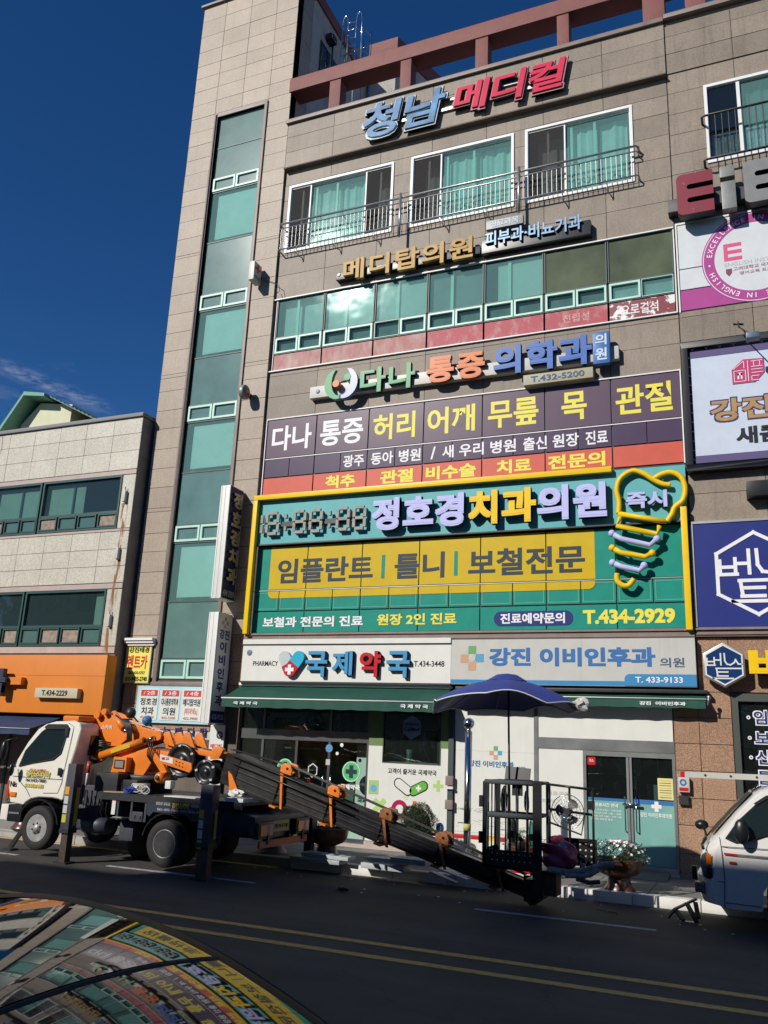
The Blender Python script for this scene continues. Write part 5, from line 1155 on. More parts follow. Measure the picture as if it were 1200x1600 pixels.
MB().box(-1.83,-1.56,YF+.016,YF+.022,1.46,1.84).build('yellow_notice', flat('notice_yellow', (0.72,0.68,0.30), .6), edr)
for k in range(8): MB().box(-1.80,-1.59,YF+.014,YF+.016,1.79-k*.042,1.80-k*.042).build('notice_line', KTXT if k % 3 else flat('notice_orange', (0.7,0.3,0.02), .6), edr)
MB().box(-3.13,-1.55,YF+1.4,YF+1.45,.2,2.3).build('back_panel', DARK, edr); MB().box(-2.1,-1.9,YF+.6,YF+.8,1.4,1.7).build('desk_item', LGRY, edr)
MB().box(-3.2,-1.5,YF-.10,YF+.0,.12,.20).build('threshold', LGRY, edr)
rp = thing('entrance_ramp', 'grey ribbed plastic ramp pair on the pavement before the clinic door', 'ramp', (-2.6,17,.13))
RAMP = mk('ramp_rubber', (0.10,0.11,0.11), .8, var=.2, bump=.5, bscale=40)
MB().prismx([(16.55,.15),(17.2,.15),(17.2,.24),(16.6,.17)], -3.0, -2.42).build('ramp_half', RAMP, rp); MB().prismx([(16.55,.15),(17.2,.15),(17.2,.24),(16.6,.17)], -2.35, -1.65).build('ramp_half', RAMP, rp)
MB().box(-7.7,-1.52,YF-.06,YF+.03,.13,.29).build('base_step', PINKB, mb_)
MB().box(-11.3,-7.7,YF-.06,YF+.1,.13,.21).build('base_step', PINKB, mb_)
# small boxes on the brown pier
gm = thing('utility_box', 'small grey meter box with a round blue sticker on the brown granite pier', 'utility box', (-1.38,17.2,1.4))
MB().box(-1.46,-1.26,17.24,17.33,1.62,1.88).build('box', LGRY, gm, bevel=.015); annulus(gm, -1.37, 1.79, .03, .06, 17.238, BLU, 'sticker', 20); MB().box(-1.44,-1.28,17.236,17.24,1.64,1.70).build('label_strip', REDL, gm)
MB().box(-1.46,-1.29,17.27,17.33,1.40,1.56).build('plate', DKM, gm)
# awnings
def cloth_roof(parent, x0, x1, y0, z0, y1, z1, mat, name='canopy', n=24, val=None):
    vs = []; fs = []; 
    for i in range(n+1):
        x = x0+(x1-x0)*i/n
        for j in range(4):
            t = j/3; vs.append((x, y1+(y0-y1)*t, z1+(z0-z1)*t-0.018*sin(pi*t)*(1+.6*sin(i*1.3))))
    for i in range(n):
        for j in range(3): a = i*4+j; fs.append((a,a+4,a+5,a+1))
    b = MB(); b.smooth = True; b.add(vs, fs); return b.build(name, mat, parent)
def valance(parent, x0, x1, y, z0, z1, mat, n=70, amp=.012):
    vs = []
    for i in range(n+1):
        x = x0+(x1-x0)*i/n; a = amp*sin(i*1.1+sin(i*.37)*2); vs += [(x,y+a,z0+.006*sin(i*.9)),(x,y,z1)]
    b = MB(); b.smooth = True; b.add(vs, [(2*i,2*i+2,2*i+3,2*i+1) for i in range(n)]); return b.build('valance', mat, parent)
aw = thing('pharmacy_awning', 'deep dark green awning with white trim and repeated white lettering over the pharmacy', 'awning', (-8.3,16.9,2.9))
cloth_roof(aw, -10.95, -5.86, 16.55, 3.09, 17.33, 3.42, GRN); valance(aw, -10.95, -5.86, 16.55, 2.885, 3.07, GRN)
MB().cyl((-10.97,16.55,3.08),(-5.84,16.55,3.08),.016,n=6).build('front_rail', WHT, aw); MB().box(-10.97,-5.84,17.2,YF,3.40,3.47).build('cassette', WHT, aw, bevel=.02)
for x in (-10.95,-5.86): MB().prismx([(16.56,3.06),(17.33,3.06),(17.33,3.40)], x-.004, x+.004).build('side_cheek', GRN, aw)
for x in (-10.2,-8.2,-6.5): MB().tube([(x,17.33,2.95),(x-.25,16.95,3.0),(x,16.57,3.06)], .016, 6).build('arm', WHT, aw)
text(aw, '국 제 약 국', -10.64, -10.02, 2.94, 3.01, WTXT, y=16.53, bold=.04); text(aw, '국 제 약 국', -6.68, -6.08, 2.95, 3.03, WTXT, y=16.53, bold=.04)
aw2 = thing('clinic_awning', 'shallow green awning with white trim over the clinic front and umbrella', 'awning', (-3.3,17.2,3.1))
cloth_roof(aw2, -5.70, -.90, 17.02, 3.26, 17.25, 3.37, GRN); valance(aw2, -5.70, -.90, 17.02, 3.10, 3.25, GRN, amp=.006)
MB().cyl((-5.72,17.01,3.265),(-.88,17.01,3.265),.012,n=6).build('front_rail', WHT, aw2); MB().box(-5.72,-.86,17.12,YF,3.37,3.44).build('cassette', DKM, aw2, bevel=.015)
text(aw2, '강진  이비인후과', -2.06, -1.24, 3.14, 3.21, WTXT, y=17.006, bold=.04)
MB().ball((-.84,17.05,3.30),.04,n=8,k=6).cyl((-.86,17.04,3.16),(-.84,17.04,3.34),.02,n=6).build('end_bracket', ALU, aw2)
# loose cables on the facade
cb = thing('facade_cable', 'thin black cable looping down the stone beside the red cross sign', 'cable', (-10.8,17.2,13.2))
MB().tube([(-11.3,17.26,13.9),(-10.95,17.24,13.75),(-10.78,17.22,13.62),(-10.74,17.2,13.45),(-10.80,17.2,13.40),(-10.86,17.2,13.55)], .008, 5).build('cable', DKM, cb)

# ================================================================== LEFT BUILDING
XL = -14.40; YL = 16.90
lb = thing('left_shop_building', 'lower pale stone building with green framed windows and rust streaks left of the tower', 'building', (-19,17.5,0))
hl = [(-19.3,XL-.41,7.27,8.70),(-19.3,XL-.46,4.28,5.70)]
wl = MB()
for r in sub_rects((-24,XL-.01,0,10.28), hl): wl.box(r[0],r[1],YL+.03,YL+.28,r[2],r[3])
wl.box(XL-.28,XL-.02,YL+.28,27,0,10.28); wl.build('wall', JNT, lb)
zs_ = [5.72,5.86,6.28,6.72,7.20,7.26]; xsl = [XL-.92*k for k in range(10,0,-1)]+[XL]
cladding(lb, xsl, [5.86,6.29,6.73,7.19], YL, GRL, hl); cladding(lb, xsl, [8.85,9.36,9.83,10.28], YL, GRL, hl)
cladding(lb, xsl, [7.27,8.70], YL, GRL, hl); cladding(lb, xsl, [4.28,5.70], YL, GRL, hl)
cladding(lb, [xsl[0],XL], [5.71,5.85], YL-.004, PINKB); cladding(lb, [xsl[0],XL], [7.195,7.265], YL-.004, PINKB); cladding(lb, [xsl[0],XL], [8.71,8.84], YL-.004, PINKB); cladding(lb, [xsl[0],XL], [4.10,4.27], YL-.004, PINKB)
MB().box(-24,XL+.03,YL-.06,YL+.4,10.28,10.38).box(XL-.3,XL+.03,YL+.4,27,10.28,10.38).build('parapet_cap', mk('cap_grey', (0.20,0.20,0.20), .6), lb, bevel=.01)
MB().box(-24,XL-.3,YL+.3,27,10.0,10.1).build('roof', CONC, lb)
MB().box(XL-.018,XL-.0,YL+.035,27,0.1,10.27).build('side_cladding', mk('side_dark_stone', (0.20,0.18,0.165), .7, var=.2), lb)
fi = MB(); fi.box(-24,XL-.4,YL+3.8,YL+4,0,10); 
for z in (3.9,7.0,9.9): fi.box(-24,XL-.35,YL+.3,YL+4,z,z+.1)
fi.build('floor_slab', SLAB, lb)
FG = mk('frame_deep_green', (0.035,0.085,0.075), .4, .2); CARD = mk('cardboard', (0.30,0.24,0.19), .8, var=.35, vscale=9)
for (z0, z1, zb, mull) in ((7.27,8.70,7.72,-3.1),(4.28,5.70,4.78,-3.15)):
    xr = XL-(.42 if z0 > 5 else .47)
    for x0, x1 in ((-19.3,XL+mull-.03),(XL+mull+.03,xr)):
        wn = ring(MB(), x0, x1, z0, z1, YL-.02, YL+.10, .05); wn.box(x0,x1,YL-.01,YL+.09,zb-.03,zb+.03); wn = wn.build('window', FG, lb)
        MB().box(x0+.05,x1-.05,YL+.05,YL+.056,zb+.03,z1-.05).build('pane', GLEFT, wn)
        n = 4 if x1 > -17 else 3; wdt = (x1-x0)/n
        for k in range(n):
            a, b = x0+wdt*k, x0+wdt*(k+1)
            ring(MB(), a+.03, b-.03, z0+.06, zb-.04, YL-.03, YL+.06, .035).build('vent_sash', FG, wn)
            MB().box(a+.05,b-.05,YL+.01,YL+.02,z0+.08,zb-.06).build('vent_pane', CARD if (k in (0,3) and z0 > 5) or (k in (1,2) and z0 < 5) else GTEAL, wn)
        if z0 > 5:
            MB().box(x0+.12,x0+(x1-x0)*(.5 if x1 > -17 else .95),YL+.16,YL+.18,zb,z1-.12).build('blind', mk('blind_sage', (0.48,0.58,0.48), .8, var=.1), wn)
            MB().box(x0+.95,x0+1.0,YL+.12,YL+.15,zb,z1-.12).build('inner_sash', FG, wn)
        elif x1 > -17: MB().box(x1-.42,x1-.06,YL+.14,YL+.16,zb,z1-.06).build('blind', MAT['blind_sage'], wn)
RUST = bpy.data.materials.new('rust_stain'); RUST.use_nodes = True; _t = RUST.node_tree; _o = _t.nodes['Material Output']; _p = _t.nodes['Principled BSDF']; _p.inputs['Base Color'].default_value = (.36,.15,.05,1); _p.inputs['Roughness'].default_value = .9
_g = _t.nodes.new('ShaderNodeTexCoord'); _s = _t.nodes.new('ShaderNodeSeparateXYZ'); _t.links.new(_g.outputs['Generated'], _s.inputs[0])
def _mr(a, b, src):
    r = _t.nodes.new('ShaderNodeMapRange'); r.interpolation_type = 'SMOOTHSTEP'; r.inputs[1].default_value = a; r.inputs[2].default_value = b; _t.links.new(src, r.inputs[0]); return r.outputs[0]
_gg = _t.nodes.new('ShaderNodeNewGeometry'); _m = _t.nodes.new('ShaderNodeMapping'); _m.inputs['Scale'].default_value = (9,9,1.1); _t.links.new(_gg.outputs['Position'], _m.inputs[0]); _n = _t.nodes.new('ShaderNodeTexNoise'); _n.inputs['Scale'].default_value = 1.6; _n.inputs['Detail'].default_value = 7; _t.links.new(_m.outputs[0], _n.inputs['Vector'])
_f = None
for _q in (_mr(.15,.5,_s.outputs[0]), _mr(.85,.5,_s.outputs[0]), _mr(0,.6,_s.outputs[2]), _mr(.40,.62,_n.outputs['Fac'])):
    if _f is None: _f = _q
    else:
        _x = _t.nodes.new('ShaderNodeMath'); _x.operation = 'MULTIPLY'; _t.links.new(_f, _x.inputs[0]); _t.links.new(_q, _x.inputs[1]); _f = _x.outputs[0]
_tr = _t.nodes.new('ShaderNodeBsdfTransparent'); _ms = _t.nodes.new('ShaderNodeMixShader'); _t.links.new(_f, _ms.inputs[0]); _t.links.new(_tr.outputs[0], _ms.inputs[1]); _t.links.new(_p.outputs[0], _ms.inputs[2]); _t.links.new(_ms.outputs[0], _o.inputs[0])
for z0, z1 in ((6.85,7.95),(5.1,6.45),(4.2,4.75)):
    MB().box(XL-.42,XL-.06,YL-.0065,YL-.0045,z0-.3,z1-.02).build('rust_streak', RUST, lb)
    MB().box(XL-.28,XL-.20,YL-.10,YL,z1+.0,z1+.30).build('conduit_box', LGRY, lb, bevel=.01)
    MB().cyl((XL-.24,YL-.06,z1-.02),(XL-.24,YL-.06,z1+.4),.012,n=6).build('conduit', mk('rusty_iron', (0.28,0.12,0.06), .8), lb)
os_ = thing('orange_shop_sign', 'plain orange shop sign with a raised dark letter at its left end', 'sign', (-17,16.6,2.6))
MB().box(-22,XL+.11,16.55,YL,2.61,4.02).build('board', ORNG, os_, bevel=.01)
MB().box(-22,XL+.11,16.543,16.55,3.52,3.528).build('seam', mk('seam_orange', (0.5,0.15,0.02), .6), os_)
letters(os_, '국', -17.95, -17.15, 3.02, 3.66, mk('letter_dark_navy', (0.03,0.04,0.08), .4), 16.40, .12, .07)
MB().box(-17.3,-16.75,16.40,16.55,3.28,3.46).build('end_bar', ORNG, os_)
os2 = thing('orange_sign_phone_box', 'beige phone number box mounted on the orange sign', 'sign plate', (-16,16.5,3.0))
MB().box(-16.25,-14.93,16.40,16.55,2.98,3.21).build('box', mk('box_beige', (0.52,0.48,0.34), .5), os2, bevel=.012); text(os2, 'T.434-2229', -16.03, -15.23, 3.03, 3.16, KTXT, y=16.396, bold=.02)
ba = thing('blue_shop_awning', 'dark blue awning with white edge under the orange sign', 'awning', (-18,16.2,2.2))
cloth_roof(ba, -22, XL-1.2, 15.75, 2.24, 16.85, 2.58, BLUEA); valance(ba, -22, XL-1.2, 15.75, 2.10, 2.23, BLUEA); MB().cyl((-22,15.74,2.235),(XL-1.2,15.74,2.235),.012,n=6).build('front_rail', WHT, ba)
MB().box(-24,XL-.02,YL-.02,YL+.03,2.45,2.60).build('lintel', DKM, lb)
MB().box(-24,XL-.02,YL+.12,YL+.13,.2,2.45).build('shopfront_pane', GDARK, lb); MB().box(-24,XL-.02,YL+.8,YL+.85,.2,2.5).build('back_panel', MAT['dim_shop'], lb)
for x in (-21,-19.2,-17.4,-15.9,-14.5): MB().box(x,x+.07,YL+.0,YL+.10,.13,2.45).build('post', DKM, lb)
pw2 = thing('pharmacy_word_sign', 'small black strip sign with white letters low behind the truck mirror', 'sign', (-17.6,16.3,1.3))
MB().box(-18.6,-17.0,16.35,16.40,1.28,1.62).build('board', KTXT, pw2); text(pw2, '국제약국', -18.45, -17.1, 1.36, 1.54, WTXT, y=16.348, bold=.03)
# rooftop hut
rh = thing('rooftop_hut', 'cream gabled hut with mint green metal roof on the left building', 'hut', (-19.5,18.8,10.1))
MB().prism([(-20.9,10.1),(-18.9,10.1),(-18.9,11.95),(-20.2,12.15),(-20.9,11.5)], 18.9, 22).build('wall', mk('hut_cream', (0.62,0.62,0.42), .7, var=.08), rh)
MB().box(-18.9,-17.6,19.2,22,10.1,11.3).build('annex_wall', mk('hut_dull', (0.22,0.24,0.18), .8, var=.2), rh)
MG = mk('hut_mint', (0.12,0.29,0.22), .5, .2, var=.1)
MB().prism([(-21.5,10.95),(-20.45,12.38),(-20.45,12.25),(-21.4,10.90)], 18.4, 22.2).build('roof_slope', MG, rh)
MB().prism([(-20.45,12.38),(-19.6,12.22),(-19.6,12.12),(-20.45,12.25)], 18.4, 22.2).build('roof_slope', MG, rh)
b = MB()
for k in range(14):
    x0 = -19.6+.17*k; x1 = x0+.17; z0 = 12.20-.085*k; z1 = 12.20-.085*(k+1)
    b.prism([(x0,z0),((x0+x1)/2,(z0+z1)/2+.035),(x1,z1),(x1,z1-.03),(x0,z0-.03)], 18.6, 22.2)
b.build('corrugated_roof', mk('hut_dark_green', (0.05,0.13,0.11), .5, .2), rh)
bh = thing('far_roof', 'flat teal grey roof edge behind the left building', 'building', (-24,24,9))
MB().box(-30,-24.4,23,30,6,13.35).build('wall', mk('far_teal', (0.16,0.26,0.27), .7, var=.1), bh)
hc = thing('hanging_wires', 'two thin black wires drooping over the top left stone of the pale building', 'cable', (-19,16.8,9))
for dx in (0,.12): MB().tube([(-19.5+dx,16.8,10.3),(-19.45+dx,16.8,9.9),(-19.6+dx,16.8,9.5),(-19.7+dx,16.8,9.35)], .008, 4).build('wire', DKM, hc)

# ================================================================== BUILDINGS ACROSS THE STREET (behind the camera; they cast the street's shade)
def opposite(name, label, x0, x1, h, mat, parapet=None, floors=4):
    t = thing(name, label, 'building', ((x0+x1)/2,-9.2,0))
    wl = MB(); ho = []
    fh = h/floors
    for f_ in range(floors):
        n = max(1, int((x1-x0)/2.6)); st = (x1-x0)/n
        for k in range(n): ho.append((x0+st*k+.35, x0+st*(k+1)-.35, f_*fh+(.3 if f_ == 0 else 1.0), f_*fh+fh-.5))
    for r in sub_rects((x0,x1,0,h), ho): wl.box(r[0],r[1],-7.3,-7.0,r[2],r[3])
    wl.box(x0,x0+.2,-16,-7.3,0,h).box(x1-.2,x1,-16,-7.3,0,h).box(x0,x1,-16.2,-16,0,h).box(x0+.2,x1-.2,-16,-7.3,h-.3,h-.1)
    for f_ in range(1, floors): wl.box(x0+.2,x1-.2,-16,-7.3,f_*fh-.1,f_*fh+.1)
    wl.build('wall', mat, t)
    gl = MB(); fr = MB()
    for a, b, c_, d in ho:
        o = MB().box(a,b,-7.18,-7.17,c_,d).build('window', GDARK, t); ring(MB(), a, b, c_, d, -7.2, -7.05, .06).box((a+b)/2-.03,(a+b)/2+.03,-7.2,-7.06,c_,d).build('frame', WHT, o)
        MB().box(a,b,-7.5,-7.48,c_,c_+(d-c_)*.9).build('blind', mk('blind_beige', (0.45,0.43,0.38), .8, var=.2), o)
    if parapet:
        p = MB(); zz, gap = parapet; p.box(x0,x1,-7.25,-7.1,zz,zz+.72); 
        for k in range(int((x1-x0)/1.5)+1): p.box(x0+k*1.5,x0+k*1.5+.06,-7.2,-7.12,h-.1,zz)
        p.build('roof_fascia', mat, t)
    return t
opposite('opposite_building', 'four storey beige building across the street behind the camera', -19.7, 14, 13.72, mk('opp_beige', (0.42,0.38,0.32), .8, var=.1), parapet=(13.86,.15))
opposite('opposite_building', 'lower grey building across the street left of the beige one', -22.2, -19.72, 12.95, mk('opp_grey', (0.34,0.34,0.33), .8, var=.1), floors=3)
opposite('opposite_building', 'lowest white building across the street at the far left', -44, -22.22, 12.5, mk('opp_white', (0.55,0.54,0.50), .8, var=.1), floors=3)
opposite('opposite_building', 'brick coloured building across the street at the far right', 14.02, 40, 14.8, mk('opp_brick', (0.30,0.14,0.10), .85, var=.15))

# ================================================================== LADDER LIFT TRUCK
tk = thing('ladder_lift_truck', 'white cab truck with orange crane base and long dark boom lowered to the road', 'truck', (-10,13.8,0))
def lean(z0=1.45, k=.10, yc=13.8):
    def f(x, y, z):
        if z > z0:
            d = (z-z0)*k; y = y + d*max(-1, min(1, (yc-y)/.9))
        return (x, y, z)
    return f
cab = [(-12.64,.86),(-12.98,.89),(-13.10,1.27),(-13.06,1.52),(-12.94,1.72),(-12.80,1.99),(-12.62,2.23),(-12.45,2.33),(-12.23,2.385),(-11.80,2.41),(-11.64,2.37),(-11.58,2.25),(-11.62,1.90),(-11.68,1.55),(-11.72,1.0),(-11.78,1.0),(-11.84,1.02),(-12.00,1.03),(-12.30,1.02),(-12.48,.98),(-12.58,.92)]
c_ = MB().prism(cab, 12.87, 14.73)
fn = lean()
me_ = c_; me_.deform(fn)
cabo = me_.build('cab', TWHT, tk, bevel=.045, seg=3)
def side_poly(pts, y, d, name, mat, parent, bev=0, grow=0):
    b = MB().prism(pts, y-d, y)
    def f(x, yy, z):
        k = (z-1.45)*.10 if z > 1.45 else 0
        return (x, yy+k, z)
    return b.deform(f).build(name, mat, parent, bevel=bev)
win = [(-12.86,1.56),(-12.56,1.63),(-12.12,1.71),(-11.97,1.82),(-11.90,2.20),(-11.95,2.28),(-12.38,2.25),(-12.50,2.17),(-12.78,1.84)]
CABG = mk('cab_glass', (0.012,0.022,0.026), .05, spec=.8)
def grow(pts, g):
    cx = sum(p[0] for p in pts)/len(pts); cz_ = sum(p[1] for p in pts)/len(pts)
    return [(cx+(x-cx)*(1+g), cz_+(z-cz_)*(1+g)) for x, z in pts]
side_poly(grow(win,.07), 12.868, .004, 'window_seal', RUB, cabo); sw2 = side_poly(win, 12.864, .004, 'side_window', CABG, cabo)
side_poly([(-12.44,2.27),(-12.36,2.33),(-11.92,2.34),(-11.85,2.28),(-11.86,2.12),(-11.90,2.12),(-11.93,2.25),(-12.38,2.235)], 12.864, .03, 'rain_visor', BLK, cabo)
# door seam, handle, crease
sm = MB()
def seam(pts, r=.006):
    P = []
    for x, z in pts: P.append((x, 12.868+((z-1.45)*.10 if z > 1.45 else 0), z))
    sm.tube(P, r, 4)
seam([(-12.50,1.02),(-12.62,1.15),(-12.84,1.30),(-12.90,1.50)]); seam([(-11.80,1.30),(-11.78,1.75),(-11.76,2.30),(-11.90,2.36)]); seam([(-11.80,1.30),(-11.86,1.12),(-12.2,1.10)]); seam([(-13.0,1.36),(-11.80,1.36)], .004)
sm.build('door_seam', mk('seam_dark', (0.10,0.10,0.09), .7), cabo)
MB().box(-11.90,-11.83,12.835,12.87,1.42,1.56).build('door_handle', BLK, cabo, bevel=.012)
MB().box(-12.98,-12.84,12.845,12.872,1.00,1.08).build('indicator_lamp', mk('lamp_amber', (0.75,0.20,0.01), .2), cabo, bevel=.01)
MB().box(-13.10,-13.04,12.87,12.97,.98,1.28).build('corner_lamp', mk('lamp_red_amber', (0.45,0.06,0.02), .2), cabo, bevel=.015)
bp_ = MB().box(-13.16,-12.98,12.86,14.74,.58,.86).build('bumper', TWHT, cabo, bevel=.03); 
MB().box(-12.98,-12.66,12.87,13.02,.56,.86).build('step', BLK, cabo, bevel=.01); MB().box(-12.95,-12.70,12.855,12.90,.70,.73).build('step_plate', ALU, cabo)
MB().prism([(-13.09,1.62),(-12.60,2.27),(-12.58,2.25),(-13.05,1.60)], 13.0, 14.6).build('windscreen', CABG, cabo)
MB().prism([(-13.02,1.5),(-12.97,1.5),(-12.55,2.28),(-12.62,2.28)], 12.90, 12.95).deform(lambda x,y,z:(x,y+max(0,z-1.45)*.1,z)).build('pillar_trim', BLK, cabo)
# mirrors
mi = MB().tube([(-12.98,12.87,1.55),(-13.12,12.72,1.62),(-13.12,12.70,2.0),(-12.95,12.80,2.05)], .012, 6).build('mirror_arm', BLK, cabo)
MB().ball((-13.13,12.70,1.82),.14,(.45,.5,1.35)).build('mirror', BLK, cabo); MB().ball((-12.90,12.72,1.48),.09,(.5,.6,1.3)).build('round_mirror', BLK, cabo)
# stickers on the door
stk = [('카고크레인',-12.60,-12.20,1.46,1.52,REDL,.03),('강진스카이',-12.68,-12.12,1.37,1.49,mk('sticker_yellow', (0.50,0.45,0.05), .5),.06),('061)433-7000',-12.66,-12.18,1.27,1.34,KTXT,.02),('010-3626-0655',-12.66,-12.22,1.18,1.25,MAT['sticker_yellow'],.05),('Nis',-13.02,-12.86,1.17,1.27,KTXT,.02)]
for s_, a, b, z0, z1, mt, bo_ in stk: text(cabo, s_, a, b, z0, z1, mt, y=12.866, bold=bo_, depth=.003)
# cab back: ribs, window, lift hooks
bk = MB()
for y in (13.1,13.5,14.1,14.5): bk.box(-11.72,-11.68,y,y+.05,1.1,1.6)
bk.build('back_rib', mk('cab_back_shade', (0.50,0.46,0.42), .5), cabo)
MB().box(-11.625,-11.585,13.25,14.35,1.80,2.16).build('back_window', CABG, cabo, bevel=.01)
MB().tube([(-11.60,12.98,2.26),(-11.70,12.93,1.62)], .012, 5).build('grab_rail', WHT, cabo)
bc = MB().box(-12.1,-11.72,13.0,13.5,2.40,2.50); bc.build('roof_beacon', TORG, cabo, bevel=.04)
MB().box(-11.95,-11.2,13.9,14.0,2.44,2.50).build('roof_bar', TORG, cabo)
# wheels
def wheel(parent, cx, y, cz, r, wdt, front=True, nm='wheel'):
    b = MB(); prof = [(r*.60,0),(r*.72,-.015),(r*.92,-.01),(r*.985,.02),(r,.05),(r,wdt-.05),(r*.985,wdt-.02),(r*.92,wdt),(r*.60,wdt)]
    b.lathe(prof, (cx,y,cz), 'y', 36); w_ = b.build(nm, RUB, parent)
    d = .05 if front else .13
    b = MB(); b.lathe([(r*.61,-.004),(r*.585,.0),(r*.56,.03),(r*.50,.05 if front else .12),(r*.30,.01 if front else d),(r*.28,-.01 if front else d-.02),(r*.16,-.02 if front else d-.04),(r*.15,-.03 if front else d-.06),(0.001,-.035 if front else d-.07)], (cx,y,cz), 'y', 32)
    b.build('rim', RIM if front else mk('rim_dull', (0.028,0.029,0.031), .5, 0, var=.4, vscale=12), w_)
    if not front:
        b = MB(); b.tube([(cx+r*.58*cos(2*pi*k/28),y+.0,cz+r*.58*sin(2*pi*k/28)) for k in range(28)], .012, 6, closed=True); b.tube([(cx+r*.30*cos(2*pi*k/20),y+d-.02,cz+r*.30*sin(2*pi*k/20)) for k in range(20)], .01, 6, closed=True); b.build('rim_lip', mk('lip_worn', (0.22,0.225,0.23), .4, .3, var=.4, vscale=9), w_)
        MB().cyl((cx,y+.0,cz),(cx,y+.12,cz),r*.17,n=16).build('hub', DKM, w_)
    n = MB()
    for k in range(6): a = 2*pi*k/6+.3; n.cyl((cx+r*.23*cos(a),y+(-.028 if front else d-.05),cz+r*.23*sin(a)),(cx+r*.23*cos(a),y+(.0 if front else d-.02),cz+r*.23*sin(a)),.016,n=6)
    n.build('wheel_nuts', DKM, w_, kind='stuff')
    h_ = MB()
    for k in range(5): a = 2*pi*k/5; h_.lathe([(0.001,.0),(r*.095,.0),(r*.10,.03)], (cx+r*.425*cos(a),y+(.008 if front else d-.045),cz+r*.425*sin(a)), 'y', 12)
    h_.build('rim_hole', BLK, w_, kind='stuff')
    return w_
wheel(tk, -12.27, 12.90, .49, .385, .22); wheel(tk, -12.27, 14.50, .49, .385, .22)
wheel(tk, -9.43, 12.90, .44, .385, .22, False); wheel(tk, -9.43, 13.16, .44, .385, .2, False); wheel(tk, -9.43, 14.26, .44, .385, .42, False)
ar = MB()
for k in range(10):
    a0, a1 = radians(10+16*k), radians(10+16*(k+1)); R0, R1 = .47, .50
    ar.prism([(-12.27+R0*cos(a0),.5+R0*sin(a0)),(-12.27+R1*cos(a0),.5+R1*sin(a0)),(-12.27+R1*cos(a1),.5+R1*sin(a1)),(-12.27+R0*cos(a1),.5+R0*sin(a1))], 12.88, 13.2)
ar.build('wheel_arch', BLK, tk)
ch = MB().box(-13.0,-7.7,13.38,13.50,.60,.86).box(-13.0,-7.7,14.10,14.22,.60,.86)
for x in (-12.6,-11.4,-10.2,-8.9,-7.9): ch.box(x,x+.15,13.5,14.1,.62,.84)
ch.box(-12.35,-12.2,13.0,14.6,.42,.54).box(-9.5,-9.36,13.0,14.6,.38,.52)
ch.build('chassis', BLK, tk)
# machinery between cab and deck
mh = MB().box(-11.62,-10.95,13.2,14.5,.9,1.28).box(-11.5,-11.0,12.95,13.3,.55,.95); mh.build('hydraulic_unit', TGRY, tk, bevel=.02)
MB().box(-11.15,-10.65,13.0,13.5,1.2,1.52).box(-10.62,-10.3,13.1,13.5,1.2,1.42).build('control_box', DKM, tk, bevel=.015)
MB().cyl((-11.3,13.05,.62),(-10.75,13.05,.62),.14,n=16).build('air_tank', TGRY, tk)
MB().lathe([(.0,0),(.24,.0),(.26,.03),(.26,.24),(.24,.27),(0,.27)], (-10.75,13.9,.25), 'y', 20).build('spare_wheel', RUB, tk)
MB().cyl((-11.34,13.0,1.28),(-11.34,13.0,1.62),.025,n=8).build('red_flasher_pole', LWHT, tk); MB().cyl((-11.34,13.0,1.50),(-11.34,13.0,1.70),.035,n=8).build('red_flasher', mk('lamp_red', (0.55,0.05,0.02), .3), tk)
hs_ = MB(); random.seed(11)
for k in range(9):
    x = -11.55+.09*k; hs_.tube([(x,12.98+.03*(k%3),1.2),(x+.05,12.95,1.0),(x+random.uniform(-.1,.1),12.97,.85),(x+.1,13.05,.6)], .014, 5)
hs_.build('hose_bundle', BLK, tk, kind='stuff')
# deck, tool boxes, name panel
dk = MB().box(-10.95,-7.95,12.88,14.72,1.14,1.19); deck = dk.build('deck', TGRY, tk, bevel=.008)
MB().box(-10.95,-7.95,12.86,12.90,1.08,1.20).build('deck_edge', DKM, tk)
tb = MB().box(-10.50,-9.86,12.88,13.3,.76,.80).box(-10.50,-9.86,13.26,13.3,.8,1.14).box(-10.50,-10.46,12.88,13.26,.8,1.14).box(-10.20,-10.16,12.88,13.26,.8,1.14).box(-9.90,-9.86,12.88,13.26,.8,1.14).box(-10.5,-9.86,12.88,12.92,1.09,1.14)
tbo = tb.build('tool_box', TGRY, tk)
MB().obox((-10.48,12.80,.80),(-10.22,12.80,.80),.18,.012).build('open_flap', TGRY, tbo); MB().box(-10.14,-9.92,12.862,12.88,.76,.92).build('flap', TGRY, tbo, bevel=.004)
MB().box(-10.44,-10.26,12.72,12.80,.812,.818).build('sticker', LGRY, tbo)
for x in (-10.08,-9.96): MB().box(x,x+.015,12.85,12.862,.80,.86).build('latch', DKM, tbo)
MB().box(-10.60,-10.52,12.865,12.88,.84,1.10).build('notice_plate', LWHT, tk); MB().box(-10.60,-10.52,12.862,12.865,1.07,1.10).build('notice_stripe', REDL, tk)
MB().box(-10.45,-10.15,12.95,13.3,.42,.74).build('fuel_tank', TGRY, tk, bevel=.03)
npn = MB().prism([(-9.84,.90),(-9.84,1.135),(-8.55,1.135),(-8.55,.84),(-8.92,.84),(-9.02,.93),(-9.7,.94),(-9.78,.86)], 12.865, 12.885).build('name_panel', TNVY, tk)
text(npn, '강진군 강진읍', -9.66, -9.36, 1.06, 1.11, MAT['print_dim_white'], y=12.863, bold=.02); text(npn, '강진스카이', -9.32, -8.98, 1.02, 1.11, MAT['sticker_yellow'], y=12.863, bold=.05); text(npn, '사다리차 크레인', -8.94, -8.62, 1.05, 1.11, MAT['print_dim_white'], y=12.863, bold=.02)
text(npn, '061-433-7000  010-3626-0655', -9.62, -8.66, .97, 1.01, MAT['print_dim_white'], y=12.863, bold=.01)
fg = MB()
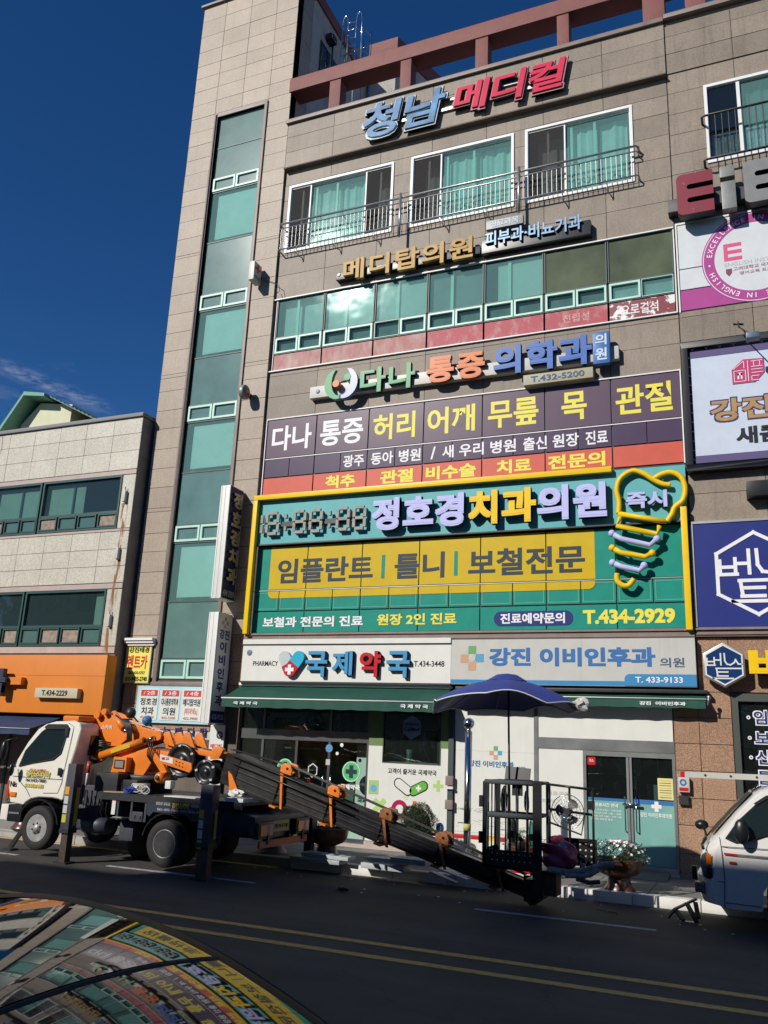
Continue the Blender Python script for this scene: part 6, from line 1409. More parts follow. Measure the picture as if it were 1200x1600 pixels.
for k in range(9):
    a0, a1 = radians(8+18*k), radians(8+18*(k+1)); R0, R1 = .46, .48
    fg.prism([(-9.43+R0*cos(a0),.46+R0*sin(a0)),(-9.43+R1*cos(a0),.46+R1*sin(a0)),(-9.43+R1*cos(a1),.46+R1*sin(a1)),(-9.43+R0*cos(a1),.46+R0*sin(a1))], 12.88, 13.45)
fg.build('mudguard', BLK, tk)
# rear body
MB().prism([(-8.55,.60),(-8.55,1.13),(-8.1,1.05),(-7.72,.98),(-7.72,.80),(-8.2,.62)], 12.95, 14.66).build('rear_body', TNVY, tk, bevel=.015)
rbp = MB().box(-7.78,-7.70,12.90,14.72,.70,.84).build('rear_beam', TGRY, tk)
for y0 in (12.92,14.20):
    lm = MB().box(-7.72,-7.62,y0,y0+.48,.64,.90).build('lamp_frame', DKM, tk, bevel=.01)
    MB().box(-7.62,-7.605,y0+.05,y0+.24,.69,.86).build('lamp_amber', MAT['lamp_amber'], lm); MB().box(-7.62,-7.605,y0+.24,y0+.34,.69,.86).build('lamp_red', MAT['lamp_red'], lm); MB().box(-7.62,-7.605,y0+.34,y0+.44,.69,.86).build('lamp_clear', mk('lamp_pale', (0.5,0.42,0.4), .2), lm)
npl = MB().box(-7.71,-7.69,13.50,14.05,.72,.90).build('number_plate', mk('plate_yellow', (0.40,0.32,0.08), .5), tk); text(npl, '전남 98 사 1105', 13.55, 14.0, .77, .85, KTXT, org=(-7.688,0,0), right=(0,1), bold=.02)
MB().box(-7.66,-7.62,12.98,14.62,.50,.61).build('under_bar', stripes('hazard_stripe', (0.50,0.10,0.03), (0.55,0.36,0.20), 1.6, (radians(45),0,0)), tk)
MB().box(-7.70,-7.6,13.2,13.25,.55,.72).box(-7.70,-7.6,14.4,14.45,.55,.72).build('bar_stay', DKM, tk)
# outriggers
HAZ = stripes('outrigger_hazard', (0.02,0.02,0.03), (0.55,0.38,0.04), 1.7, (0,radians(40),radians(90)))
def outrigger(x0, x1, y, ztop, foot=.52):
    o = MB().box(x0,x1,y,y+.20,foot,ztop).build('outrigger', TGRY, tk, bevel=.01)
    MB().box(x0+.02,x1-.02,y+.03,y+.17,.03,foot).build('jack_leg', mk('jack_brown', (0.075,0.055,0.045), .5, .4, var=.4, vscale=8), o)
    MB().box(x0-.01,x1+.01,y-.01,y+.21,foot-.02,foot+.05).build('collar', DKM, o); MB().box(x0-.05,x1+.05,y-.02,y+.22,0,.03).build('foot_plate', DKM, o)
    for k, mt in enumerate((MAT['sticker_orange'] if 'sticker_orange' in MAT else mk('sticker_orange', (0.70,0.30,0.02), .5), LGRY, LGRY, MAT['sticker_yellow'])):
        MB().box(x0+.01,x0+.10,y-.004,y,ztop-.52-k*.155,ztop-.39-k*.155).build('warning_sticker', mt, o)
    MB().box(x1,x1+.004,y+.02,y+.18,foot+.1,ztop-.4).build('hazard_tape', HAZ, o)
    return o
outrigger(-11.38,-11.20,12.52,1.66); outrigger(-8.52,-8.28,12.50,1.46)
MB().box(-11.36,-11.22,12.72,14.9,.72,.90).box(-8.48,-8.32,12.70,14.9,.62,.82).build('outrigger_beam', TGRY, tk)
o_ = MB().box(-11.38,-11.22,14.95,15.12,.4,1.3).build('outrigger', TGRY, tk); MB().box(-11.36,-11.24,14.97,15.1,.16,.4).build('jack_leg', DKM, o_)
o_ = MB().box(-7.86,-7.68,14.92,15.10,.5,1.2).build('outrigger', BLK, tk); MB().box(-7.84,-7.70,14.94,15.08,.16,.5).build('jack_leg', DKM, o_)
st = MB().obox((-12.95,13.4,.55),(-13.22,13.30,.06),.09,.07).box(-13.34,-13.12,13.2,13.4,.0,.03); st.build('front_stay', DKM, tk)
# crane base
tt = MB().lathe([(0,1.19),(.42,1.19),(.42,1.40),(.50,1.42),(.50,1.50),(0,1.50)], (-10.55,13.8,0), n=32); tt.build('turntable', TGRY, tk)
MB().lathe([(0,0),(.14,0),(.17,.18),(.0,.18)], (-10.32,13.25,1.19), n=18).build('white_drum', LGRY, tk); MB().box(-10.72,-10.52,13.12,13.14,1.22,1.40).build('notice_plate', LWHT, tk)
yc = 13.7
base = [(-11.15,1.50),(-11.10,1.72),(-11.02,1.82),(-10.62,2.0),(-10.30,2.0),(-10.05,1.78),(-9.88,1.58),(-10.0,1.54),(-10.22,1.78),(-10.36,1.55),(-10.40,1.50)]
for y0, y1 in ((13.38,13.44),(13.98,14.04)): MB().prism(base, y0, y1).build('base_plate', TORG, tk, bevel=.006)
MB().prism([(-11.10,1.50),(-11.05,1.74),(-10.55,1.92),(-10.40,1.55),(-10.40,1.50)], 13.44, 13.98).build('base_core', TORG, tk)
bx = MB().box(-10.98,-10.68,13.22,13.38,1.54,1.80).build('control_housing', TORG, tk, bevel=.015); ring(MB(), -10.94, -10.72, 1.60, 1.75, 13.205, 13.22, .015).build('gauge_frame', BLK, bx); MB().box(-10.925,-10.735,13.21,13.215,1.615,1.735).build('gauge_glass', mk('gauge_grey', (0.25,0.24,0.22), .2), bx)
upper = [(-11.76,2.36),(-11.72,2.55),(-11.62,2.62),(-11.50,2.60),(-11.35,2.55),(-10.85,2.40),(-10.22,2.27),(-10.16,2.20),(-10.25,2.13),(-10.80,1.96),(-11.08,1.84),(-11.30,1.95),(-11.58,2.06),(-11.68,2.2)]
for y0, y1 in ((13.46,13.50),(13.90,13.94)): MB().prism(upper, y0, y1).build('arm_plate', TORG, tk, bevel=.006)
MB().prism([(-11.60,2.15),(-11.45,2.50),(-10.85,2.36),(-10.25,2.22),(-10.8,2.0),(-11.1,1.9)], 13.50, 13.90).build('arm_core', TORG, tk)
MB().box(-11.66,-11.54,13.44,13.462,2.18,2.28).build('sticker', mk('sticker_magenta', (0.6,0.03,0.08), .5), tk); text(tk, '스카이', -11.55, -11.30, 2.28, 2.36, LWHT, y=13.457, bold=.04)
lk = [(-11.70,1.97),(-11.55,1.86),(-11.38,1.80),(-11.34,1.72),(-11.48,1.70),(-11.66,1.78)]
for y0, y1 in ((13.42,13.46),(13.94,13.98)): MB().prism(lk, y0, y1).build('link_plate', TORG, tk, bevel=.005)
rm = MB().cyl((-11.38,13.34,1.80),(-10.42,13.34,2.10),.075,n=16).build('lift_ram', TORG, tk); MB().cyl((-10.42,13.34,2.10),(-10.20,13.34,2.17),.035,n=10).build('ram_rod', STEEL, rm)
MB().obox((-11.1,13.264,1.885),(-10.68,13.264,2.016),.004,.075,up=(0,0,1)).build('ram_sticker', mk('sticker_gold', (0.62,0.42,0.03), .4), rm)
rm2 = MB().cyl((-11.42,13.6,2.58),(-10.98,13.42,2.30),.065,n=14).build('upper_ram', TORG, tk); MB().cyl((-11.0,13.42,2.31),(-10.88,13.40,2.24),.03,n=8).build('ram_rod', STEEL, rm2)
for (x, z, r) in ((-11.62,2.54,.07),(-11.46,2.60,.06),(-10.16,2.20,.08),(-11.40,1.78,.07),(-10.90,2.18,.05)): MB().cyl((x,13.36,z),(x,13.44,z),r,n=14).build('pivot_boss', TORG, tk)
hz = MB()
for k in range(5): hz.tube([(-11.2+.05*k,13.4,2.55-.03*k),(-11.0+.04*k,13.34,2.46),(-10.84+.03*k,13.33,2.30),(-10.80+.02*k,13.33,2.12-.02*k),(-10.95+.03*k,13.36,2.02)], .014, 5)
for k in range(4): hz.tube([(-11.2,13.36,1.95+.03*k),(-11.42,13.30,1.98+.03*k),(-11.60,13.28,1.86+.02*k),(-11.58,13.3,1.72-.03*k),(-11.35,13.36,1.70)], .014, 5)
for k in range(3): hz.tube([(-10.34+.05*k,13.36,2.15),(-10.30+.04*k,13.32,2.0),(-10.32+.03*k,13.33,1.85),(-10.2,13.36,1.7),(-10.1,13.38,1.62)], .012, 5)
hz.build('hydraulic_hose', BLK, tk, kind='stuff')
# work lamps
for x, z, r in ((-11.0,2.60,.10),(-10.60,2.47,.09)):
    w2 = MB().lathe([(0.001,-.06),(r*.6,-.05),(r,.0),(r*1.05,.05),(r,.06)], (x,13.55,z), 'y', 18); w2.build('work_lamp', CHRM if x > -10.8 else DKM, tk)
    MB().cyl((x,13.6,z-.02),(x+.1,13.7,z-.16),.015,n=6).build('lamp_stay', DKM, tk)
MB().obox((-11.0,13.6,2.46),(-10.2,13.6,2.28),.06,.02).build('top_rail', LGRY, tk)
# yoke, reels
for k in range(4): MB().prism([(-10.02+.22*k,2.06),(-10.10+.22*k,2.18),(-10.05+.22*k,2.28),(-9.95+.22*k,2.29),(-9.86+.22*k,2.12),(-9.80+.22*k,2.02)], 13.42+.06*(k%2), 13.47+.06*(k%2)).build('yoke_plate', TORG, tk, bevel=.006)
MB().obox((-10.05,13.7,2.04),(-8.80,13.7,1.90),.42,.10).build('reel_beam', TORG, tk, bevel=.01)
MB().prism([(-10.1,1.70),(-10.38,1.86),(-10.36,1.98),(-9.9,1.92),(-9.8,1.66),(-9.92,1.52)], 13.46, 13.9).build('swing_block', TORG, tk, bevel=.01)
for cx, cz_, r, y0 in ((-9.60,1.79,.30,13.36),(-9.05,1.62,.215,13.34)):
    rl_ = MB().lathe([(0.001,0),(r*.3,0),(r*.32,.02),(r*.75,.03),(r*.8,-.0),(r,0),(r,.03),(r*.55,.05),(r*.55,.30),(r,.32),(r,.35),(0.001,.35)], (cx,y0,cz_), 'y', 36).build('cable_reel', BLK, tk)
    st_ = MB()
    for k in range(5): a = 2*pi*k/5+.5; st_.obox((cx+r*.86*cos(a)-.02,y0-.006,cz_+r*.86*sin(a)),(cx+r*.86*cos(a)+.03,y0-.006,cz_+r*.86*sin(a)+.012),.004,.035,up=(0,0,1))
    st_.build('reel_marks', LGRY, rl_, kind='stuff')
op = MB().prism([(-10.00,1.90),(-9.30,1.76),(-9.28,1.66),(-9.33,1.60),(-9.98,1.74)], 13.27, 13.31).build('reel_arm', TORG, tk, bevel=.006)
MB().prism([(-9.98,1.885),(-9.70,1.825),(-9.69,1.73),(-9.97,1.775)], 13.264, 13.27).build('arm_label', LWHT, op); text(op, '경고', -9.95, -9.78, 1.79, 1.84, REDL, y=13.263, bold=.04)
for k in range(6): MB().cyl((-9.62+.07*(k%3),13.262,1.78-.06*(k//3)-.015*(k%3)),(-9.62+.07*(k%3),13.27,1.78-.06*(k//3)-.015*(k%3)),.012,n=8).build('bolt', BLK, op)
MB().lathe([(0.001,0),(.05,0),(.09,.03),(.10,.08),(.10,.26),(0.001,.26)], (-9.97,13.24,1.48), 'y', 20).build('winch_motor', TORG, tk); MB().lathe([(0.001,-.02),(.04,-.02),(.045,.0)], (-9.97,13.24,1.48), 'y', 12).build('motor_cap', DKM, tk)
MB().box(-9.84,-9.72,13.30,13.45,1.30,1.44).build('white_canister', LWHT, tk, bevel=.02)
for pts in ([(-9.02,1.84),(-9.0,2.02),(-8.86,2.07),(-8.76,2.02),(-8.84,1.86)],[(-8.62,1.66),(-8.54,1.60),(-8.36,1.30),(-8.42,1.22),(-8.56,1.28)]): MB().prism(pts, 13.42, 13.50).build('boom_bracket', TORG, tk, bevel=.006)
# boom: nested telescopic sections, each thinner than the last, running down to the right
A = Vector((-8.75, 1.72)); Bp = Vector((-3.22, .19)); bd = (Bp-A).normalized(); bn = Vector((-bd.y, bd.x)); BL = (Bp-A).length
secs = [(0,.20,.52,.50),(.15,.37,.44,.44),(.32,.545,.37,.38),(.50,.72,.31,.33),(.68,.885,.26,.28),(.85,1.0,.22,.24)]
boom = MB().obox((A.x,13.7,A.y),(A.x+bd.x*.3,13.7,A.y+bd.y*.3),.5,.5,up=(bn.x,0,bn.y)).build('boom', GREASE, tk)
for k, (t0, t1, hh, ww) in enumerate(secs):
    p0 = A+bd*BL*t0; p1 = A+bd*BL*t1; up = (bn.x,0,bn.y)
    mt_b = mk('boom_upper', (0.040,0.039,0.038), .38, .35, var=.4, vscale=6, dirt=.4) if k < 2 else mk('boom_dark', (0.020,0.022,0.028), .36, .35, var=.4, vscale=5)
    s_ = MB().obox((p0.x,13.7,p0.y),(p1.x,13.7,p1.y),ww-.03,hh-.02,up=up).build('boom_section', mt_b, boom, bevel=.012, seg=1)
    rb_s = MB()
    for q, th_q in ((-hh/2+.02,.045),(-hh*.17,.014),(hh*.05,.014),(hh*.24,.020),(hh/2-.02,.045)):
        a = p0+bn*q; c2 = p1+bn*q; rb_s.obox((a.x,13.7-ww/2+.010,a.y),(c2.x,13.7-ww/2+.010,c2.y),.03,th_q,up=up).obox((a.x,13.7+ww/2-.010,a.y),(c2.x,13.7+ww/2-.010,c2.y),.03,th_q,up=up)
    rb_s.build('edge_rail', GREASE, boom, kind='stuff')
for k, (t, hh, ww) in enumerate(((.205,.54,.54),(.375,.45,.48),(.55,.38,.43),(.725,.33,.38),(.89,.28,.33))):
    c2 = A+bd*BL*t; y0, y1 = 13.7-ww/2-.02, 13.7+ww/2+.02; mt = TORG if k < 2 else mk('orange_brown', (0.25,0.08,0.02), .6, var=.5, vscale=9)  # darker brownish orange from the third collar on
    def P(a, q): v = c2+bd*a+bn*q; return (v.x, v.y)
    col_ = MB().prism([P(.15,-hh/2),P(.19,-hh/2),P(.02,hh/2),P(-.03,hh/2)], y0, y0+.04).prism([P(-.06,-hh/2-.03),P(.06,-hh/2-.03),P(.06,-hh/2),P(-.06,-hh/2)], y0, y1).prism([P(-.05,-hh/2),P(.05,-hh/2),P(.05,hh/2),P(-.05,hh/2)], y1-.05, y1)
    cl_ = col_.build('boom_collar', mt, tk)
    for yy_ in (13.55, 13.80): MB().prism([P(-.12,hh/2),P(-.14,hh/2+.10),P(-.08,hh/2+.16),P(.04,hh/2+.16),P(.09,hh/2+.09),P(.10,hh/2)], yy_, yy_+.05).build('pulley_bracket', mt, cl_, bevel=.006)
    v = P(0,hh/2+.09); MB().cyl((v[0],13.56,v[1]),(v[0],13.88,v[1]),.035,n=12).build('pulley', DKM, cl_); MB().cyl((v[0],13.535,v[1]),(v[0],13.56,v[1]),.02,n=8).build('pin', GREASE, cl_)
wr = MB()
for dy in (-.05,.02,.08):
    wr.tube([(-8.75,13.7+dy,2.02),(-7.55,13.7+dy,1.80),(-6.62,13.7+dy,1.50),(-5.65,13.7+dy,1.19),(-4.72,13.7+dy,.88),(-3.8,13.7+dy,.56),(-3.4,13.7+dy,.42)], .009, 5)
for q in (.10,-.02): wr.tube([(A.x+.2,13.41,A.y+q+.1),(A.x+1.4,13.41,A.y-.33+q+.1),(A.x+2.6,13.44,A.y-.68+q+.06)], .012, 5)
wr.build('wire_rope', GREASE, tk)
tip = MB().cyl((-3.26,13.50,.12),(-3.26,13.90,.12),.09,n=16).cyl((-3.12,13.55,.18),(-3.12,13.85,.18),.06,n=12); tip.build('tip_roller', DKM, tk)
MB().box(-3.38,-3.16,13.48,13.52,.08,.44).box(-3.38,-3.16,13.88,13.92,.08,.44).box(-3.30,-3.22,13.44,13.50,.20,.30).build('tip_bracket', GREASE, tk)
# basket
bkt = MB(); R_ = .022
def bar(a, b, r=R_): bkt.cyl(a, b, r, n=8)
x0, x1, y0, y1, z0, z1 = -3.94, -3.16, 13.45, 14.15, .60, 1.73
for x in (x0, x1):
    for y in (y0, y1): bkt.box(x-.03,x+.03,y-.03,y+.03,z0-.05,z1)
for z in (z1, 1.27):
    bar((x0,y0,z),(x1,y0,z)); bar((x0,y1,z),(x1,y1,z)); bar((x0,y0,z),(x0,y1,z)); bar((x1,y0,z),(x1,y1,z))
for k in range(1,5): x = x0+(x1-x0)*k/5; bar((x,y0,z0),(x,y0,z1),.012); bar((x,y1,z0),(x,y1,z1),.012)
for k in range(1,4): y = y0+(y1-y0)*k/4; bar((x0,y,z0),(x0,y,z1),.012)
bkt.box(-3.22,-3.10,13.40,13.46,.30,1.76)
bk_o = bkt.build('basket_frame', BLK, tk)
MB().cyl((x0+.05,y0-.01,1.27),(x1-.05,y0-.01,1.27),.04,n=10).cyl((x0,y0-.01,z1),(x1+.05,y0-.01,z1),.034,n=10).build('padded_rail', mk('foam_grey', (0.06,0.07,0.08), .9, bump=.4, bscale=30), bk_o)
MB().box(x0-.02,x1+.02,y0-.03,y0-.02,z0-.05,.80).build('kick_plate', BLK, bk_o); MB().box(x0-.02,x0-.01,y0,y1,z0-.05,.80).build('kick_plate', BLK, bk_o); MB().box(-3.14,-2.44,14.10,14.11,.60,.98).build('kick_plate', BLK, bk_o)
hl_ = MB()
for i in range(9):
    for j in range(2): hl_.lathe([(0.001,-.001),(.011,-.001),(.011,.0)], (x0+.12+.08*i, y0-.032, .66+.09*j), 'y', 8)
for i in range(8):
    for j in range(4): hl_.lathe([(0.001,-.001),(.016,-.001),(.016,.0)], (-3.08+.08*i, 14.098, .66+.08*j), 'y', 8)
hl_.build('punched_holes', LGRY, bk_o, kind='stuff')
MB().box(-3.96,-2.42,13.42,14.2,.54,.575).build('platform', DKM, bk_o)
for z in (1.45,.95): MB().box(x0-.08,x0-.02,y0-.05,y0+.02,z-.08,z+.08).build('hinge', BLK, bk_o)
gt = MB()
for a, b in (((-3.10,13.95,1.72),(-2.46,13.95,1.68)),((-3.10,13.95,.60),(-3.10,13.95,1.73)),((-2.46,13.95,.60),(-2.46,13.95,1.70)),((-2.80,13.95,.60),(-2.80,13.95,1.70)),((-3.10,13.95,1.37),(-2.46,13.95,1.33))): gt.cyl(a, b, .018, n=8)
gt.box(-2.53,-2.44,13.92,13.99,1.40,1.52); gt.build('side_gate', BLK, bk_o)
MB().box(-3.12,-2.90,13.46,13.80,.24,.56).build('basket_mount', mk('mount_brown', (0.10,0.045,0.02), .5, var=.4, vscale=6), bk_o, bevel=.02)
# things carried in the basket
fan = thing('metal_fan', 'round wire fan with dark blades clipped to the open side gate of the lift basket', 'fan', (-2.78,13.8,1.0))
fx, fy, fz = -2.80, 13.80, 1.36
gr_ = MB()
for r in (.235,.19,.14,.08): gr_.tube([(fx+r*cos(2*pi*k/28),fy-.02*(r<.2),fz+r*sin(2*pi*k/28)) for k in range(28)], .006 if r > .2 else .003, 4, closed=True)
for k in range(30): a = 2*pi*k/30; gr_.tube([(fx+.04*cos(a),fy-.05,fz+.04*sin(a)),(fx+.15*cos(a+.15),fy-.04,fz+.15*sin(a+.15)),(fx+.235*cos(a+.25),fy,fz+.235*sin(a+.25))], .0022, 3)
gr_.build('guard', STEEL, fan)
bl = MB()
for k in range(3):
    a0 = 2*pi*k/3+.9; vs = [(fx+.03*cos(a0),fy+.03,fz+.03*sin(a0))]
    for j in range(7): a = a0-.5+1.15*j/6; r = .19*(.85+.15*sin(pi*j/6)); vs.append((fx+r*cos(a),fy+.02+.05*j/6,fz+r*sin(a)))
    bl.add(vs, [tuple(range(8))])
bl.build('blades', DKM, fan); MB().cyl((fx,fy-.06,fz),(fx,fy+.16,fz),.045,n=14).build('motor', DKM, fan)
MB().tube([(fx-.25,fy,fz),(fx-.28,fy,fz-.16),(fx+.20,fy-.03,fz-.30),(fx+.25,fy,fz)], .014, 6).build('stand', DKM, fan)
bag = thing('pink_rubbish_bag', 'crumpled dark pink plastic bag with an open top lying on the basket platform', 'bag', (-2.88,13.6,.575))
def crumple(c, sc, mat, name, parent, seed, n=22, k=14, amp=.16, top=None):
    rnd = random.Random(seed); ph = [(rnd.uniform(0,6),rnd.uniform(2,7),rnd.uniform(2,7),rnd.uniform(2,7)) for _ in range(6)]
    b = MB(); b.ball((0,0,0), 1, n=n, k=k); vs = []
    for x, y, z in b.v:
        a = 1+amp*sum(sin(p[0]+p[1]*x+p[2]*y+p[3]*z) for p in ph)/3
        z2 = max(z*a, -.75); vs.append((c[0]+x*a*sc[0], c[1]+y*a*sc[1], c[2]+z2*sc[2]))
    b.v = vs; b.sm = [False]*len(b.f); return b.build(name, mat, parent)
crumple((-2.88,13.62,.76), (.26,.22,.22), mk('bag_pink', (0.28,0.035,0.09), .35, var=.3, vscale=8), 'bag', bag, 5)
crumple((-2.84,13.55,.86), (.09,.09,.10), mk('bag_contents', (0.30,0.33,0.33), .5, var=.6, vscale=30), 'contents', bag, 9, 12, 8)
crumple((-2.92,13.66,.97), (.10,.08,.07), MAT['bag_pink'], 'bag_neck', bag, 12, 12, 8)
pc = thing('plastic_cup', 'clear takeaway cup standing right of the pink bag on the platform', 'cup', (-2.56,13.6,.575))
MB().lathe([(0.001,0),(.035,0),(.05,.16),(.055,.17),(.04,.20),(0.001,.21)], (-2.56,13.6,.575), n=16).build('cup', GCLR, pc); MB().lathe([(.001,.01),(.036,.01),(.046,.12),(.001,.12)], (-2.56,13.6,.575), n=14).build('drink', mk('drink_grey', (0.2,0.2,0.18), .3), pc)
rg = thing('tarpaulin_roll', 'dirty pale cloth roll hanging over the right end of the basket platform', 'cloth roll', (-2.5,13.5,.55))
MB().tube([(-3.0,13.44,.60),(-2.72,13.40,.58),(-2.48,13.38,.63),(-2.25,13.42,.72),(-2.10,13.45,.74)], .045, 8).tube([(-2.75,13.36,.55),(-2.5,13.34,.56),(-2.3,13.36,.66)], .035, 8).build('roll', mk('dirty_cloth', (0.26,0.25,0.23), .9, var=.4, vscale=14, bump=.4), rg)
MB().tube([(-2.6,13.34,.52),(-2.42,13.33,.49),(-2.28,13.34,.51)], .03, 8).build('dark_end', mk('cloth_maroon', (0.10,0.04,0.05), .8), rg)
lt = thing('control_panel', 'black control panel with an open lid on top of the lift basket', 'control panel', (-3.55,13.7,1.73))
MB().obox((-3.66,13.62,1.76),(-3.30,13.62,1.76),.26,.03).build('base', BLK, lt); MB().obox((-3.72,13.76,1.86),(-3.34,13.76,1.84),.02,.19,up=(0,.2,1)).build('lid', DKM, lt)
MB().box(-3.55,-3.40,13.50,13.54,1.55,1.70).build('switch_box', DKM, lt)
tarps = MB(); random.seed(5)
tp = thing('stuff_hung_in_basket', 'dark gloves, bottles and straps hanging inside the bars of the lift basket', 'tools', (-3.6,13.8,.6))
for k, (x, z, w_, h) in enumerate(((-3.78,1.45,.10,.42),(-3.66,1.05,.12,.5),(-3.44,1.45,.08,.35),(-3.36,1.0,.12,.45),(-3.55,.82,.16,.24),(-3.75,.80,.10,.2))):
    crumple((x,13.9+.02*k,z),(w_/2,.06,h/2),(BLK,DKM,TGRY,mk('bottle_teal', (0.06,0.16,0.14), .3),DKM,LGRY)[k],'item',tp,k,10,8,.12)
# umbrella over the basket
um = thing('blue_umbrella', 'big worn blue parasol with pale piping shading the lift basket', 'umbrella', (-3.68,13.9,.6))
MB().cyl((-3.66,13.9,.60),(-3.70,13.9,3.22),.016,n=8).build('pole', GREASE, um)
def umb_pt(a, t):
    R0 = 1.19; r = R0*t
    sc = 1-.05*abs(sin(4*a))*t*t+.03*sin(3*a+1)*t*t
    x = -3.72+r*sc*cos(a)*(1.02 if cos(a) < 0 else .95); y = 13.9+r*sc*sin(a)*.9
    z = 3.26-.12*t-.31*t*t+ .06*t*t*abs(sin(4*a)) - .10*t*t*max(0,-cos(a)) - .04*t*t*max(0,cos(a)) + .12*t*t*max(0, sin(-a)) + .03*t*t*sin(5*a+2)
    return (x, y, z)
b = MB(); b.smooth = True; NA, NT = 64, 8; vs = [umb_pt(0,0)]
for j in range(1, NT+1):
    for i in range(NA): vs.append(umb_pt(2*pi*i/NA+pi/8, j/NT))
fs = [(0,1+i,1+(i+1)%NA) for i in range(NA)]
for j in range(NT-1):
    for i in range(NA): a = 1+j*NA+i; c2 = 1+j*NA+(i+1)%NA; fs.append((a,a+NA,c2+NA,c2))
b.add(vs, fs); cn_ = b.build('canopy', UMBB, um)
MB().tube([umb_pt(2*pi*i/NA+pi/8, 1.0) for i in range(NA)], .010, 5, closed=True).build('piping', LWHT, cn_)
b = MB(); b.smooth = True; vs = [(-3.72,13.9,3.33)]
for j in (1,2): 
    for i in range(24): a = 2*pi*i/24; vs.append((-3.72+.155*j*cos(a), 13.9+.14*j*sin(a), 3.33-.03*j*j+.012*abs(sin(4*a))))
fs = [(0,1+i,1+(i+1)%24) for i in range(24)]+[(1+i,25+i,25+(i+1)%24,1+(i+1)%24) for i in range(24)]
b.add(vs, fs); b.build('vent_cap', UMBB, cn_)
for k in range(8): MB().tube([tuple(Vector(umb_pt(2*pi*k/8+pi/8, t))-Vector((0,0,.015))) for t in (.05,.3,.6,.98)], .006, 4).build('rib', DKM, um)
crumple(umb_pt(-.12, 1.0), (.13,.10,.10), LGRY, 'torn_edge', um, 21, 12, 8, .3)

# ================================================================== WHITE VAN AT THE RIGHT
vn = thing('white_van', 'white cab-over delivery van cut off by the right edge, facing the ladder truck', 'van', (0.9,14.1,0))
vp = [(-.90,.34),(-.955,.46),(-.96,.68),(-.915,.74),(-.905,.90),(-.875,1.02),(-.78,1.14),(-.70,1.225),(-.43,1.53),(-.17,1.79),(-.05,1.86),(.12,1.90),(.6,1.93),(2.9,1.93),(3.0,1.85),(3.0,.45),(2.4,.36),(.62,.32),(.60,.55),(.50,.72),(.32,.80),(.14,.78),(-.02,.68),(-.11,.55),(-.14,.31),(-.58,.30)]
def vdef(x, y, z):
    t = max(0, (-.25-x)/.7); ins = .20*t*t; ins += max(0, z-1.15)*.09
    s_ = max(-1, min(1, (14.1-y)/.85)); return (x-.03*(1-s_*s_), y+ins*s_, z)
vb = MB().prism(vp, 13.25, 14.95)
# subdivide long front edges by using a lofted body so that the nose is rounded
vb = MB(); vb.smooth = True; NS = 14; n = len(vp)
for j in range(NS+1):
    s_ = -1+2*j/NS; yy_ = 14.1+.85*s_*(1-.04*abs(s_)**8)
    for x, z in vp:
        k = abs(s_)**5; xx = x+(.22*k if x < -.1 else 0)*max(0,(-.1-x)/.85)
        ins = max(0, z-1.15)*.09*s_ - (.03*abs(s_)**20)*s_
        zz = z-(.05*k if z > 1.7 else 0)
        vb.v.append((xx, yy_-ins, zz))
for j in range(NS):
    for i in range(n): a = j*n+i; b_ = j*n+(i+1)%n; vb.f.append([a,a+n,b_+n,b_]); vb.mi.append(0); vb.sm.append(True)
vb.f.append(list(range(n))); vb.mi.append(0); vb.sm.append(False); vb.f.append([NS*n+i for i in range(n-1,-1,-1)]); vb.mi.append(0); vb.sm.append(False)
vbo = vb.build('body', VWHT, vn, bevel=.012, seg=2, clean=True)
def vside(pts, name, mat, parent=vbo, d=.006, off=.0, bev=0):
    b = MB().prism(pts, 13.25-d, 13.25)
    return b.deform(lambda x,y,z: (x, y+max(0, z-1.15)*.09-off, z)).build(name, mat, parent, bevel=bev)
vwin = [(-.52,1.20),(-.36,1.42),(-.13,1.64),(.0,1.72),(.12,1.75),(.66,1.76),(.66,1.33),(.2,1.31),(-.05,1.26),(-.25,1.18),(-.40,1.16)]
vside(grow(vwin,.05), 'window_seal', RUB, off=.001); vside(vwin, 'side_window', CABG, off=.007)
vside([(-.16,1.66),(.0,1.77),(.14,1.80),(.66,1.81),(.66,1.77),(.12,1.755),(.0,1.725),(-.13,1.64)], 'rain_visor', BLK, off=.014, d=.02)
MB().ball((-.33,13.10,1.30),.13,(.75,.45,1.25)).build('mirror', BLK, vbo); MB().tube([(-.36,13.2,1.2),(-.33,13.1,1.25)], .02, 6).build('mirror_arm', BLK, vbo)
MB().prism([(-.735,1.235),(-.47,1.55),(-.21,1.80),(-.17,1.79),(-.43,1.53),(-.70,1.225)], 13.46, 14.74).deform(lambda x,y,z:(x-.012,y,z+.006)).build('windscreen', mk('screen_grey', (0.06,0.065,0.065), .06, spec=.8), vbo)
MB().tube([(-.80,13.5,1.17),(-.66,13.9,1.34),(-.50,14.1,1.50)], .012, 5).tube([(-.80,13.42,1.16),(-.85,13.34,1.08),(-.83,13.32,1.02)], .02, 6).build('wiper', BLK, vbo)
MB().ball((-.86,13.62,1.32),.085,(1.1,.9,.8)).build('front_mirror', BLK, vbo); MB().tube([(-.84,13.62,1.30),(-.80,13.55,1.20),(-.84,13.5,1.12)], .015, 6).build('mirror_stalk', BLK, vbo)
hl = MB().prism([(-.77,1.0),(-.84,.95),(-.865,.84),(-.83,.67),(-.73,.65),(-.72,.82)], 13.265, 13.5).deform(lambda x,y,z:(x-.02,y-.01,z)).build('headlight', mk('lamp_chrome', (0.30,0.31,0.32), .1, .7, var=.5, vscale=14), vbo, bevel=.02)
MB().box(-.80,-.735,13.245,13.262,.84,.97).build('indicator', MAT['lamp_amber'], hl, bevel=.01); MB().box(-.80,-.73,13.246,13.258,.67,.80).build('lamp_black', BLK, hl, bevel=.01)
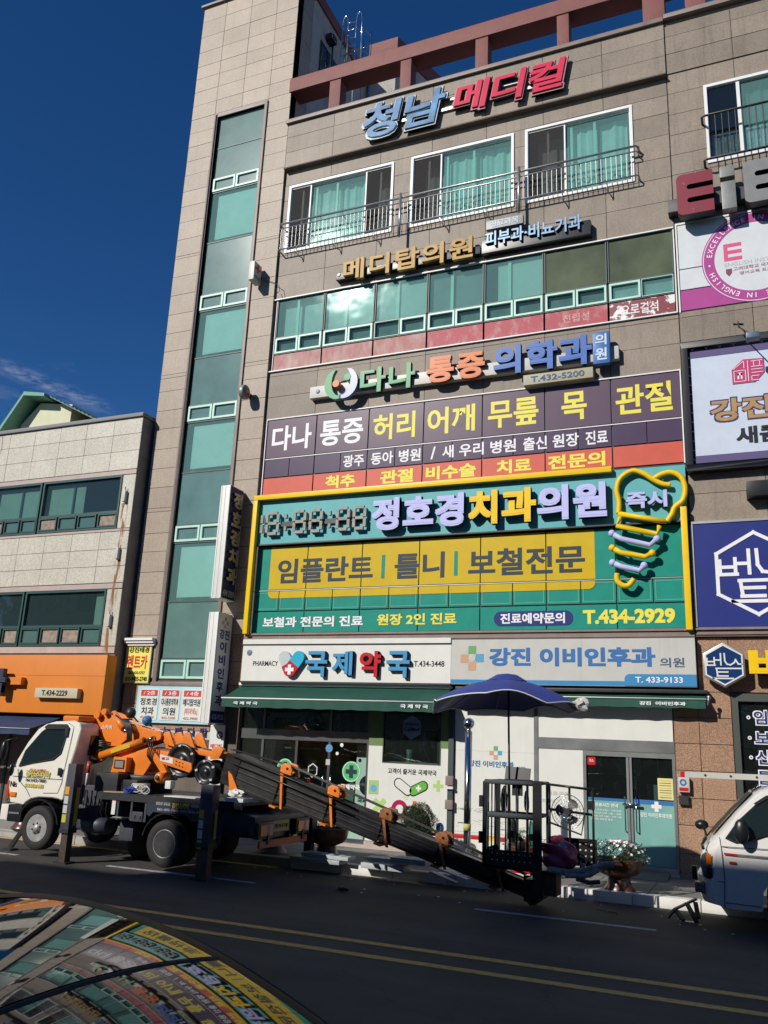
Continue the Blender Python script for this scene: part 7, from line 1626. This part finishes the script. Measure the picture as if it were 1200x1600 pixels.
MB().box(-.97,-.85,13.33,13.45,.46,.60).build('fog_lamp', MAT['lamp_chrome'], vbo, bevel=.02)
MB().box(-1.0,-.93,13.32,13.40,.62,.80).build('bumper_corner', BLK, vbo, bevel=.02)
vside([(-.57,.98),(-.41,.975),(-.41,1.0),(-.57,1.005)], 'red_stripe', REDL, off=.002); vside([(-.41,.975),(.9,.965),(.9,.972),(-.41,.983)], 'grey_stripe', TGRY, off=.002); vside([(-.41,.992),(.9,.982),(.9,.99),(-.41,1.0)], 'grey_stripe', TGRY, off=.002)
vside([(-.51,.90),(-.42,.90),(-.42,.87),(-.51,.87)], 'side_marker', MAT['lamp_red'], off=.008, bev=.006)
sm2 = MB()
for pts in ([(-.60,.31),(-.58,.7),(-.60,1.02),(-.62,1.2)],[(-.92,.66),(-.72,.64),(-.58,.63)],[(-.60,1.08),(.7,1.10)],[(-.58,.38),(-.15,.37)]):
    sm2.tube([(x+(.16*max(0,(-.55-x)/.4)**2), 13.249+.06*max(0,(-.55-x)/.4)**2, z) for x, z in pts], .005, 4)
sm2.build('panel_gap', mk('gap_dark', (0.05,0.06,0.07), .6), vbo)
wheel(vn, .25, 13.30, .33, .33, .20); wheel(vn, .25, 14.70, .33, .33, .2); wheel(vn, 2.7, 13.30, .33, .33, .2)
sc_ = MB()
for a, b in (((-1.0,13.9,.30),(-1.28,13.75,.16)),((-1.28,13.75,.16),(-1.16,13.6,.05)),((-1.12,13.8,.24),(-.98,13.5,.06)),((-1.0,13.7,.28),(-.95,13.45,.12)),((-1.28,13.75,.16),(-1.38,13.7,.04))): sc_.obox(a, b, .06, .025)
jk = thing('scissor_jack', 'small silver scissor jack lying on the kerb under the van bumper', 'jack', (-1.1,13.7,.02)); sc_.build('jack_arms', GREASE, jk); MB().obox((-1.2,13.62,.03),(-.98,13.62,.03),.08,.02).build('jack_base', ALU, jk)
ld = thing('aluminium_ladder', 'long aluminium ladder rail with a red end cap carried above the van', 'ladder', (0.5,13.6,1.95))
MB().obox((-1.06,13.7,1.985),(3.0,13.7,2.02),.035,.075,up=(0,0,1)).build('rail', LGRY, ld); MB().obox((-1.12,13.7,1.985),(-1.06,13.7,1.985),.04,.08,up=(0,0,1)).build('end_cap', REDL, ld)
MB().obox((-1.06,14.1,1.985),(3.0,14.1,2.02),.035,.075,up=(0,0,1)).build('rail', LGRY, ld)
for k in range(9): MB().cyl((-.78+.34*k,13.675,1.99+.003*k),(-.78+.34*k,14.1,1.99+.003*k),.017,n=8).build('rung', DKM, ld)
for x in (.4,2.4): MB().box(x,x+.05,13.5,14.6,1.92,1.955).build('rack_bar', DKM, vn)

# ================================================================== DARK CAR BESIDE THE CAMERA
cr_ = thing('dark_car', 'dark glossy car at the lower left mirroring the signs in its glass roof and windscreen', 'car', (-2.6,2.4,0))
GC = bpy.data.materials.new('car_glass_roof'); GC.use_nodes = True; _b = GC.node_tree.nodes['Principled BSDF']
_b.inputs['Base Color'].default_value = (.006,.008,.009,1); _b.inputs['Roughness'].default_value = .03; _b.inputs['IOR'].default_value = 1.95
def cz0(x, y):
    X = x+2.4; Y = y-2.7; XX = max(X, -1.15); 
    f = lambda X: 1.48-.1832*X-.032*Y-.3302*X*X-.106*X*Y-.0899*Y*Y-.0079*X**3+.1396*X*X*Y
    z = f(XX)
    if X < -1.15: d = -X-1.15; z = z-.35*d-.12*d*d
    return z
railx = [(-4.4,3.10),(-3.6,3.18),(-3.27,3.22),(-2.74,3.20),(-2.49,3.22),(-2.22,3.30),(-1.95,3.38),(-1.72,3.47),(-1.45,3.53)]
def ry(x):
    for (a, b), (c, d) in zip(railx, railx[1:]):
        if a <= x <= c: return b+(d-b)*(x-a)/(c-a)
    return railx[-1][1] if x > railx[-1][0] else railx[0][1]
def patch(x0, x1, nx, ny, name, mat):
    b = MB(); b.smooth = True
    for i in range(nx+1):
        x = x0+(x1-x0)*i/nx; yr = ry(x)
        for j in range(ny+1): y = 1.62+(yr-1.62)*j/ny; b.v.append((x,y,cz0(x,y)))
    for i in range(nx):
        for j in range(ny): a = i*(ny+1)+j; b.f.append([a,a+ny+1,a+ny+2,a+1]); b.mi.append(0); b.sm.append(True)
    return b.build(name, mat, cr_)
patch(-4.3,-2.125,60,50,'glass_roof',GC); patch(-2.095,-1.45,40,50,'windscreen',GC)
jb = MB(); jb.tube([(-2.11, 1.62+(ry(-2.11)-1.62)*j/20, cz0(-2.11,1.62+(ry(-2.11)-1.62)*j/20)-.006) for j in range(21)], .012, 6); jb.build('roof_joint', RUB, cr_)
rl2 = MB(); N_ = 50; vs = []
for i in range(N_+1):
    x = -4.3+(2.85)*i/N_; y = ry(x); z = cz0(x,y)
    vs += [(x,y-.04,z+.002),(x,y+.03,z+.010),(x,y+.075,z-.012),(x,y+.10,z-.10)]
rl2.smooth = True; rl2.add(vs, [(4*i+k,4*i+4+k,4*i+5+k,4*i+1+k) for i in range(N_) for k in range(3)]); rl2.build('roof_rail', mk('satin_black', (0.004,0.004,0.005), .5, spec=.2), cr_)
MB().tube([(x,ry(x)+.085,cz0(x,ry(x))-.015) for x in [-4.3+2.85*i/40 for i in range(41)]], .006, 5).build('chrome_strip', mk('dull_chrome', (0.12,0.11,0.10), .4, .6), cr_)
CARB = mk('car_paint', (0.012,0.013,0.016), .15, coat=.8)
for y0, y1 in ((3.56,3.70),(1.45,1.60)):
    MB().prism([(-5.2,.30),(-5.3,.65),(-5.15,.95),(-4.5,1.0),(-1.45,.93),(-.45,.80),(-.2,.62),(-.18,.32)], y0-.2 if y0 > 2 else y0, y1 if y0 > 2 else y1).build('body_side', CARB, cr_, bevel=.04)
MB().prism([(-1.46,.91),(-.45,.79),(-.22,.62),(-.22,.45),(-1.46,.45)], 1.6, 3.5).build('bonnet', CARB, cr_, bevel=.04)
MB().prism([(-5.2,.45),(-5.2,.92),(-4.3,.95),(-4.3,.45)], 1.6, 3.5).build('boot', CARB, cr_, bevel=.04)
MB().prism([(-4.3,.93),(-4.25,.98),(-3.3,1.36),(-2.2,1.33),(-1.5,.95),(-1.46,.90)], 3.36, 3.37).deform(lambda x,y,z:(x,y-max(0,z-.95)*.5,z)).build('side_glass', CABG, cr_)
MB().box(-4.4,-1.2,1.7,3.4,.35,.5).build('floor_pan', BLK, cr_)
for x in (-4.4,-1.1):
    wheel(cr_, x, 1.46, .32, .32, .2); wheel(cr_, x, 3.50, .32, .32, .2)

# ================================================================== PLANTERS
def foliage(parent, c, rad, n, size, mat, name, seed, shell=.55, kind='stuff', up=False):
    rnd = random.Random(seed); b = MB()
    for _ in range(n):
        while True:
            p = Vector((rnd.uniform(-1,1),rnd.uniform(-1,1),rnd.uniform(-1,1)))
            if shell < p.length < 1: break
        p *= 1+.18*sin(p.x*5+seed)*sin(p.y*4+p.z*6)
        pos = Vector((c[0]+p.x*rad[0], c[1]+p.y*rad[1], c[2]+p.z*rad[2]))
        d = (p.normalized()+Vector((rnd.uniform(-.8,.8),rnd.uniform(-.8,.8),rnd.uniform(-.5,.9)))).normalized()
        s = size*rnd.uniform(.6,1.4); a = d.cross(Vector((rnd.uniform(-1,1),rnd.uniform(-1,1),rnd.uniform(-1,1)))).normalized(); e = d.cross(a)
        b.add([pos-a*s*.35, pos+d*s*.55-e*s*.05, pos+a*s*.35, pos+d*s*.0+e*s*.12+d*s*1.0], [(0,1,3),(1,2,3)] if False else [(0,1,2,3)] if False else [(0,1,3),(1,2,3)])
    return b.build(name, mat, parent, kind=kind)
def planter(x, y, label, r=.36, plant='flowers', bowl=TERR, ped=TERR, z=.15, h=1.0, seed=1, zs=.8):
    SC = lambda P: [(a, b*zs) for a, b in P]
    t = thing('flower_planter', label, 'planter', (x,y,z))
    MB().lathe(SC([(0.001,0),(r*.66,0),(r*.66,.03),(r*.54,.10),(r*.46,.24),(r*.48,.29),(0.001,.29)]), (x,y,z), n=28).build('pedestal', ped, t)
    MB().lathe(SC([(0.001,.27),(r*.5,.28),(r*.80,.34),(r*.97,.44),(r*1.04,.55),(r*1.03,.62),(r*1.05,.63),(r*1.05,.655),(r*.95,.655),(r*.9,.60),(0.001,.58)]), (x,y,z), n=32).build('bowl', bowl, t)
    MB().lathe(SC([(0.001,.61),(r*.89,.60)]), (x,y,z), n=20).build('soil', mk('soil', (0.04,0.03,0.02), .95), t)
    zc = z+.70*zs+.02
    if plant == 'flowers':
        foliage(t, (x,y,zc), (r*1.25,r*1.15,.20), 1500, .045, LEAF, 'foliage', seed, .3)
        rnd = random.Random(seed+50); b = MB()
        for k in range(170):
            a = rnd.uniform(0,2*pi); q = rnd.uniform(.15,1.0); px, py = x+cos(a)*r*1.28*q, y+sin(a)*r*1.2*q; pz = zc+.20*sqrt(max(0,1-q*q*.85))-.10*q*rnd.random()-(.14*rnd.random() if q > .85 else 0)+.02
            s = rnd.uniform(.018,.032); nrm = Vector((cos(a)*q, sin(a)*q-.3, .7)).normalized(); u = nrm.cross(Vector((0,0,1))).normalized(); v = nrm.cross(u); ph = rnd.random()*6
            b.m = 0 if rnd.random() < .88 else 1; cc = Vector((px,py,pz)); ring_ = []
            for i in range(10): rr_ = s*(1 if i % 2 == 0 else .62); aa = ph+2*pi*i/10; ring_.append(cc+u*cos(aa)*rr_+v*sin(aa)*rr_+nrm*.006)
            b.add([cc]+ring_, [(0,1+i,1+(i+1)%10) for i in range(10)])
        b.build('blossoms', [PETW, PETR], t, kind='stuff')
    elif plant == 'dark': foliage(t, (x,y,zc), (r*1.1,r*1.0,.16), 900, .05, LEAF, 'foliage', seed, .2)
    elif plant == 'round':
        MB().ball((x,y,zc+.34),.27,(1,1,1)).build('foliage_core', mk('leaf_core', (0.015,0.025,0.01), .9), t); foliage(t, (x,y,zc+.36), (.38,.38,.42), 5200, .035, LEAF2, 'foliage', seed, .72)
        MB().cyl((x,y,zc-.1),(x,y,zc+.2),.03,n=8).build('stem', TRIMB, t)
    return t
planter(-2.24, 15.12, 'brown glazed bowl planter full of white flowers before the clinic door', seed=1, r=.37, zs=.72)
planter(-7.62, 15.45, 'brown bowl planter with dark leaves half hidden behind the upper boom', plant='dark', seed=2, r=.38)
bs_ = thing('round_bush', 'clipped round bush in a low brown pot in front of the printed pharmacy wall', 'bush', (-6.12,16.2,.15))
MB().lathe([(0.001,0),(.17,0),(.24,.26),(.26,.27),(.26,.30),(.22,.30),(0.001,.28)], (-6.12,16.2,.15), n=24).build('pot', TERR, bs_)
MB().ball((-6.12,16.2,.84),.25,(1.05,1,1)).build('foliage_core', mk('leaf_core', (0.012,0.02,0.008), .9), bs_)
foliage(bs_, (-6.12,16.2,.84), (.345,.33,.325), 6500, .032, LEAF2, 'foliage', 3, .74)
MB().cyl((-6.12,16.2,.40),(-6.12,16.2,.65),.03,n=8).build('stem', TRIMB, bs_)
planter(-3.85, 15.30, 'brown bowl planter hidden behind the lift basket with leaves inside its bars', plant='dark', seed=4, r=.30)
planter(-8.72, 15.35, 'pink pedestal planter seen under the rear bumper of the truck', plant='dark', ped=TERP, seed=5, r=.42)
planter(-11.55, 15.30, 'pink pedestal planter seen under the truck between its wheels', plant='dark', ped=TERP, seed=6, r=.42)
planter(-14.75, 15.20, 'brown pedestal planter at the far left with green leaves before the truck nose', plant='dark', seed=7, r=.48)
# polished steel post with a ball top
pst = thing('steel_post', 'polished steel post with a ball top and yellow sticker before the clinic wall', 'post', (-4.76,15.05,.15))
MB().cyl((-4.76,15.05,.15),(-4.76,15.05,2.50),.062,n=24).build('shaft', STEEL, pst); MB().lathe([(.10,0),(.10,.03),(.062,.06)], (-4.76,15.05,.15), n=24).build('collar', STEEL, pst)
MB().lathe([(.04,0),(.05,.03),(.03,.06)], (-4.76,15.05,2.50), n=16).build('neck', STEEL, pst); MB().ball((-4.76,15.05,2.645),.10,n=24,k=16).build('ball', STEEL, pst)
MB().cyl((-4.76,15.05,.86),(-4.76,15.05,.97),.064,n=24).build('sticker', mk('sticker_straw', (0.50,0.46,0.16), .6), pst)
# low red bench with a blue toy figure, generic
bn_ = thing('red_play_bench', 'small red framed play bench with green seat beside the round bush', 'bench', (-5.9,16.6,.15))
MB().box(-6.35,-5.30,16.5,16.58,.58,.64).box(-5.72,-5.64,16.48,16.56,.15,.62).box(-6.33,-6.26,16.48,16.56,.15,.62).build('frame', REDL, bn_, bevel=.01); MB().box(-6.24,-5.75,16.5,16.8,.40,.52).build('seat', mk('seat_lime', (0.20,0.45,0.05), .4), bn_, bevel=.02)
MB().box(-5.30,-4.96,16.5,16.58,.58,.64).build('red_end', REDL, bn_); MB().box(-4.96,-4.62,16.5,16.58,.58,.64).build('yellow_end', YELT, bn_)
ty = thing('blue_toy', 'rounded plain blue and white plastic toy on the red bench', 'toy', (-6.0,16.55,.64))
TB = mk('toy_blue', (0.02,0.25,0.50), .25); MB().ball((-6.10,16.55,.76),.13,(1.1,.8,1)).build('body', TB, ty); MB().ball((-5.99,16.48,.73),.07,(.8,.6,1.1)).build('belly', LWHT, ty)
ty2 = thing('blue_toy', 'smaller plain blue ball shaped toy right of the larger one on the bench', 'toy', (-5.78,16.55,.64)); MB().ball((-5.78,16.55,.73),.10,(.8,.8,1.0)).build('body', TB, ty2); MB().ball((-5.75,16.48,.72),.05,(.5,.5,1)).build('patch', LWHT, ty2)
# white steel kerb blocks and plates stacked on the kerb
STLB = mk('pale_board', (0.5,0.53,0.54), .6)
PLT = mk('grey_white_plank', (0.42,0.46,0.48), .55, var=.15, vscale=3, dirt=.3)
def slabthing(name, label, cat, specs, loc):
    t = thing(name, label, cat, loc, 'grey white planks piled on the kerb')
    for s in specs: MB().obox(*s).build('plank', PLT, t, bevel=.006)
    return t
slabthing('plank_pile', 'flat grey white planks with a blue patch at the left end of the kerb pile', 'planks', [((-7.9,14.72,.20),(-6.9,14.68,.20),.34,.07),((-7.7,14.75,.28),(-6.75,14.70,.27),.30,.06)], (-7.4,14.7,.16))
MB().box(-7.6,-7.35,14.6,14.75,.302,.31).build('blue_patch', BLU, bpy.data.objects['plank_pile'])
slabthing('plank_pile', 'grey planks with rounded ends in the middle of the kerb pile', 'planks', [((-6.5,14.72,.20),(-5.7,14.68,.20),.34,.09),((-6.55,14.95,.28),(-5.85,14.90,.29),.26,.05)], (-6.1,14.7,.16))
slabthing('plank_pile', 'pale planks fanned out in the sun under the lower boom', 'planks', [((-5.95,14.75,.33),(-5.30,14.70,.33),.38,.09),((-5.4,14.82,.30),(-4.55,14.45,.16),.10,.025),((-5.55,14.95,.32),(-4.75,14.60,.20),.10,.025),((-5.2,15.05,.30),(-4.5,14.75,.22),.09,.025),((-5.2,14.5,.22),(-4.7,14.4,.10),.12,.03)], (-5.3,14.7,.16))
rb_ = thing('crumpled_sack', 'crumpled pale sack on the kerb under the boom', 'sack', (-4.3,14.75,.16)); crumple((-4.35,14.78,.24), (.22,.12,.10), LGRY, 'sack', rb_, 31, amp=.25)
rb2 = thing('red_white_carton', 'red and white carton on the kerb under the basket', 'carton', (-3.5,14.8,.16)); MB().obox((-3.85,14.75,.24),(-3.4,14.85,.22),.25,.14).build('carton', LWHT, rb2); MB().obox((-3.86,14.70,.32),(-3.55,14.80,.31),.16,.03).build('red_flap', REDL, rb2)
# loose litter
lt1 = thing('crushed_can', 'crushed bluish can lying alone on the asphalt under the boom', 'litter', (-6.15,13.1,.0)); crumple((-6.15,13.1,.03), (.10,.05,.03), GREASE, 'can', lt1, 3, 12, 8, .4)
lt2 = thing('paper_scraps', 'few small pale paper scraps on the parking lane', 'litter', (-3,13.3,0))
sc2 = MB(); random.seed(17)
for k in range(26): x, y = random.uniform(-9,-.5), random.uniform(13.0,14.6); s = random.uniform(.01,.04); sc2.obox((x,y,.006),(x+s,y+s*.5,.008),s,.003)
sc2.build('scrap', LWHT, lt2, kind='stuff')
lv = thing('fallen_twig', 'bare brown twig on the asphalt left of the van', 'twig', (-2.2,13.9,0)); MB().tube([(-2.4,13.95,.01),(-2.25,13.9,.02),(-2.08,13.8,.01)], .008, 5).tube([(-2.25,13.9,.02),(-2.2,13.8,.01)], .006, 5).build('stick', TRIMB, lv)
# steel bell foot seen under the truck
bf = thing('steel_pipe_foot', 'ribbed steel pipe foot lying under the truck beside the pedestal', 'pipe', (-10.9,14.9,.16)); MB().lathe([(.17,0),(.17,.04),(.14,.05),(.15,.10),(.12,.12),(.13,.17),(.09,.20),(.08,.26),(0.001,.26)], (-10.95,14.9,.16), n=20).build('pipe', ALU, bf)
# things on the truck deck
dt = thing('blue_rope_bundle', 'blue rope bundle on the truck deck beside the white drum', 'rope', (-10.2,13.0,1.19)); crumple((-10.35,13.02,1.24), (.14,.10,.06), mk('rope_blue', (0.02,0.05,0.30), .7), 'rope', dt, 41, 18, 12, .3)
ds_ = thing('white_strap_coil', 'coiled dirty white strap on the truck deck', 'strap', (-10.0,13.0,1.19)); cc_ = MB()
for k in range(6): cc_.tube([(-10.0-.05*k+.09*cos(t),12.98+.03*(k%2),1.27+.06*sin(t)+.02*(k%3)) for t in [2*pi*i/12 for i in range(12)]], .010, 5, closed=True)
cc_.build('strap', mk('strap_white', (0.5,0.5,0.46), .8), ds_)
dg = thing('work_gloves', 'white gloves and folded papers on the deck before the reels', 'gloves', (-8.6,13.0,1.19)); MB().box(-9.6,-8.95,12.98,13.3,1.19,1.21).build('papers', LWHT, dg); MB().box(-8.35,-8.0,12.98,13.3,1.19,1.25).build('papers', LWHT, dg); crumple((-8.2,13.05,1.32), (.14,.08,.07), LWHT, 'glove', dg, 51, 14, 10, .35)
dw = thing('deck_board', 'light brown board lying on the truck deck under the turntable', 'board', (-10.8,13.0,1.19)); MB().obox((-10.85,13.0,1.205),(-10.4,13.0,1.215),.2,.02).build('board', mk('board_tan', (0.35,0.25,0.16), .7, var=.3), dw)

# ------------------------------------------------------------------ final seating of the projecting signs
def shift(o, dx, dz):
    o.location = (o.location[0]+dx, o.location[1], o.location[2]+dz)
shift(tm, .05, -.14); shift(md, .10, -.17); shift(pb, .06, -.16); shift(dn, .08, -.13); shift(ph, .04, -.09)
shift(ck, .11, -.06); shift(th_, .02, -.06); shift(ei, 0, -.27); shift(bb, 0, -.09); shift(lp, 0, -.09); shift(nb, 0, -.02); shift(hs, .01, -.03); shift(yb, 0, -.03); shift(bs, 0, -.08)
# the basket hangs on the street side of the boom tip, with everything it carries
def nudge(o, d): o.location = (o.location[0]+d[0], o.location[1]+d[1], o.location[2]+d[2])
for o in (fan, bag, pc, rg, lt, tp, bk_o): nudge(o, (.13, -.55, .03))
nudge(um, (.19, -.85, .02))
mt_ = MB().box(-3.26,-3.0,13.1,13.72,.20,.44).build('mount_arm', GREASE, tk)
